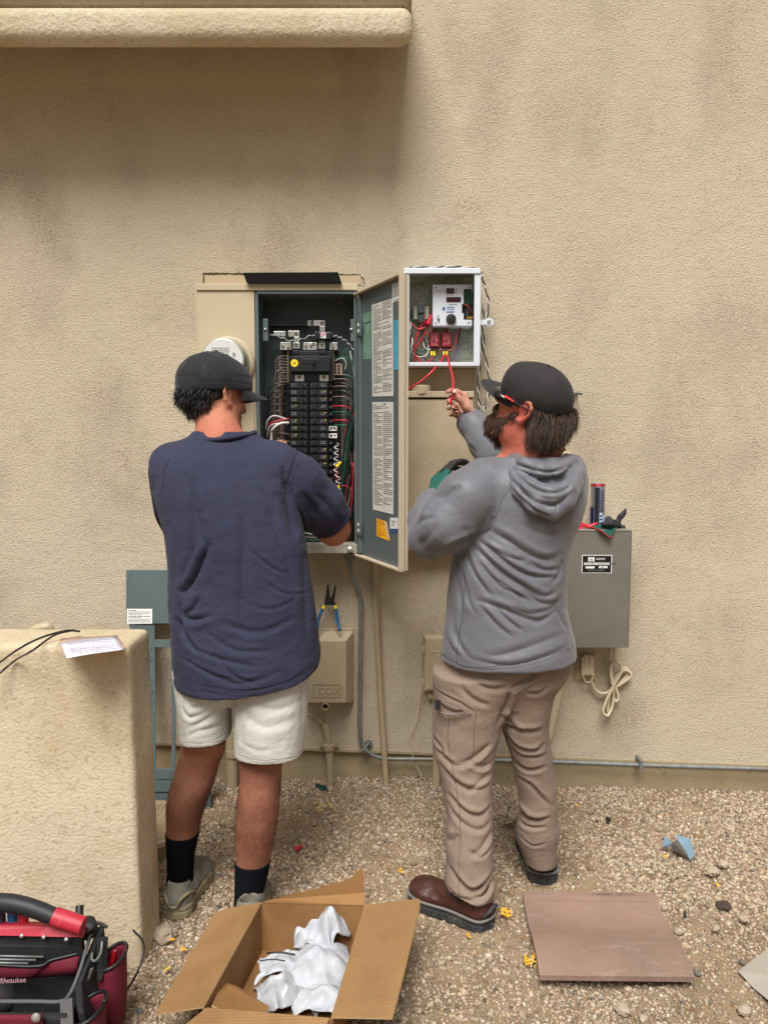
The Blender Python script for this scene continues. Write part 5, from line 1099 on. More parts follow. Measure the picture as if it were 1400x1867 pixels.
# tools in the bag
for k, (x, y, m, lab, dx) in enumerate(((24, 1676, M_blue, 'blue-handled screwdriver poking up beneath the bag\'s rubber handle', 4), (44, 1677, M_red, 'bright red-handled screwdriver poking up beneath the bag\'s rubber handle', 5), (2, 1678, mat('plum', S(54, 44, 66), .5), 'dark plum-handled screwdriver at the far left under the bag\'s rubber handle', 3))):
    c = G(x, y, .31); q = MB().tube([c + Vector((0, .0, -.05)), c + Vector((-.005, .01, .0)), c + Vector((-.008, .012, .018))], [.010, .012, .011], 10, 0, 3).build('screwdriver', [m], smooth=50); tag(q, lab, 'screwdriver', 'screwdrivers in the tool bag')
c = G(206, 1752, .19); o = MB().tube([c + Vector((-.012, -.005, -.03)), c + Vector((0, 0, 0)), c + Vector((.004, .006, .022))], [.012, .013, .008], 8, 0, 3, .6).build('pliers', [mat('tool_red', S(176, 20, 34), .35)], smooth=40); tag(o, 'small red pliers in the side pocket of the tool bag', 'pliers')

# ---------------- litter on the gravel ----------------
o = MB().tube([G(192, 1870), G(200, 1852, .02), G(225, 1815, .04), G(250, 1775, .08), G(262, 1738, .11), G(260, 1715, .125), G(243, 1696, .135)], .0030, 8, 0, 8).build('black_wire', [M_wireblack], smooth=180); tag(o, 'stiff black wire curling up from the gravel beside the tool bag', 'wire')
def blob(name, c, r_, seed, m, lab, cat, group=None, base=I2, flat=.6):
    r2 = np.random.default_rng(seed); r_ = r_ * .8; v = base[0] * (1 + r2.normal(0, .10, (len(base[0]), 1))) * np.array([1, r2.uniform(.65, .95), flat]) * r_
    th = r2.uniform(0, 6); c_, s_ = math.cos(th), math.sin(th); v = np.stack([v[:, 0] * c_ - v[:, 1] * s_, v[:, 0] * s_ + v[:, 1] * c_, v[:, 2]], 1)
    o = rawmesh(name, v + np.array([c.x, c.y, c.z + r_ * flat * .45]), base[1], m, smooth=35); return tag(o, lab, cat, group)
I3 = subd(*I2)
M_rock = mat('pale_rock', S(172, 156, 136), .9, bump=[(60, .004), (200, .001)], var=[(30, .4, .7, S(146, 128, 108))])
M_rock2 = mat('grey_rock', S(104, 100, 94), .9, bump=[(60, .003)], var=[(30, .4, .7, S(108, 102, 96))])
for k, (x, y, r_, m, lab) in enumerate(((1298, 1592, .030, M_rock, 'round pinkish rock on the gravel below the blue wrapper'), (1318, 1578, .026, M_rock, 'pale rock just right of the round pinkish rock'), (1355, 1677, .020, M_rock, 'cream rock on the gravel at the right edge'),
        (1305, 1694, .018, M_rock, 'white rock lying right of the roof tile'), (1357, 1845, .024, M_rock, 'cream pitted rock at the lower right corner'), (1135, 1845, .026, M_rock, 'long pale rock below the roof tile'), (1237, 1700, .018, M_rock, 'pale rock touching the curved right edge of the roof tile'),
        (1210, 1657, .012, M_rock, 'small white rock at the upper right of the roof tile'), (385, 1597, .016, M_rock, 'pale stone beside the left toe of the grey running shoe'), (398, 1599, .014, M_rock2, 'grey stone next to the pale stone by the running shoe'),
        (555, 1612, .013, M_rock2, 'dark grey stone behind the torn box flap'), (1271, 1776, .013, M_rock2, 'grey stone at the near right corner of the roof tile'), (1352, 1755, .012, M_rock2, 'blue-grey stone left of the clear plastic sheet'), (300, 1708, .045, M_rock, 'lump of broken concrete in front of the left shoe\'s heel'),
        (763, 1473, .015, M_rock, 'white stone below the leaning thin pipe'), (255, 1845, .014, M_rock2, 'grey square stone by the black wire near the box flap'))):
    blob('rock', G(x, y), r_, 30 + k, m, lab, 'rock', 'larger rocks on the gravel', I3)
def scrap(name, pts, m, lab, cat, t=.0015, bump_=.004, seed=1, group=None):
    c = sum((Vector(p) for p in pts), Vector()) / len(pts); r2 = random.Random(seed); V = [c + Vector((0, 0, bump_ * 1.5))]; V += [Vector(p) + Vector((0, 0, r2.uniform(.001, bump_))) for p in pts]; n = len(pts)
    o = MB().add(V, [(0, 1 + (i + 1) % n, 1 + i) for i in range(n)]).build(name, [m]); md = o.modifiers.new('s', 'SOLIDIFY'); md.thickness = t; return tag(o, lab, cat, group)
M_bl = mat('blue_wrap', S(122, 146, 162), .5)
wr = thing('wrapper', tuple(G(1240, 1560)), 'crumpled pale blue wrapper lying on the gravel at the right', 'wrapper')
for k, (pts, b_) in enumerate((([(1232, 1522, .03), (1258, 1530, .035), (1267, 1558, .02), (1258, 1568, .004), (1240, 1545, .01)], 0), ([(1207, 1544, .004), (1212, 1524, .03), (1226, 1536, .03), (1228, 1545, .01)], 0), ([(1226, 1536, .03), (1234, 1530, .03), (1258, 1566, .003), (1222, 1548, .004)], 1))):
    o = MB().add([G(*p) for p in pts], [tuple(range(len(pts)))]).build('wrapper_fold', [[M_bl, mat('wrap_dark', S(90, 84, 76), .7)][b_]], wr); md = o.modifiers.new('s', 'SOLIDIFY'); md.thickness = .002
scrap('plastic_sheet', [G(1345, 1773), G(1400, 1732), G(1440, 1760), G(1430, 1850), G(1400, 1829), G(1370, 1800)], mat('hazy_plastic', S(164, 157, 146), .25, coat=.3), 'clear plastic bag lying at the right edge of the gravel', 'plastic bag', .001, .012, 3)
scrap('bark_chip', [G(1304, 1643), G(1326, 1643), G(1334, 1655), G(1328, 1659), G(1308, 1655)], mat('dark_chip', S(64, 52, 44), .8), 'dark brown chip on the gravel right of the roof tile', 'debris', .003, .003, 4)
scrap('black_scrap', [G(1246, 1661), G(1250, 1661), G(1251, 1673), G(1247, 1673)], M_black, 'tiny black scrap between the roof tile and the brown chip', 'debris', .003, .003, 5)
scrap('black_scrap', [G(1103, 1490), G(1112, 1491), G(1114, 1497), G(1105, 1497)], M_black, 'tiny black scrap on the gravel right of the tan trousers', 'debris', .003, .003, 6)
scrap('dry_leaf', [G(918, 1506, .005), G(930, 1502, .02), G(942, 1494, .03), (G(940, 1508, .01)), G(930, 1512)], mat('brown_leaf', S(96, 78, 62), .8), 'dry brown leaf beside the bearded man\'s far ankle', 'leaf', .001, .004, 7)
o = MB().prism([G(570, 1436, .0), G(576, 1432, .02), G(596, 1438, .02), G(598, 1450, .0)], (0, .02, .002)).build('green_strip', [mat('dark_green_plastic', S(16, 62, 48), .4)], bevel=.002); tag(o, 'dark green plastic strip half buried beside the grey-footed pipe', 'debris')
c = G(544, 1546, .012); o = MB().tube([c + Vector((-.012, -.004, -.004)), c + Vector((0, 0, 0)), c + Vector((.014, .006, .006))], [.009, .007, .003], 8).build('wire_nut', [mat('nut_red', S(196, 22, 48), .4)], smooth=50); tag(o, 'red wire nut lying on the gravel between the two men', 'wire nut')
M_pet = mat('yellow_petal', S(240, 180, 20), .6); M_pet2 = mat('dry_petal', S(206, 176, 110), .7)
def flowers(x, y, n, w_, seed, lab, m=M_pet):
    r2 = random.Random(seed); mb = MB()
    for k in range(n):
        c = G(x + r2.uniform(-w_, w_), y + r2.uniform(-w_, w_) * .7, r2.uniform(.008, .018)); a = r2.uniform(0, 6); l_ = r2.uniform(.004, .010); d = Vector((math.cos(a), math.sin(a), r2.uniform(-.3, .5))) * l_; e_ = Vector((-math.sin(a), math.cos(a), r2.uniform(-.3, .3))) * l_ * .4
        mb.tube([c - d, c + e_ * .5, c + d], [.0012, .0030, .0010], 5, 0 if r2.random() < .75 else 1)
    return tag(mb.build('fallen_flowers', [m, M_pet2], smooth=60), lab, 'fallen petals', 'yellow petals on the ground')
flowers(594, 1468, 26, 17, 1, 'pale yellow dry petals at the foot of the grey-footed pipe', M_pet2); flowers(969, 1749, 26, 13, 2, 'bright yellow petal cluster against the left edge of the roof tile'); flowers(921, 1663, 16, 10, 3, 'yellow and orange petals beside the heel of the brown boot')
flowers(440, 1713, 4, 5, 4, 'few yellow petals hidden behind the cardboard box'); flowers(313, 1712, 4, 4, 5, 'yellow petals on the concrete lump by the running shoe'); flowers(337, 1729, 4, 5, 6, 'yellow petals between the concrete lump and the left box flap'); flowers(732, 1587, 3, 4, 7, 'yellow petals ahead of the brown boot toe'); flowers(1052, 1467, 2, 3, 8, 'single yellow petal on the gravel right of the tan trousers'); flowers(854, 1706, 3, 4, 9, 'yellow petals directly below the brown boot sole'); flowers(1308, 1614, 2, 3, 10, 'yellow petal below the round pinkish rock'); flowers(1213, 1560, 2, 4, 11, 'yellow petal below the blue wrapper'); flowers(308, 1765, 4, 4, 12, 'yellow petals left of the left box flap')
# ================= PEOPLE =================
class Fr:      # local frame: x right, y forward, z up
    def __init__(s, c, fwd, up=(0, 0, 1)):
        f_ = Vector(fwd).normalized(); u_ = Vector(up); u_ = (u_ - f_ * u_.dot(f_)).normalized(); r_ = f_.cross(u_)
        s.c = Vector(c); s.x, s.y, s.z = r_, f_, u_; s.M = np.array([[r_[i], f_[i], u_[i]] for i in range(3)])
    def __call__(s, x, y, z): return s.c + s.x * x + s.y * y + s.z * z
    def loc(s, V): return (V - np.array(s.c)) @ s.M
    def glob(s, V): return V @ s.M.T + np.array(s.c)
def chain(f, pts, k=.02, Y=None):      # pts: (px, py, Y, width in px)
    q = [(P(a, b, c), RW(w_, P(a, b, c)) / 2) for a, b, c, w_ in pts]
    for i in range(len(q) - 1): f.add(cone(q[i][0], q[i + 1][0], q[i][1], q[i + 1][1]), k)
def rows(rs, Yd, b):       # silhouette rows traced from the photo: (py, xl, xr[, Yc, b])
    out = []
    for r_ in rs:
        Yc = r_[3] if len(r_) > 3 else Yd; bb = r_[4] if len(r_) > 4 else b
        l_ = P(r_[1], r_[0], Yc); q = P(r_[2], r_[0], Yc); a_ = (q.x - l_.x) / 2
        out.append((l_.z, (l_.x + q.x) / 2, Yc, a_, bb if bb > 0 else a_ * -bb))
    return out
def add_head(f, H, brow=True):
    f.add(ell(H(0, -.012, .028), (.076, .097, .088), H.M), .01)
    f.add(ell(H(0, .028, -.035), (.060, .066, .075), H.M), .03)
    f.add(cone(H(-.045, .01, -.055), H(-.012, .078, -.088), .022, .020), .02); f.add(cone(H(.045, .01, -.055), H(.012, .078, -.088), .022, .020), .02)
    f.add(cone(H(-.030, .080, .030), H(.030, .080, .030), .014, .014), .012)
    f.add(ell(H(-.034, .094, .012), (.016, .012, .010), H.M), .008, neg=True); f.add(ell(H(.034, .094, .012), (.016, .012, .010), H.M), .008, neg=True)
    f.add(cone(H(0, .090, .018), H(0, .108, -.022), .008, .012), .010); f.add(ell(H(-.011, .100, -.026), (.008, .009, .007), H.M), .005); f.add(ell(H(.011, .100, -.026), (.008, .009, .007), H.M), .005)
    f.add(cone(H(-.018, .088, -.052), H(.018, .088, -.052), .007, .007), .006); f.add(cone(H(-.015, .086, -.062), H(.015, .086, -.062), .007, .007), .005)
    f.add(ell(H(-.038, .062, -.022), (.020, .020, .016), H.M), .02); f.add(ell(H(.038, .062, -.022), (.020, .020, .016), H.M), .02)
    for s_ in (-1, 1):
        hel = [(.012, .006), (.012, .022), (.002, .033), (-.012, .034), (-.022, .022), (-.021, .002), (-.012, -.018), (-.002, -.028), (.006, -.026)]
        q = [H(s_ * (.079 + .014 * (1 - (y_ + .022) / .034)), y_ - .002, z_ - .002) for y_, z_ in hel]
        f.add(ell(H(s_ * .080, -.004, .004), (.007, .017, .028), H.M), .004)
        for i in range(len(q) - 1): f.add(cone(q[i], q[i + 1], .0052 if i < 6 else .0065, .0052 if i < 5 else .0068), .003)
        f.add(ell(H(s_ * .092, .000, -.002), (.008, .008, .012), H.M), .004, neg=True)
def add_eyes(root, H):
    for s_ in (-1, 1):
        MB().lathe([(.001, -.011), (.008, -.008), (.011, 0), (.008, .008), (.004, .0105)], H(s_ * .033, .079, .012), H.y, 16, 0).lathe([(.0045, .0102), (.0045, .0112), (.001, .0114)], H(s_ * .033, .079, .012), H.y, 12, 1).build('eye', [mat('eye_white', S(220, 215, 208), .2), mat('iris', S(60, 42, 30), .2)], root, smooth=60)
def cap(root, H, m, mb_, name='cap', zcut=.022, brimdrop=.0, zc=.0, brim_up=0.0, tilt=0.0, sc=1.0, lift=0.0, bw=1.0, bl=.076, curve=.030):
    lo = np.array(H.c) - .17; f = Field(lo, lo + .36, .003)
    C0 = (0, -.006, .036 + lift); R0 = np.array((.092, .112, .094)) * sc
    f.add(ell(H(*C0), R0, H.M)); f.add(ell(H(0, .055, .055 + lift), (.062 * sc, .052 * sc, .055 * sc), H.M), .03)
    f.cut(H(0, 0, zcut + lift), -H.z - H.y * tilt)
    f.add(ell(H(0, -.006, .028 + lift), (.080 * sc, .100 * sc, .080 * sc), H.M), neg=True)
    V, Q = f.mesh(); V = smoothmesh(V, Q, 2); N = vnormals(V, Q); Lc = f_loc = H.loc(V)
    an = np.arctan2(Lc[:, 0], Lc[:, 1] + .006); rr = np.hypot(Lc[:, 0], Lc[:, 1] + .006)
    d = np.zeros(len(V))
    for k in range(6):
        a0 = math.pi * (k / 3 + 1 / 6); dd = np.abs((an - a0 + math.pi) % (2 * math.pi) - math.pi) * rr
        d -= .0016 * np.exp(-(dd / .0028) ** 2) * (rr > .006); 
    zb = Lc[:, 2] - (zcut + lift) + tilt * Lc[:, 1]
    d -= .0010 * np.exp(-((zb - .022) / .0022) ** 2)
    d += vnoise(V, 28, 5) * .0018 + vnoise(V, (12, 12, 30), 6) * .0022 * (zb < .05)
    V = V + N * d[:, None]
    o = rawmesh(name, V, Q, m, root, smooth=180)
    mb = MB(); c = H(0, -.006, .129 * sc + lift + .001 - (.0 if sc == 1 else .0)); mb.lathe([(.001, -.004), (.008, -.002), (.008, .002), (.004, .005), (.001, .006)], c, H.z, 14); mb.build('cap_button', [m], o, smooth=60)
    mb = MB()
    for a0 in (math.pi * 2 / 3, -math.pi * 2 / 3, math.pi, math.pi / 3, -math.pi / 3):
        el_ = .75; p = H(math.sin(a0) * R0[0] * math.cos(el_), -.006 + math.cos(a0) * R0[1] * math.cos(el_), C0[2] + R0[2] * math.sin(el_)); nrm = (p - H(*C0)).normalized()
        mb.lathe([(.0036, -.0005), (.0036, .001), (.002, .0012), (.002, .0)], p, nrm, 10)
    mb.build('eyelet', [m], o, smooth=60)
    # brim
    nu, nv = 25, 9; V = []
    for j in range(nv):
        v = j / (nv - 1)
        for i in range(nu):
            u = -1 + 2 * i / (nu - 1); ph = u * rad(66)
            bx_, by_ = math.sin(ph) * .0895 * sc, -.006 + math.cos(ph) * .109 * sc
            ln = bl * max(1 - abs(u) ** 2.6, 0) ** .5 * (1 - .10 * u * u)
            x = bx_ * (1 - .05 * v * bw) * bw; y = by_ + ln * v
            z = .008 + zcut + lift - tilt * by_ * 1.0 - curve * (u * u) * (.3 + v * .7) - brimdrop * v + brim_up * v
            V.append(H(x, y, z))
    F = [(j * nu + i, j * nu + i + 1, (j + 1) * nu + i + 1, (j + 1) * nu + i) for j in range(nv - 1) for i in range(nu - 1)]
    b_ = MB().add(V, F).build('cap_brim', [mb_], o, smooth=180); md = b_.modifiers.new('s', 'SOLIDIFY'); md.thickness = .0035; md.offset = 0; sb = b_.modifiers.new('ss', 'SUBSURF'); sb.levels = 1; sb.render_levels = 1
    return o
def strands(name, roots, dirs, ln, wid, m, root, seed=1, grav=.6, curl=.006, npt=6, clump=0.0, tints=None):
    r = np.random.default_rng(seed); n = len(roots); L = ln * r.uniform(.55, 1.15, n) if np.isscalar(ln) else ln * r.uniform(.6, 1.12, n); P_ = [roots]; D = dirs / np.linalg.norm(dirs, axis=1)[:, None]
    ph = r.uniform(0, 6.28, (n, 3)); side = np.cross(D, r.normal(0, 1, (n, 3))); side /= np.linalg.norm(side, axis=1)[:, None]
    ck = (vnoise(roots, 70, seed)[:, None] * 3 + ph * .25)
    for k in range(1, npt):
        t = k / (npt - 1); D = D + np.array([0, 0, -grav]) / npt; D /= np.linalg.norm(D, axis=1)[:, None]
        P_.append(P_[-1] + D * (L / (npt - 1))[:, None] + np.sin(ck + t * 5) * curl / npt * 2)
    A = np.stack(P_, 1); T = np.gradient(A, axis=1); T /= np.linalg.norm(T, axis=2)[:, :, None] + 1e-9
    s_ = np.cross(T, np.broadcast_to(r.normal(0, 1, (n, 1, 3)), T.shape)); s_ /= np.linalg.norm(s_, axis=2)[:, :, None] + 1e-9; b_ = np.cross(T, s_)
    w_ = wid * (1 - .85 * np.linspace(0, 1, npt) ** 2)[None, :, None] * r.uniform(.6, 1.3, (n, 1, 1))
    V = np.stack([A + s_ * w_ * math.cos(a) + b_ * w_ * math.sin(a) for a in (0, 2.094, 4.189)], 2).reshape(-1, 3)
    Q = []
    for k in range(npt - 1):
        for j in range(3):
            base = (np.arange(n) * npt + k) * 3; Q.append(np.stack([base + j, base + (j + 1) % 3, base + 3 + (j + 1) % 3, base + 3 + j], 1))
    T_ = None
    if tints is not None:
        c = np.array(tints)[r.integers(0, len(tints), n)] * r.uniform(.75, 1.25, (n, 1)); T_ = np.concatenate([np.repeat(c, npt * 3, 0), np.ones((n * npt * 3, 1))], 1)
    return rawmesh(name, V, np.concatenate(Q), m, root, smooth=180, tint=T_)
def finger(f, js, r0=.0098, r1=.0078, k=.004, cr=True):
    n = len(js)
    for i in range(n - 1): f.add(cone(js[i], js[i + 1], r0 + (r1 - r0) * i / (n - 1), r0 + (r1 - r0) * (i + 1) / (n - 1)), k)
def auto_hand(f, w_, D, Np, thumb_side, curl=.5, sc=1.0):
    """palm and five separate curled fingers from a wrist point; D towards knuckles, Np palm normal, thumb_side +-1 gives the thumb's side along D x Np"""
    D = Vector(D).normalized(); Np = Vector(Np); Np = (Np - D * Np.dot(D)).normalized(); Sd = D.cross(Np) * thumb_side; w_ = Vector(w_)
    tips = []
    for k, (off, ln, L) in enumerate(((.030, .088, (.043, .026, .022)), (.010, .092, (.047, .030, .023)), (-.010, .088, (.043, .028, .022)), (-.029, .079, (.034, .021, .020)))):
        kn = w_ + (D * ln + Sd * off) * sc; f.add(cone(w_ + Sd * off * .55 * sc + D * .01, kn, .019 * sc, .0125 * sc, (tuple(Np), .72)), .012)
        js = [kn]; d = D.copy(); c_ = curl * (1 + .12 * k)
        for s_, l in enumerate(L):
            a = c_ * (.7, 1.1, .8)[s_]; d = (d * math.cos(a) + Np * math.sin(a)).normalized(); js.append(js[-1] + d * l * sc)
            # next rotation continues in the same plane
        finger(f, js, .0098 * sc, .0078 * sc); tips.append(js[-1])
    b_ = w_ + (D * .022 + Sd * .024) * sc; t1 = b_ + (D * .030 + Sd * .022 + Np * .012) * sc; t2 = t1 + (D * .026 + Sd * .004 + Np * .014) * sc; t3 = t2 + (D * .022 - Sd * .006 + Np * .008) * sc
    f.add(cone(b_, t1, .017 * sc, .012 * sc), .01); finger(f, [t1, t2, t3], .0112 * sc, .0088 * sc)
    return tips
def shoe(root, heel, toe, name, mu, ms, ht=.10, soleh=.028, wd=.052, boot=False, extra=None, res=.003):
    heel = Vector(heel); toe = Vector(toe); d = toe - heel; L = d.length; H = Fr(heel, d); lo = np.minimum(np.array(heel), np.array(toe)) - .09; hi = np.maximum(np.array(heel), np.array(toe)) + .09; hi[2] = .24; lo[2] = -.02
    def foot(off, z0, z1, r_=.006):
        t = np.array([0, .04, .12, .3, .45, .6, .75, .88, .96, 1.0]); hw = np.array([.010, .60, .78, .76, .78, .92, 1.0, .86, .55, .02]) * wd + off
        M = H.M; c = np.array(H.c)
        def fn(x, y, z):
            dx, dy, dz = x - c[0], y - c[1], z - c[2]; ly = dx * M[0, 1] + dy * M[1, 1] + dz * M[2, 1]; lx = dx * M[0, 0] + dy * M[1, 0] + dz * M[2, 0]; lz = dx * M[0, 2] + dy * M[1, 2] + dz * M[2, 2]
            h = np.interp(ly / L, t, hw); q1 = np.abs(lx) - h; q1 = np.maximum(q1, np.maximum(-ly - off, ly - L - off)); q2 = np.maximum(z0 - lz, lz - z1)
            return np.sqrt(np.maximum(q1 + r_, 0) ** 2 + np.maximum(q2 + r_, 0) ** 2) + np.minimum(np.maximum(q1, q2) + r_, 0) - r_
        return fn, lo, hi
    f = Field(lo, hi, res)
    f.add(foot(-.004, .012, soleh + .020, .012))
    f.add(cone(H(0, .045, .055), H(0, .05, ht), .036, .036 if boot else .033), .02); f.add(cone(H(0, .05, .055), H(0, L * .45, .060), .036, .036), .02); f.add(cone(H(0, L * .45, .058), H(0, L * .72, .044), .036, .034), .02)
    f.add(ell(H(0, L * .80, .036), (wd * .86, L * .175, .038 if boot else .030), H.M), .02)
    if boot: f.add(cone(H(0, .052, ht - .02), H(0, .075, ht + .05), .040, .041), .02); f.add(cone(H(0, .042, .05), H(0, .055, .09), .036, .036), .02)
    else: f.add(cone(H(0, .052, ht - .012), H(0, .056, ht + .05), .027, .026), .008, neg=True)
    f.cut(H(0, 0, .012), -H.z)
    V, Q = f.mesh(); V = smoothmesh(V, Q, 2); N = vnormals(V, Q); V += N * (vnoise(V, 40, 2) * .0012)[:, None]
    o = rawmesh(name, V, Q, mu, root, smooth=180)
    f = Field(lo, hi, res); f.add(foot(.004 if boot else .002, -.006, soleh, .006)); 
    if not boot: f.add(foot(-.002, .0, soleh + .006, .006))
    V, Q = f.mesh(); V = smoothmesh(V, Q, 1); N = vnormals(V, Q); Lc = H.loc(V)
    V += N * (-.0022 * np.exp(-((Lc[:, 2] - soleh * .62) / .0028) ** 2))[:, None]
    if boot: V += N * (-.0022 * (np.sin(Lc[:, 1] * 300) > .2) * (Lc[:, 2] < soleh * .42) * (np.abs(N[:, 2]) < .6))[:, None]
    rawmesh('sole', V, Q, ms, o, smooth=180)
    return o, H, L
def sk_tint(V, base, zones):
    C = np.tile(np.array(base), (len(V), 1))
    for c, r_, col in zones:
        w_ = np.exp(-(np.linalg.norm((V - np.array(c)) / np.array(r_), axis=1)) ** 4)[:, None]; C = C * (1 - w_) + np.array(col) * w_
    n = vnoise(V, 22, 8)[:, None] * .10 + vnoise(V, 60, 7)[:, None] * .06 + vnoise(V, 160, 9)[:, None] * .07; C = C * (1 + n)
    return np.concatenate([C, np.ones((len(V), 1))], 1)
def cloth(name, f, m, root, strokes=(), Y=-.9, wr=(), it=2, extra=None):
    V, Q = f.mesh(); V = smoothmesh(V, Q, it)
    if strokes: V = folds(V, Q, strokes, Y)
    N = vnormals(V, Q)
    for sc_, amp, seed, *sharp in wr:
        n = vnoise(V, sc_, seed)
        if sharp: n = (1 - np.abs(n) * 2.2) * .5
        V = V + N * (n * amp)[:, None]
    if extra is not None: V = extra(V, Q)
    return rawmesh(name, V, Q, m, root, smooth=180)
from mathutils.bvhtree import BVHTree
def surf_line(obj, paths, r_, m, name, lift=.0006, flat=None, parent=None):    # stitched seam lying on a garment
    me = obj.data; o_ = org(obj); bv = BVHTree.FromPolygons([v.co + o_ for v in me.vertices], [tuple(p.vertices) for p in me.polygons]); mb = MB()
    for path in paths:
        q = [Vector((a, b, 0)) for a, b in path]; q = catmull(q, 8); pts = []
        for a in q:
            d = ray(a.x, a.y).normalized(); h = bv.ray_cast(CAMP, d)
            if h[0] is not None and (not pts or (h[0] - pts[-1]).length < .06): pts.append(h[0] + h[1] * lift * (1 if h[1].dot(d) < 0 else -1))
        if len(pts) > 2: mb.tube(pts, r_, 5)
    return mb.build(name, [m], parent or obj, smooth=180)
def tuck(obj, fields, excl, depth=.009):     # keep the body just inside its clothes
    me = obj.data; n = len(me.vertices); co = np.empty(n * 3, np.float32); me.vertices.foreach_get('co', co); V = co.reshape(-1, 3).astype(float) + np.array(obj.location)
    nn_ = np.empty(n * 3, np.float32); me.vertex_normals.foreach_get('vector', nn_); N = nn_.reshape(-1, 3)
    ok = np.ones(n, bool)
    for c, r_ in excl: ok &= np.linalg.norm(V - np.array(c), axis=1) > r_
    for f in fields:
        i = np.round((V - f.lo) / f.h).astype(int); ins = ((i >= 1) & (i < f.n - 1)).all(1); i = np.clip(i, 0, f.n - 1); d = f.D[i[:, 0], i[:, 1], i[:, 2]]
        m = ins & ok & (d > -depth) & (d < .03); V[m] -= N[m] * (d[m] + depth)[:, None]
    me.vertices.foreach_set('co', (V - np.array(obj.location)).astype(np.float32).ravel()); me.update()
M_skin = mat('skin', (.5, .25, .16), .68, attr='tint', bump=[(350, .0010, 3), (90, .0008, 3)], var=[], sss=.06, spec=.28)
# ---------------- man in the navy shirt ----------------
H1 = Fr(P(391, 724, -.72), (math.sin(rad(46)), math.cos(rad(46)), -.16), (-.10, .0, 1))
f = Field((P(270, 900, -1.1).x - .06, -1.16, -.03), (P(645, 900, -.5).x + .08, -.08, 1.80), .0035)
add_head(f, H1)
f.add(cone(P(400, 815, -.79), P(394, 762, -.745), RW(88, P(403, 800, -.8)) / 2, RW(74, P(403, 770, -.75)) / 2), .03)
f.add(cone(P(345, 852, -.79), P(403, 806, -.78), .04, .05), .04); f.add(cone(P(480, 852, -.79), P(403, 806, -.78), .04, .05), .04)
f.add(loft(rows([(830, 330, 500), (900, 320, 520), (1000, 335, 530), (1100, 345, 530), (1200, 345, 540), (1270, 345, 540)], -.84, .09)), .03)
# legs
chain(f, [(382, 1260, -.86, 100), (375, 1335, -.86, 74)], .02); chain(f, [(490, 1260, -.88, 105), (480, 1345, -.89, 76)], .02)
f.add(loft(rows([(1320, 330, 416, -.86, .066), (1365, 331, 411, -.855, .062), (1399, 322, 398, -.85, .060), (1439, 309, 386, -.865, .066), (1470, 304, 374, -.865, .060), (1505, 304, 364, -.86, .050), (1540, 307, 356, -.855, .040), (1585, 308, 350, -.85, .036), (1625, 308, 348, -.85, .040)], -.87, .06), 2.0), .01)
f.add(loft(rows([(1330, 436, 520, -.895, .066), (1375, 436, 516, -.90, .062), (1420, 438, 513, -.905, .062), (1457, 433, 510, -.915, .067), (1500, 429, 506, -.92, .062), (1548, 430, 497, -.92, .048), (1580, 431, 489, -.915, .041), (1620, 431, 478, -.91, .037), (1670, 430, 470, -.91, .040)], -.9, .06), 2.0), .01)
# arms
chain(f, [(505, 845, -.80, 95), (560, 900, -.74, 84), (606, 962, -.66, 58), (608, 966, -.64, 56)], .02)
rw = P(572, 932, -.34); e_ = P(608, 966, -.65); f.add(cone(e_, (e_ + rw) / 2, .044, .042), .02); f.add(cone((e_ + rw) / 2, rw, .042, .027), .02)
auto_hand(f, rw, (-.12, .9, .15), (-.8, -.05, -.5), 1, .45)
chain(f, [(320, 850, -.79, 95), (318, 920, -.66, 80), (328, 960, -.58, 62)], .02)
le = P(328, 960, -.58); lw = P(452, 846, -.30); f.add(cone(le, (le * .5 + lw * .5), .044, .040), .02); f.add(cone((le + lw) / 2, lw, .040, .027), .02)
auto_hand(f, lw, (.45, .6, .5), (.6, .1, -.6), -1, .35)
V, Q = f.mesh(); V = smoothmesh(V, Q, 2, .4); N = vnormals(V, Q); V += N * (vnoise(V, 30, 2) * .0010)[:, None]
sk1 = S(184, 122, 96)
Tn = sk_tint(V, sk1, [(P(400, 790, -.80), (.12, .12, .05), S(182, 110, 88)), (H1(.03, .06, -.06), (.05, .05, .04), S(150, 104, 84)), (P(345, 1450, -.88), (.12, .2, .17), S(118, 76, 58)), (P(470, 1470, -.92), (.12, .2, .22), S(134, 86, 66))])
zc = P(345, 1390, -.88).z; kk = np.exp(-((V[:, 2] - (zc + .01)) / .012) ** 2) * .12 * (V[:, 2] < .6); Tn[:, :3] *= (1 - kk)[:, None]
man1 = rawmesh('person', V, Q, M_skin, smooth=180, tint=Tn, loc=(P(400, 1100, -.87).x, -.87, 0))
tag(man1, 'man in a navy T-shirt, white shorts and black cap working inside the open electrical panel', 'person')
add_eyes(man1, H1)
# cap and hair
M_cap1 = mat('cap_black_dusty', S(19, 21, 27), .85, var=[(13, .54, .70, S(66, 68, 72), 9, (1, 1, .5)), (60, .6, .8, S(34, 38, 46))], bump=[(400, .0006)], sheen=.1)
M_hairblk = mat('black_hair', S(26, 24, 24), .45, attr='tint')
cap(man1, H1, M_cap1, M_cap1, tilt=-.16, brimdrop=.010, lift=.0, sc=1.09, zcut=.012)
def skullpts(H, n, seed, z0, z1, a0, a1, r=(.080, .101, .092)):
    r_ = np.random.default_rng(seed); az = r_.uniform(a0, a1, n); z = r_.uniform(z0, z1, n); s_ = np.sqrt(np.clip(1 - ((z - .028) / r[2]) ** 2, .05, 1))
    L = np.stack([np.sin(az) * r[0] * s_, -.012 - np.cos(az) * r[1] * s_, z], 1); N_ = np.stack([np.sin(az), -np.cos(az), 0 * az], 1); return H.glob(L), N_ @ H.M.T, L
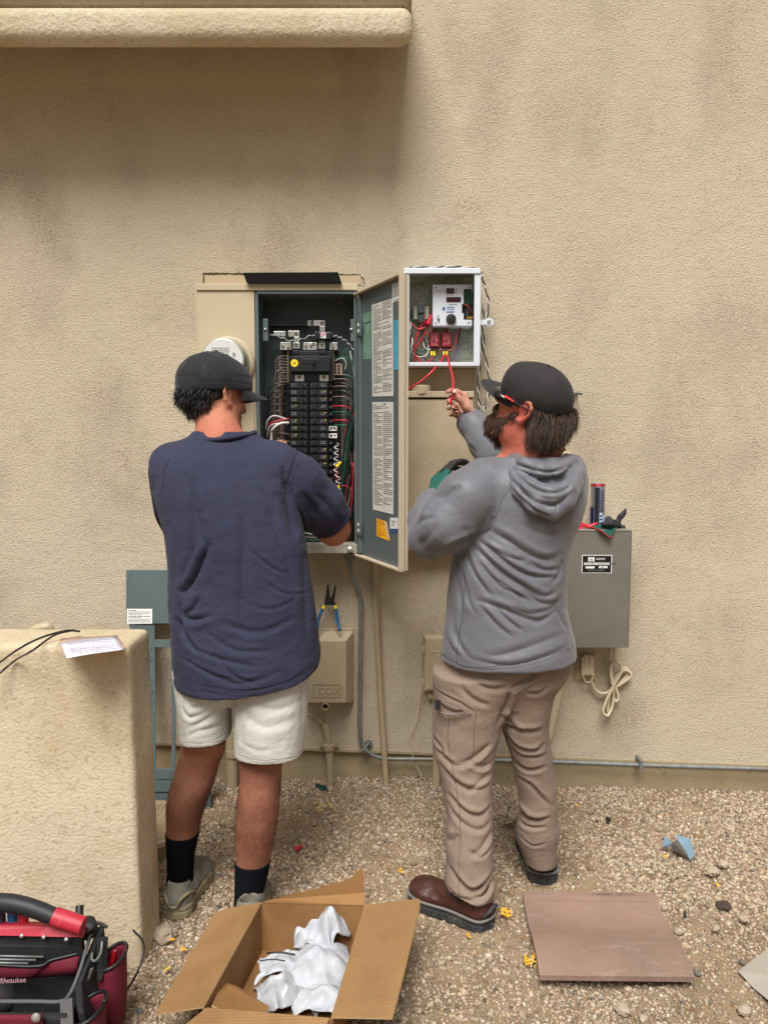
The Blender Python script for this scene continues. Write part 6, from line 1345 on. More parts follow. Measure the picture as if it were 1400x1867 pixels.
hr = Field(np.array(H1.c) - .15, np.array(H1.c) + .15, .004); hr.add(ell(H1(0, -.014, .020), (.080, .099, .086), H1.M)); hr.cut(H1(0, -.005, .0), H1.y); hr.cut(H1(.070, 0, 0), H1.x + H1.y * .5); hr.cut(H1(0, 0, -.036), -H1.z); hr.cut(H1(0, 0, .06), H1.z)
V, Q = hr.mesh(); hair1 = rawmesh('hair', V, Q, M_hairblk, man1, smooth=180, tint=np.tile([*S(24, 22, 22), 1], (len(V), 1)))
R_, N_, L_ = skullpts(H1, 3200, 3, -.050, .026, -1.75, 1.15)
d_ = N_ * .22 + np.array(-H1.z)[None] * .9 + np.random.default_rng(5).normal(0, .22, R_.shape)
strands('hair_strands', R_, d_, .034, .0011, M_hairblk, hair1, 4, .5, .014, tints=[S(20, 19, 20), S(34, 32, 32), S(46, 42, 40)])
R_, N_, L_ = skullpts(H1, 500, 13, -.062, -.036, -1.2, 1.3, (.066, .085, .10)); strands('nape_hair', R_, N_ * .3 + np.array(-H1.z)[None], .012, .0006, M_hairblk, hair1, 6, .3, .004, tints=[S(60, 44, 36), S(40, 34, 30)])
# T-shirt
M_tee = mat('navy_cotton', S(54, 55, 74), .9, var=[(3, .42, .7, S(45, 46, 65)), (40, .5, .9, S(53, 54, 77), 3, (1, 1, 3))], bump=[(500, .0005), (60, .0012, 4, (1, 1, 1.8)), (16, .0050, 5, (1, 1, 1.7)), (7, .006, 3, (1.6, 1, 1))], sheen=.04, spec=.2)
TR = [(788, 368, 452, -.775, .050), (796, 350, 470, -.785, .070), (806, 330, 492, -.79, .085), (818, 310, 513, -.80, .10), (835, 295, 528, -.81, .115), (860, 285, 534, -.82, .13), (900, 286, 536, -.83, .145), (940, 296, 545, -.84, .15), (985, 305, 558, -.85, .15), (1050, 312, 566, -.86, .15), (1100, 312, 573, -.87, .15), (1150, 316, 580, -.875, .15), (1200, 318, 586, -.88, .155), (1245, 320, 590, -.88, .155), (1300, 322, 592, -.88, .155)]
f = Field((P(262, 900, -.9).x, -1.16, P(400, 1300, -.95).z - .03), (P(670, 900, -.8).x + .02, -.5, P(400, 770, -.8).z), .0038)
f.add(loft(rows(TR, -.85, .15), 2.35))
chain(f, [(497, 855, -.815, 104), (540, 880, -.78, 100), (580, 920, -.72, 90), (604, 950, -.67, 82)], .022)
chain(f, [(318, 858, -.80, 100), (312, 910, -.72, 100), (318, 960, -.62, 92)], .03)
a_, b_ = P(585, 925, -.72), P(612, 958, -.67)
# sleeve hem, body hem, neck opening
dirv = (P(640, 990, -.60) - P(560, 900, -.76)).normalized()
Fp = P(606, 966, -.70); _, x, y, z = f.sub(f.lo, f.lo + f.h * f.n)
side = ((x - Fp.x) * dirv.x + (y - Fp.y) * dirv.y + (z - Fp.z) * dirv.z)
reg = (x > P(560, 900, -.85).x) & (z > P(560, 1075, -.8).z)
f.D = np.where(reg, np.maximum(f.D, side), f.D).astype(np.float32)
h0 = P(455, 1272, -1.03); hl = P(318, 1228, -.88); hr_ = P(588, 1203, -.88)
nh = (hr_ - hl).cross(h0 - (hl + hr_) / 2); nh = nh if nh.z < 0 else -nh
f.cut(h0, nh)
ST = [([(345, 870), (350, 930), (352, 1000), (340, 1050)], 9, .006, 0), ([(360, 930), (368, 980), (385, 1000)], 8, .004),
      ([(322, 1085), (340, 1075), (356, 1050), (372, 1015), (382, 990)], 8, .013, 1), ([(335, 1122), (352, 1110), (368, 1085)], 7, .006, 1), ([(318, 1130), (340, 1165), (365, 1190)], 7, .007, 0), ([(322, 1100), (330, 1120), (352, 1130), (390, 1120)], 7, .006),
      ([(514, 880), (517, 910), (525, 945), (538, 985)], 9, .009, 1), ([(505, 850), (510, 870), (512, 900)], 6, .005), ([(490, 900), (510, 925), (528, 965), (540, 1010)], 9, .006, 1), ([(470, 890), (485, 920), (500, 970), (520, 1020), (538, 1080)], 10, .005, 1),
      ([(430, 900), (445, 960), (442, 1060), (448, 1160)], 12, .005, 0), ([(548, 1010), (552, 1080), (560, 1180)], 6, .005, 1), ([(340, 1020), (330, 1100), (328, 1180)], 8, .005),
      ([(450, 1000), (500, 1040), (525, 1050)], 4, .0025), ([(400, 1130), (470, 1150), (540, 1130)], 7, .003), ([(350, 1180), (420, 1200), (470, 1210)], 6, .0035), ([(380, 1150), (430, 1180), (500, 1185)], 6, .003), ([(360, 1215), (440, 1240), (520, 1220)], 7, .003), ([(400, 1190), (430, 1225), (470, 1240)], 5, .003),
      ([(560, 905), (590, 935), (600, 965)], 8, .004, 1), ([(538, 900), (560, 935), (575, 965)], 8, .005, 1), ([(450, 1100), (500, 1110), (550, 1090)], 5, .002), ([(330, 1200), (400, 1228), (430, 1230)], 5, .003), ([(480, 1060), (520, 1085), (560, 1090)], 4, .002)]
seam = [([(536, 822), (526, 850), (518, 880), (516, 905)], 2.2, .0022, 1), ([(333, 1236), (380, 1255), (450, 1263), (520, 1247), (580, 1203)], 1.8, .0016, 1), ([(300, 840), (292, 865), (294, 900)], 2, .0015, 1)]
def teehem(V, Q):      # raised double-stitched hem line
    N = vnormals(V, Q); d = (V - np.array(h0)) @ np.array(nh.normalized()); b = -.0016 * np.exp(-((d + .022) / .0022) ** 2)
    d2 = (V - np.array(Fp)) @ np.array(dirv); m = (V[:, 0] > P(560, 900, -.85).x) & (V[:, 2] > P(560, 1012, -.8).z); b = b + m * -.0014 * np.exp(-((d2 + .022) / .0022) ** 2)
    return V + N * b[:, None]
tee_f = f
tee = cloth('t_shirt', f, M_tee, man1, [(a[0], a[1] * .85, a[2] * 1.35) + tuple(a[3:]) for a in ST] + seam, -1.0, [((7, 7, 13), .0030, 4), ((16, 16, 34), .0012, 5), ((22, 9, 30), .0013, 6, 1), ((4, 4, 3), .004, 12)], 5, teehem)
q = [P(x, y, Y) for x, y, Y in ((352, 799, -.79), (368, 802, -.845), (400, 801, -.872), (434, 796, -.860), (459, 791, -.81), (464, 788, -.77), (450, 792, -.71), (420, 796, -.69), (390, 798, -.69), (362, 798, -.73), (356, 797, -.80))]
MB().tube(q, .0085, 10, 0, 5, .8).build('collar', [M_tee], tee, smooth=180)
# shorts
M_sh = mat('off_white_shorts', S(198, 196, 188), .85, var=[(6, .45, .7, S(188, 185, 175))], bump=[(400, .0003), (60, .0010), (20, .0045, 5), (9, .006, 3)], sheen=.05)
f = Field((P(300, 1300, -.9).x, -1.06, P(470, 1400, -.95).z - .03), (P(585, 1300, -.9).x, -.68, P(400, 1180, -.9).z), .004)
f.add(loft(rows([(1180, 325, 565), (1240, 322, 563, -.88, .105), (1275, 340, 545, -.88, .07)], -.88, .115), 2.4)); 
f.add(loft(rows([(1220, 320, 440, -.875, .11), (1275, 325, 424, -.875, .105), (1310, 328, 422, -.87, .10), (1350, 330, 421, -.87, .095), (1380, 331, 420, -.87, .095)], -.87, .1), 2.3), .02)
f.add(loft(rows([(1220, 420, 565, -.885, .115), (1275, 425, 562, -.89, .11), (1320, 427, 558, -.90, .105), (1360, 429, 554, -.905, .10), (1410, 430, 552, -.905, .10)], -.9, .1), 2.3), .008)
_, x, y, z = f.sub(f.lo, f.lo + f.h * f.n); xm = P(425, 1300, -.9).x
zl_ = P(375, 1363, -.965).z + (x - P(375, 1363, -.965).x) * .05 - (y + .965) * .0; zr_ = P(500, 1394, -1.0).z + np.abs(x - P(495, 1394, -1.0).x) * .0
f.D = np.maximum(f.D, np.where(x < xm, zl_ - z, zr_ - z)).astype(np.float32)
ST = [([(423, 1275), (424, 1310), (424, 1350)], 4, .010, 0), ([(335, 1255), (350, 1290), (380, 1280), (410, 1262)], 6, .006, 1), ([(330, 1290), (345, 1310), (385, 1295)], 5, .005), ([(345, 1330), (380, 1310), (415, 1290)], 6, .005), ([(440, 1290), (480, 1320), (540, 1310)], 8, .003), ([(440, 1350), (470, 1362), (500, 1360)], 5, .002), ([(450, 1270), (500, 1290), (550, 1280)], 7, .003), ([(545, 1250), (550, 1310), (548, 1370)], 4, .003, 1), ([(340, 1350), (360, 1335), (400, 1330)], 5, .003), ([(455, 1300), (445, 1330), (440, 1360)], 5, .003)]
sh_f = f
shorts = cloth('shorts', f, M_sh, man1, ST + [([(431, 1372), (480, 1386), (550, 1378)], 1.6, .0014, 1), ([(331, 1356), (375, 1357), (420, 1348)], 1.6, .0014, 1)], -.98, [((8, 8, 14), .0018, 14), ((20, 20, 26), .0010, 15), ((14, 16, 14), .0014, 16, 1)], 2)
# socks
M_sock = mat('black_ribbed_sock', S(10, 11, 16), .95, spec=.1, bump=[(500, .0006)])
M_sockg = mat('charcoal_ribbed_sock', S(20, 22, 28), .95, spec=.1, bump=[(500, .0006)])
def sock(rs, z0, m):
    R_ = rows(rs, -.9, .04); R_ = [(z, cx, cy, a + .0035, b + .0035) for z, cx, cy, a, b in R_]
    V = []; n = 120; zz = [r[0] for r in R_][::-1]
    for j in range(40):
        z = zz[0] + (zz[-1] - zz[0]) * j / 39; g_ = [np.interp(z, zz, [r[i] for r in R_][::-1]) for i in range(5)]
        for i in range(n):
            a = 2 * math.pi * i / n; k = 1 + .018 * (1 if math.sin(a * 34) > 0 else -1) + (.01 * math.sin(z * 400) if j > 34 else .006 * math.sin(z * 160 + 2 * a))
            V.append((g_[1] + math.cos(a) * g_[3] * k, g_[2] + math.sin(a) * g_[4] * k, z))
    F = [(j * n + i, j * n + (i + 1) % n, (j + 1) * n + (i + 1) % n, (j + 1) * n + i) for j in range(39) for i in range(n)]
    o = rawmesh('sock', V, F, m, man1, smooth=180); md = o.modifiers.new('s', 'SOLIDIFY'); md.thickness = .003
    return o
s1 = sock([(1519, 305, 361, -.858, .045), (1560, 307, 352, -.853, .039), (1590, 308, 350, -.85, .037), (1618, 306, 350, -.85, .040)], 0, M_sock)
s2 = sock([(1571, 431, 491, -.915, .044), (1600, 431, 485, -.912, .040), (1640, 430, 475, -.91, .039), (1672, 428, 474, -.91, .040)], 0, M_sockg)
for (pts, par, Yk) in () and (([(362, 1555), (352, 1557), (340, 1554), (335, 1557)], s1, -.895), ([(488, 1595), (478, 1604), (462, 1603), (450, 1599), (448, 1603)], s2, -.955)):
    q = [P(x, y, Yk) for x, y in pts]; MB().tube(q, [.003, .006, .0045, .003], 6, 0, 4, .5).build('sock_mark', [M_black], par, smooth=180)
# shoes
M_run = mat('grey_knit_shoe', S(116, 112, 102), .9, var=[(40, .45, .7, S(94, 90, 82)), (9, .5, .75, S(130, 120, 100))], bump=[(260, .001)])
M_mid = mat('dirty_midsole', S(140, 128, 100), .8, var=[(25, .42, .68, S(96, 84, 66))], bump=[(90, .001)])
o, Hs, L = shoe(man1, G(317, 1677), G(368, 1586), 'running_shoe', M_run, M_mid, ht=.085, soleh=.036, wd=.058)
mb = MB()
for s_ in (-1, 1): mb.tube([Hs(s_ * .012, -.002, .040), Hs(s_ * .020, .000, .062), Hs(s_ * .034, .020, .070), Hs(s_ * .041, .055, .058), Hs(s_ * .043, .08, .040)], [.003, .005, .006, .005, .003], 6, 0, 4)
mb.tube([Hs(-.012, -.001, .042), Hs(0, -.004, .040), Hs(.012, -.001, .042)], .004, 6); mb.build('heel_counter', [M_mid], o, smooth=180)
o, Hs, L = shoe(man1, G(450, 1716), G(470, 1622), 'running_shoe', M_run, M_mid, ht=.085, soleh=.034, wd=.050)

tuck(man1, [tee_f, sh_f], [(P(402, 790, -.79), .095), (P(612, 970, -.66), .062), (P(375, 1400, -.87), .10), (P(478, 1425, -.90), .10)])

M_tst = mat('navy_seam', S(36, 37, 54), .9); M_sst = mat('short_seam', S(168, 166, 158), .9)
surf_line(tee, [[(541, 822), (530, 850), (519, 884), (516, 910)], [(310, 836), (299, 862), (296, 895)]], .0011, M_tst, 'sleeve_seam')
surf_line(tee, [[(333, 1232), (380, 1249), (450, 1256), (520, 1241), (579, 1200)], [(580, 976), (606, 962), (628, 941)]], .0009, M_tst, 'hem_stitching')
surf_line(shorts, [[(333, 1352), (375, 1354), (417, 1346)], [(434, 1374), (480, 1385), (548, 1377)], [(423, 1278), (424, 1310)], [(548, 1250), (551, 1310), (546, 1385)]], .0009, M_sst, 'short_stitching')
() and surf_line(s1, [[(354, 1556), (344, 1558), (334, 1555)]], .003, M_black, 'sock_mark'); () and surf_line(s2, [[(484, 1597), (474, 1604), (460, 1603), (450, 1600)]], .0035, M_black, 'sock_mark')

co = np.array([v.co for v in man1.data.vertices]) + np.array(man1.location); nn_ = np.array([v.normal for v in man1.data.vertices])
sel = np.where((co[:, 2] < P(370, 1400, -.86).z) & (co[:, 2] > P(340, 1530, -.86).z) & (nn_[:, 1] < .5))[0]; r2 = np.random.default_rng(5); ii = r2.choice(sel, 3600)
strands('leg_hair', co[ii], nn_[ii] * .45 + np.array([0, 0, -1.0]) + r2.normal(0, .3, (3600, 3)), .011, .00016, M_hairblk, man1, 9, .3, .003, 4, tints=[S(40, 28, 22)])
# ---------------- bearded man in the grey hooded shirt ----------------
H2 = Fr(P(970, 738, -.80), (-.84, .36, .40), (.48, -.50, .72))
f = Field((P(735, 1600, -.95).x - .02, -1.16, -.03), (P(1075, 900, -.8).x + .04, -.18, 1.80), .004)
add_head(f, H2)
f.add(cone(P(985, 850, -.80), P(948, 790, -.79), RW(96, P(985, 840, -.8)) / 2, RW(80, P(950, 790, -.8)) / 2), .03)
f.add(cone(P(905, 870, -.78), P(985, 845, -.80), .06, .065), .04); f.add(cone(P(1040, 870, -.78), P(985, 845, -.80), .05, .065), .04)
f.add(loft(rows([(880, 880, 1050), (960, 875, 1040), (1050, 840, 1015), (1150, 830, 1020), (1230, 825, 1015)], -.80, .10)), .03)
chain(f, [(862, 1240, -.80, 110), (858, 1400, -.82, 80), (856, 1560, -.92, 50), (866, 1650, -.93, 46)], .02)
chain(f, [(965, 1240, -.78, 110), (968, 1380, -.76, 56), (985, 1560, -.71, 44)], .02)
chain(f, [(878, 880, -.83, 90), (830, 935, -.86, 84), (782, 980, -.84, 66)], .02)
chain(f, [(782, 980, -.84, 66), (778, 940, -.72, 62), (794, 900, -.60, 26)], .02)
chain(f, [(1016, 886, -.72, 66), (960, 870, -.55, 80), (905, 828, -.44, 64), (882, 803, -.37, 44), (858, 768, -.305, 34)], .02)
# raised hand: palm to the camera, thumb and index pinch the wire, the other fingers curl back
hp = lambda *a: P(*a)
wr_ = hp(858, 766, -.30)
for kx, ky, kY in ((846, 721, -.292), (839, 729, -.288), (838, 740, -.290), (844, 751, -.296)): f.add(cone(wr_, hp(kx, ky, kY), .023, .0135, ((0, 1, 0), .8)), .010)
finger(f, [hp(846, 720, -.292), hp(832, 713, -.300), hp(822, 712, -.318), hp(816, 714, -.335)], .0105, .0085)
finger(f, [hp(839, 729, -.288), hp(822, 724, -.298), hp(818, 731, -.325), hp(822, 735, -.345)], .0105, .0082)
finger(f, [hp(838, 740, -.290), hp(819, 737, -.302), hp(817, 744, -.330), hp(826, 743, -.352)], .0102, .0082)
finger(f, [hp(844, 751, -.296), hp(826, 754, -.310), hp(822, 756, -.335), hp(832, 753, -.352)], .0092, .0075)
f.add(cone(hp(862, 758, -.315), hp(848, 742, -.345), .020, .0155), .012); finger(f, [hp(848, 742, -.345), hp(836, 726, -.362), hp(828, 714, -.368)], .0128, .0092)
V, Q = f.mesh(); V = smoothmesh(V, Q, 2, .35); N = vnormals(V, Q); V += N * (vnoise(V, 30, 2) * .0008 + vnoise(V, 110, 3) * .0005)[:, None]
Tn = sk_tint(V, S(186, 122, 100), [(P(945, 790, -.84), (.11, .12, .08), S(174, 94, 76)), (H2(0, .05, 0), (.09, .07, .05), S(176, 106, 86)), (H2(-.09, 0, 0), (.02, .04, .04), S(188, 94, 84)), (P(840, 738, -.33), (.09, .1, .09), S(196, 144, 124)), (P(818, 722, -.33), (.03, .05, .04), S(190, 120, 108))])
man2 = rawmesh('person', V, Q, M_skin, smooth=180, tint=Tn, loc=(P(900, 1100, -.8).x, -.82, 0))
tag(man2, 'bearded man in grey hooded shirt and tan trousers holding up a red wire', 'person')
add_eyes(man2, H2)
mb = MB()
for (a, b, c, n_) in ((828.2, 713.5, -.380, (-.1, -1, .25)),):
    p = P(a, b, c); mb.lathe([(.0062, -.001), (.0058, .0008), (.003, .0014)], p, Vector(n_), 12)
mb.build('thumbnail', [mat('nail', S(226, 178, 164), .35)], man2, smooth=60)
M_cap2 = mat('cap_charcoal', S(35, 32, 33), .85, var=[(8, .5, .75, S(41, 38, 39))], bump=[(420, .0006)], sheen=.05)
cap(man2, H2, M_cap2, M_cap2, tilt=-.05, brimdrop=.004, curve=.018, lift=.0, sc=.975, bl=.074, zcut=.002)
M_hairbr = mat('brown_hair', S(90, 72, 56), .6, attr='tint')
hr = Field(np.array(H2.c) - .2, np.array(H2.c) + .16, .004)
hr.add(ell(H2(0, -.014, .012), (.078, .097, .086), H2.M)); hr.cut(H2(0, -.022, .0), H2.y); hr.cut(H2(0, 0, .05), H2.z)
for a, b, c, r_ in ((974, 780, -.85, .034), (994, 784, -.85, .034), (1006, 782, -.81, .034), (988, 782, -.77, .036)): hr.add(cone(P(a - 5, b - 25, c), P(a, b + 8, c), r_, r_ * .8), .02)
V, Q = hr.mesh(); hair2 = rawmesh('hair', V, Q, M_hairbr, man2, smooth=180, tint=np.tile([*S(46, 36, 30), 1], (len(V), 1)))
R_, N_, L_ = skullpts(H2, 9000, 23, -.050, .026, -1.36, .95, (.077, .096, .088))
Wd = np.array([.08, 0, -1.0]); d_ = N_ * .12 + Wd[None] * .9 + np.random.default_rng(7).normal(0, .10, R_.shape)
ok = (R_[:, 2] > P(985, 800, -.85).z)
R_, N_, d_ = R_[ok], N_[ok], d_[ok]
ln = np.clip((R_[:, 2] - P(990, 818, -.85).z - np.clip(R_[:, 0] - P(1010, 800, -.85).x, 0, .06) * .9) * 1.0, .02, .12)
strands('hair_strands', R_, d_, ln, .0008, M_hairbr, hair2, 8, .9, .034, 9, tints=[S(52, 38, 30), S(66, 49, 37), S(80, 60, 44), S(40, 30, 26), S(92, 70, 52)])
# beard
M_beard = mat('beard_brown', S(70, 46, 34), .6, attr='tint')
br = Field(np.array(H2.c) - .2, np.array(H2.c) + .16, .0035)
for s_ in (-1, 1):
    br.add(cone(H2(s_ * .066, .022, -.030), H2(s_ * .050, .045, -.078), .014, .024), .015); br.add(cone(H2(s_ * .050, .045, -.078), H2(s_ * .015, .085, -.105), .024, .030), .02)
br.add(cone(H2(0, .082, -.096), H2(0, .055, -.145), .030, .021), .02); br.add(cone(H2(-.022, .095, -.046), H2(.022, .095, -.046), .009, .009), .01)
V, Q = br.mesh(); N = vnormals(V, Q); V2 = V + N * (vnoise(V, 90, 3) * .003)[:, None]
bd = rawmesh('beard', V2, Q, M_beard, man2, smooth=180, tint=np.tile([*S(60, 40, 30), 1], (len(V), 1)))
r2 = np.random.default_rng(11); ii = r2.integers(0, len(V), 4200); dd = N[ii] * .5 + np.array(-H2.z)[None] * .4 + np.array([0, 0, -.5]) + r2.normal(0, .25, (len(ii), 3))
strands('beard_strands', V[ii], dd, .017, .0006, M_beard, bd, 12, .5, .006, tints=[S(60, 40, 30), S(92, 60, 42), S(40, 28, 24), S(128, 84, 56)])
# glasses
gls = MB().tube([H2(-.030, .104, .016), H2(-.062, .088, .016), H2(-.078, .055, .014)], [.017, .019, .010], 12, 0, 4, .45).tube([H2(.030, .104, .016), H2(.062, .088, .016), H2(.078, .055, .014)], [.017, .019, .010], 12, 0, 4, .45).build('sunglasses', [mat('dark_lens', S(24, 22, 24), .12, coat=.6)], man2, smooth=180)
for s_ in (-1, 1):
    MB().tube([H2(s_ * .082, .066, .020), H2(s_ * .085, .035, .016)], [.0075, .0058], 8, 0, 0, .5).build('red_temple', [mat('temple_red', S(236, 44, 30), .35)], gls, smooth=60)
    MB().tube([H2(s_ * .085, .035, .016), H2(s_ * .088, -.012, .012)], [.0045, .003], 8, 0, 0, .5).build('temple_arm', [M_black], gls, smooth=60)
# shirt
M_shirt = mat('grey_sport_fabric', S(104, 104, 110), .5, var=[(3, .45, .7, S(99, 98, 103))], bump=[(600, .0002), (14, .0028, 5, (1, 1, 1.8)), (40, .0010, 3)], sheen=.15, spec=.35)
TR = [(833, 905, 1040, -.80, .075), (842, 885, 1052, -.80, .095), (856, 866, 1060, -.80, .115), (880, 856, 1065, -.80, .135), (910, 852, 1065, -.80, .145), (945, 850, 1056, -.80, .15), (985, 838, 1042, -.80, .15), (1020, 822, 1034, -.80, .15), (1060, 817, 1032, -.80, .148), (1100, 814, 1029, -.80, .148), (1130, 812, 1033, -.80, .15), (1160, 807, 1043, -.80, .155), (1200, 802, 1047, -.80, .158), (1250, 800, 1048, -.80, .158)]
f = Field((P(735, 1000, -.9).x - .03, -1.12, P(900, 1250, -.9).z - .03), (P(1085, 900, -.9).x, -.24, P(850, 735, -.3).z + .03), .0038)
f.add(loft(rows(TR, -.80, .15), 2.35))
chain(f, [(885, 884, -.835, 100), (850, 912, -.87, 108), (812, 960, -.88, 104), (784, 982, -.85, 76)], .02)
chain(f, [(783, 982, -.85, 74), (779, 950, -.75, 70), (786, 922, -.65, 56), (793, 900, -.58, 50)], .012)
chain(f, [(1030, 885, -.74, 110), (960, 880, -.60, 100), (912, 838, -.46, 74), (887, 808, -.385, 62), (862, 774, -.315, 50), (846, 753, -.285, 47)], .02)
c_ = P(853, 763, -.30); nv_ = (P(850, 752, -.29) - P(885, 800, -.385)).normalized(); f2 = f.D
_, x, y, z = f.sub(f.lo, f.lo + f.h * f.n); sd_ = ((x - c_.x) * nv_.x + (y - c_.y) * nv_.y + (z - c_.z) * nv_.z)
f.D = np.where(np.broadcast_to((y > -.5) & (z > P(900, 830, -.4).z), f.D.shape), np.maximum(f.D, sd_), f.D).astype(np.float32)
c2 = P(789, 913, -.62); nv2 = (P(793, 900, -.58) - P(786, 922, -.65)).normalized(); sd2 = ((x - c2.x) * nv2.x + (y - c2.y) * nv2.y + (z - c2.z) * nv2.z)
f.D = np.where(np.broadcast_to((x < P(825, 900, -.6).x) & (y > -.74) & (z > P(780, 940, -.6).z) & (y < -.45), f.D.shape), np.maximum(f.D, sd2), f.D).astype(np.float32)
h0 = P(870, 1229, -.955); hl = P(801, 1198, -.80); hr_ = P(1047, 1192, -.80); nh = (hr_ - hl).cross(h0 - (hl + hr_) / 2 * 1); nh = nh if nh.z < 0 else -nh
f.cut(h0, nh)
U = lambda pts: [(720 + a / 3.684, 780 + b / 3.684) for a, b in pts]
ST = [(U([(520, 790), (700, 960), (860, 1060), (1000, 1140), (1100, 1110)]), 7, .011, 1), (U([(560, 760), (740, 900), (900, 990), (1110, 1020)]), 6, .010, 1), (U([(540, 1165), (700, 1210), (900, 1290), (1000, 1300), (1130, 1230)]), 8, .009, 1),
      (U([(480, 820), (520, 960), (600, 1080), (650, 1140)]), 6, .007, 1), (U([(570, 1200), (680, 1320), (790, 1410)]), 6, .007, 1), (U([(680, 1220), (780, 1310), (860, 1370)]), 5, .006, 1), (U([(430, 900), (440, 1100), (460, 1250), (430, 1500)]), 5, .005, -1),
      (U([(610, 680), (760, 760), (900, 850), (1030, 890), (1150, 850)]), 9, .008, 1), (U([(620, 800), (760, 870), (880, 900)]), 6, .006, 1), (U([(860, 1090), (980, 1180), (1080, 1190), (1150, 1150)]), 7, .008, 1), (U([(1150, 900), (1120, 1000), (1060, 1060)]), 6, .006),
      (U([(780, 1200), (900, 1250), (1030, 1240), (1140, 1180)]), 7, .007, 1), (U([(380, 1150), (400, 1330), (440, 1480), (520, 1570)]), 7, .006), (U([(340, 1380), (380, 1500), (450, 1570)]), 6, .005, 1), (U([(600, 1540), (800, 1500), (1000, 1440), (1190, 1400)]), 9, .005), (U([(500, 1560), (750, 1590), (1000, 1540), (1190, 1490)]), 6, .005, 1),
      (U([(580, 735), (640, 690), (670, 600)]), 5, .006, 1), (U([(300, 500), (380, 430), (440, 385)]), 8, .007, 1), (U([(180, 640), (230, 560), (310, 500)]), 6, .006, 1), (U([(140, 700), (170, 640), (260, 590)]), 6, .005), (U([(340, 830), (430, 780), (540, 750), (590, 725)]), 8, .009, 1), (U([(160, 820), (250, 700), (280, 640)]), 8, .004),
      (U([(460, 650), (500, 720), (560, 740)]), 8, .004, 1), (U([(840, 640), (960, 700), (1090, 720), (1200, 660)]), 11, .005, 1), (U([(900, 900), (1000, 960), (1130, 960)]), 6, .006, 1), (U([(560, 900), (700, 1060), (840, 1130), (940, 1180)]), 5, .006, 1),
      (U([(1110, 1240), (1150, 1330), (1190, 1400)]), 5, .005), (U([(650, 1000), (800, 1100), (900, 1190)]), 4, .004), (U([(420, 880), (470, 1050), (500, 1180), (560, 1280)]), 5, .004),
      ([(838, 790), (862, 815), (880, 840)], 6, .005, 1), ([(862, 780), (885, 806), (905, 830)], 5, .004, 1), ([(850, 800), (860, 822)], 4, .004)]
seam = [(U([(795, 385), (730, 460), (680, 580), (640, 660), (580, 730)]), 1.8, .0022, 1), (U([(310, 1520), (430, 1615), (620, 1625), (900, 1590), (1200, 1515)]), 1.6, .0018, 1)]
def cuff(V, Q):
    N = vnormals(V, Q); m = (V[:, 1] > -.5) & (V[:, 2] > P(900, 830, -.4).z); d = (V - np.array(c_)) @ np.array(nv_); b = m * -.002 * np.exp(-((d + .022) / .0025) ** 2); return V + N * b[:, None]
shirt_f = f
ST = [(a[0], a[1] * .8, a[2] * .95) + tuple(a[3:]) for a in ST]
sh = cloth('hooded_shirt', f, M_shirt, man2, ST + seam, -.95, [((5, 5, 9), .0035, 24), ((12, 12, 24), .0012, 25), ((9, 5, 14), .0025, 26, 1)], 3, cuff)
# hood lying on the back
f = Field((P(885, 880, -.9).x, -1.14, P(1000, 965, -1.05).z), (P(1080, 880, -.9).x, -.66, P(950, 808, -.85).z), .004)
def arc(pts, k=.015, fl=.75):
    q = [(P(a, b, c), r_) for a, b, c, r_ in pts]
    for i in range(len(q) - 1): f.add(cone(q[i][0], q[i + 1][0], q[i][1], q[i + 1][1]), k)
arc([(922, 838, -.80, .020), (940, 866, -.895, .022), (965, 888, -.945, .025), (1005, 903, -.965, .027), (1033, 893, -.945, .025), (1052, 866, -.875, .020), (1048, 842, -.80, .022)])
arc([(925, 862, -.87, .018), (948, 896, -.94, .022), (975, 922, -.965, .024), (1007, 934, -.97, .022), (1032, 915, -.955, .022), (1052, 885, -.90, .018)])
arc([(930, 832, -.80, .020), (955, 846, -.90, .020), (985, 858, -.93, .022), (1015, 856, -.92, .020), (1040, 840, -.84, .018), (1032, 836, -.74, .018)], .010)
STH = [([(905, 845), (932, 888), (965, 925), (1003, 945)], 3, .004, 1), ([(938, 850), (958, 880), (990, 897), (1030, 893), (1052, 872)], 3.5, .009, -1), ([(936, 876), (965, 908), (1005, 920), (1035, 905)], 4, .008, 1), ([(1013, 858), (1012, 880), (1011, 893)], 2, .004), ([(950, 905), (975, 930), (1005, 942)], 3, .005), ([(1012, 900), (1014, 920), (1008, 940)], 2, .003), ([(930, 840), (970, 856), (1010, 862), (1045, 850)], 3, .007, -1), ([(955, 860), (980, 878), (1005, 884)], 3, .005), ([(1050, 850), (1056, 870), (1046, 890)], 3, .004)]
cloth('hood', f, M_shirt, sh, STH, -.98, [((10, 10, 18), .0025, 34)], 3)
# dark disc on the closed cuff: shade inside the sleeve put in as colour
mb = MB(); mb.lathe([(RW(21, c_), -.003), (RW(21, c_) , .0012)], c_, nv_, 20); mb.build('cuff_mouth_shade', [mat('cuff_shade', S(62, 62, 66), .9)], sh)
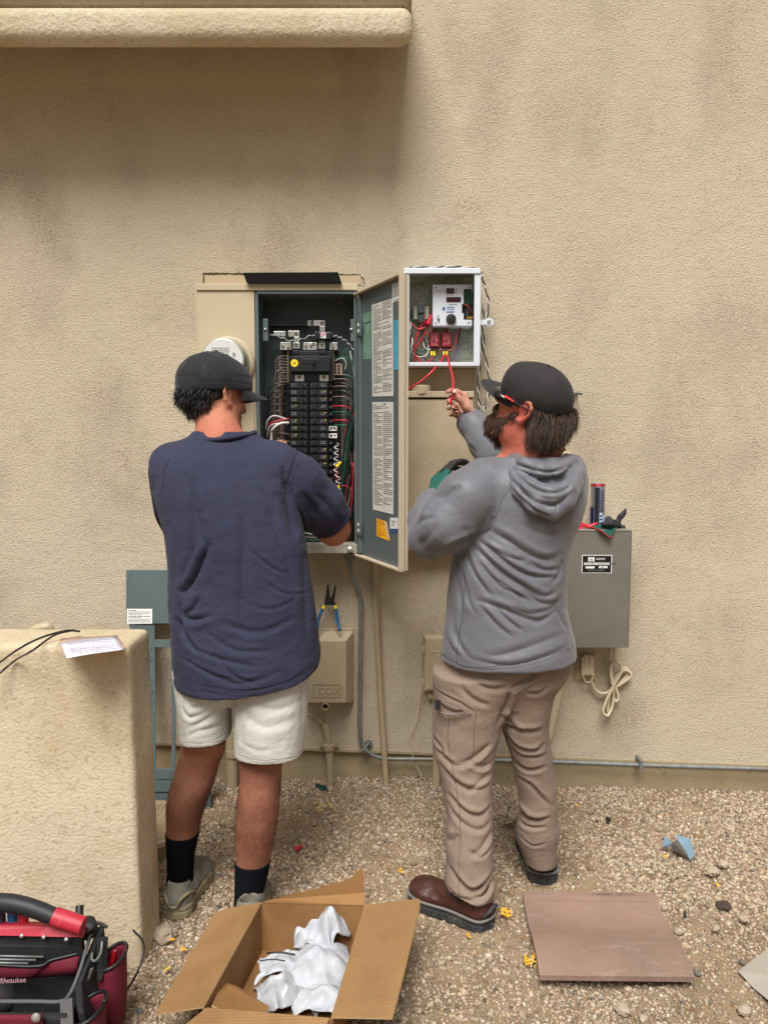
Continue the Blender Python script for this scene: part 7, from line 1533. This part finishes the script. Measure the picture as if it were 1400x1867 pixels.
# gloved left hand
f = Field(np.array(P(805, 890, -.5)) - .16, np.array(P(805, 890, -.5)) + .16, .003)
gw_ = P(791, 910, -.63); f.add(cone(P(786, 922, -.66), gw_, .036, .034), .01)
gd = (P(803, 868, -.58) - gw_).normalized(); auto_hand(f, gw_, gd, (.75, .35, -.45), -1, .55, 1.13)
V, Q = f.mesh(); V = smoothmesh(V, Q, 2, .4); N = vnormals(V, Q); V += N * (vnoise(V, 60, 3) * .0012)[:, None]
dloc = (V - np.array(gw_)) @ np.array(gd); cx_ = Q.mean(1) if False else None
fc = V[Q].mean(1); dl_ = (fc - np.array(gw_)) @ np.array(gd) + vnoise(fc, 50, 2) * .004; mi = (dl_ > .098).astype(int)
gv = rawmesh('glove', V, Q, [mat('glove_knit', S(20, 92, 78), .9, bump=[(400, .0010)]), mat('glove_dip', S(30, 31, 34), .65)], man2, mi, smooth=180)
# trousers
M_pant = mat('taupe_twill', S(138, 120, 106), .85, var=[(4, .45, .7, S(130, 112, 98))], bump=[(500, .0004), (80, .0008), (24, .0040, 5, (1, 1, 1.3))], spec=.2, sheen=.05)
f = Field((P(775, 1300, -.9).x, -1.1, -.02 + .05), (P(1060, 1200, -.9).x, -.56, P(900, 1170, -.9).z), .0038)
f.add(loft(rows([(1170, 808, 1040), (1210, 802, 1040), (1240, 797, 1026, -.79, .120), (1275, 815, 985, -.79, .08)], -.79, .13), 2.3))
f.add(loft(rows([(1225, 792, 935, -.80, .12), (1260, 791, 930, -.80, .12), (1286, 789, 927, -.80, .115), (1314, 788, 915, -.80, .11), (1343, 788, 909, -.81, .105), (1371, 790, 903, -.82, .10), (1400, 799, 899, -.835, .095), (1443, 809, 897, -.86, .082), (1471, 814, 897, -.87, .080), (1500, 817, 897, -.885, .078), (1529, 814, 897, -.895, .080), (1545, 811, 897, -.90, .082), (1571, 816, 898, -.91, .080), (1600, 809, 899, -.915, .082), (1625, 809, 899, -.92, .084), (1660, 811, 898, -.92, .084)], -.85, .1), 2.2), .035)
f.add(loft(rows([(1225, 900, 1030, -.775, .12), (1260, 905, 1008, -.775, .11), (1314, 912, 997, -.77, .10), (1343, 918, 999, -.765, .09), (1371, 928, 1006, -.76, .082), (1414, 937, 1011, -.75, .075), (1457, 946, 1014, -.745, .070), (1486, 949, 1017, -.74, .07), (1508, 941, 1020, -.735, .075), (1525, 942, 1019, -.73, .075), (1545, 948, 1014, -.725, .07), (1571, 957, 1013, -.72, .068), (1600, 962, 1012, -.72, .068)], -.75, .09), 2.2), .02)
_, x, y, z = f.sub(f.lo, f.lo + f.h * f.n); xm = P(930, 1550, -.8).x
pl0 = P(852, 1648, -1.0); zL = pl0.z + (x - pl0.x) * -.22 + (y + 1.0) * .05; pr0 = P(985, 1591, -.79)
f.D = np.maximum(f.D, np.where(x < xm, zL - z, pr0.z - z + 0 * y)).astype(np.float32)
U = lambda pts: [(700 + a / 3.5, 1200 + b / 3.5) for a, b in pts]
ST = [(U([(800, 210), (880, 160), (1000, 90)]), 6, .010, -1), (U([(800, 215), (795, 300), (760, 400), (745, 470)]), 6, .014, 1), (U([(580, 160), (680, 195), (790, 190)]), 7, .007, 1), (U([(480, 180), (560, 260), (680, 310)]), 7, .006), (U([(330, 250), (480, 290), (580, 350)]), 3, .004, 1), (U([(340, 320), (420, 355), (520, 350)]), 4, .005, 1),
      (U([(690, 560), (580, 640), (460, 690)]), 7, .010, 1), (U([(700, 700), (620, 700), (540, 660)]), 6, .009, 1), (U([(330, 630), (420, 680), (470, 690)]), 6, .007, 1), (U([(350, 700), (450, 790), (560, 830), (680, 820)]), 7, .009, 1), (U([(690, 760), (600, 790), (520, 850)]), 6, .008, 1), (U([(400, 870), (500, 950), (600, 980), (690, 950)]), 6, .009, 1), (U([(400, 930), (470, 1010), (600, 1060), (690, 1030)]), 6, .006), (U([(690, 1090), (600, 1170), (520, 1200)]), 7, .007, 1), (U([(395, 1180), (440, 1130), (470, 1090)]), 6, .008, 1), (U([(530, 1160), (600, 1210), (690, 1170)]), 5, .006),
      (U([(400, 1290), (480, 1370), (560, 1400), (690, 1330)]), 7, .011, 1), (U([(690, 1370), (620, 1430), (540, 1440)]), 6, .009, 1), (U([(380, 1420), (450, 1450), (560, 1450)]), 6, .007), (U([(400, 1480), (500, 1540), (600, 1560), (690, 1540)]), 5, .004), (U([(300, 560), (360, 600), (380, 650)]), 5, .006),
      (U([(760, 480), (860, 510), (1040, 510)]), 7, .010, 1), (U([(900, 230), (1000, 240), (1060, 190)]), 6, .006), (U([(760, 400), (840, 470), (900, 520)]), 6, .006, 1), (U([(790, 560), (880, 640), (1000, 650), (1060, 600)]), 6, .009, 1), (U([(820, 650), (900, 700), (1000, 700), (1080, 690)]), 6, .007, 1), (U([(840, 760), (950, 800), (1080, 770)]), 6, .006), (U([(870, 880), (960, 900), (1020, 960), (1110, 1060)]), 6, .006, 1), (U([(850, 1060), (900, 1100), (990, 1150), (1110, 1130)]), 6, .012, 1), (U([(850, 1130), (930, 1160), (1000, 1140)]), 5, .008, 1), (U([(890, 1200), (960, 1210), (1090, 1190)]), 5, .006), (U([(920, 1300), (1000, 1330), (1090, 1300)]), 4, .004)]
seam = [(U([(440, 90), (430, 350), (405, 600), (450, 800), (480, 1100), (480, 1400), (480, 1540)]), 1.6, .0022, 1), (U([(590, 350), (570, 500), (560, 620)]), 1.5, .0018, 1)]
pant_f = f
ST = [(a[0], a[1] * .8, a[2] * 1.1) + tuple(a[3:]) for a in ST]
pt = cloth('trousers', f, M_pant, man2, ST + seam, -.92, [((5, 5, 9), .0030, 44), ((14, 14, 22), .0016, 45), ((9, 9, 16), .0030, 46, 1)], 2)
# cargo pocket zip, pen clip
Yk = -.915
mb = MB(); mb.tube([P(793, 1277, -.86), P(802, 1276, -.885), P(822, 1282, -.915), P(838, 1289, -.925), P(847, 1299, -.925), P(858, 1301, -.922)], .0022, 6, 0, 5); mb.tube([P(794, 1292, -.87), P(806, 1300, -.90), P(824, 1303, -.918), P(845, 1300, -.925)], .0026, 6, 0, 5); mb.build('pocket_seam', [mat('pant_edge', S(126, 104, 92), .85)], pt, smooth=180)
mb = MB(); mb.tube([P(800, 1296, -.885), P(815, 1301, -.908), P(838, 1301, -.924)], .0035, 6, 0, 4, .5); mb.build('pocket_lining', [mat('pocket_grey', S(112, 114, 120), .8)], pt, smooth=180)
mb = MB(); mb.tube([P(795, 1275, -.875), P(796, 1292, -.885)], .0055, 8); mb.tube([P(800.5, 1276, -.892), P(801, 1296, -.900)], .0032, 8); o = mb.build('pocket_clip', [M_black], pt, smooth=60)
# boots
M_boot = mat('brown_leather', S(68, 38, 30), .42, var=[(12, .45, .7, S(62, 34, 28)), (60, .6, .8, S(90, 58, 48))], bump=[(120, .0012), (30, .002)], coat=.1)
M_bsole = mat('boot_rubber', S(50, 52, 54), .7, bump=[(80, .0008)], var=[(20, .5, .75, S(84, 82, 78))])
M_welt = mat('grey_welt', S(112, 110, 104), .7)
for heel, toe in ((G(896, 1692), G(750, 1630)), (G(992, 1612), G(966, 1520))):
    o, Hs, L = shoe(man2, heel, toe, 'boot', M_boot, M_bsole, ht=.12, soleh=.034, wd=.060, boot=True)
    t = np.array([0, .04, .12, .3, .45, .6, .75, .88, .96, 1.0]); hw = np.array([.010, .60, .78, .76, .78, .92, 1.0, .86, .55, .02]) * .060 + .0035
    pts = [Hs(-hw[i], t[i] * L, .0345) for i in range(10)] + [Hs(hw[i], t[i] * L, .0345) for i in range(9, -1, -1)]
    pts[0] = Hs(-.012, -.003, .037); pts[-1] = Hs(.012, -.003, .037); pts.append(pts[0]); MB().tube(pts, .0045, 6, 0, 3, 1.0).build('welt', [M_welt], o, smooth=180)
    mb = MB(); mb.tube([Hs(-.030, .012, .044), Hs(-.022, -.003, .062), Hs(0, -.006, .070), Hs(.022, -.003, .062), Hs(.030, .012, .044)], .006, 8, 0, 4); mb.build('heel_guard', [M_bsole], o, smooth=180)
    mb = MB()
    for k in range(4): mb.tube([Hs(-.020, L * (.42 + k * .055), .088 - k * .008), Hs(0, L * (.43 + k * .055), .098 - k * .008), Hs(.020, L * (.42 + k * .055), .088 - k * .008)], .0032, 6, 0, 3)
    mb.build('laces', [M_black], o, smooth=180)

tuck(man2, [shirt_f, pant_f], [(P(945, 805, -.80), .10), (P(845, 750, -.30), .066)])

M_shs = mat('shirt_seam', S(78, 78, 84), .8); M_pst = mat('pant_seam', S(104, 88, 76), .9)
surf_line(sh, [[(936, 884), (918, 905), (905, 937), (894, 959), (878, 976)], [(848, 1040), (846, 1080), (842, 1120), (836, 1165), (832, 1205)], [(806, 1192), (840, 1212), (888, 1216), (960, 1204), (1044, 1180)]], .0010, M_shs, 'shirt_seam')
surf_line(pt, [[(826, 1226), (822, 1262)], [(820, 1300), (816, 1340), (822, 1380), (830, 1428), (838, 1480), (838, 1540), (836, 1600), (838, 1636)], [(868, 1300), (864, 1330), (862, 1372), (840, 1394), (815, 1384)], [(975, 1222), (965, 1245), (932, 1262)]], .0010, M_pst, 'trouser_seam')
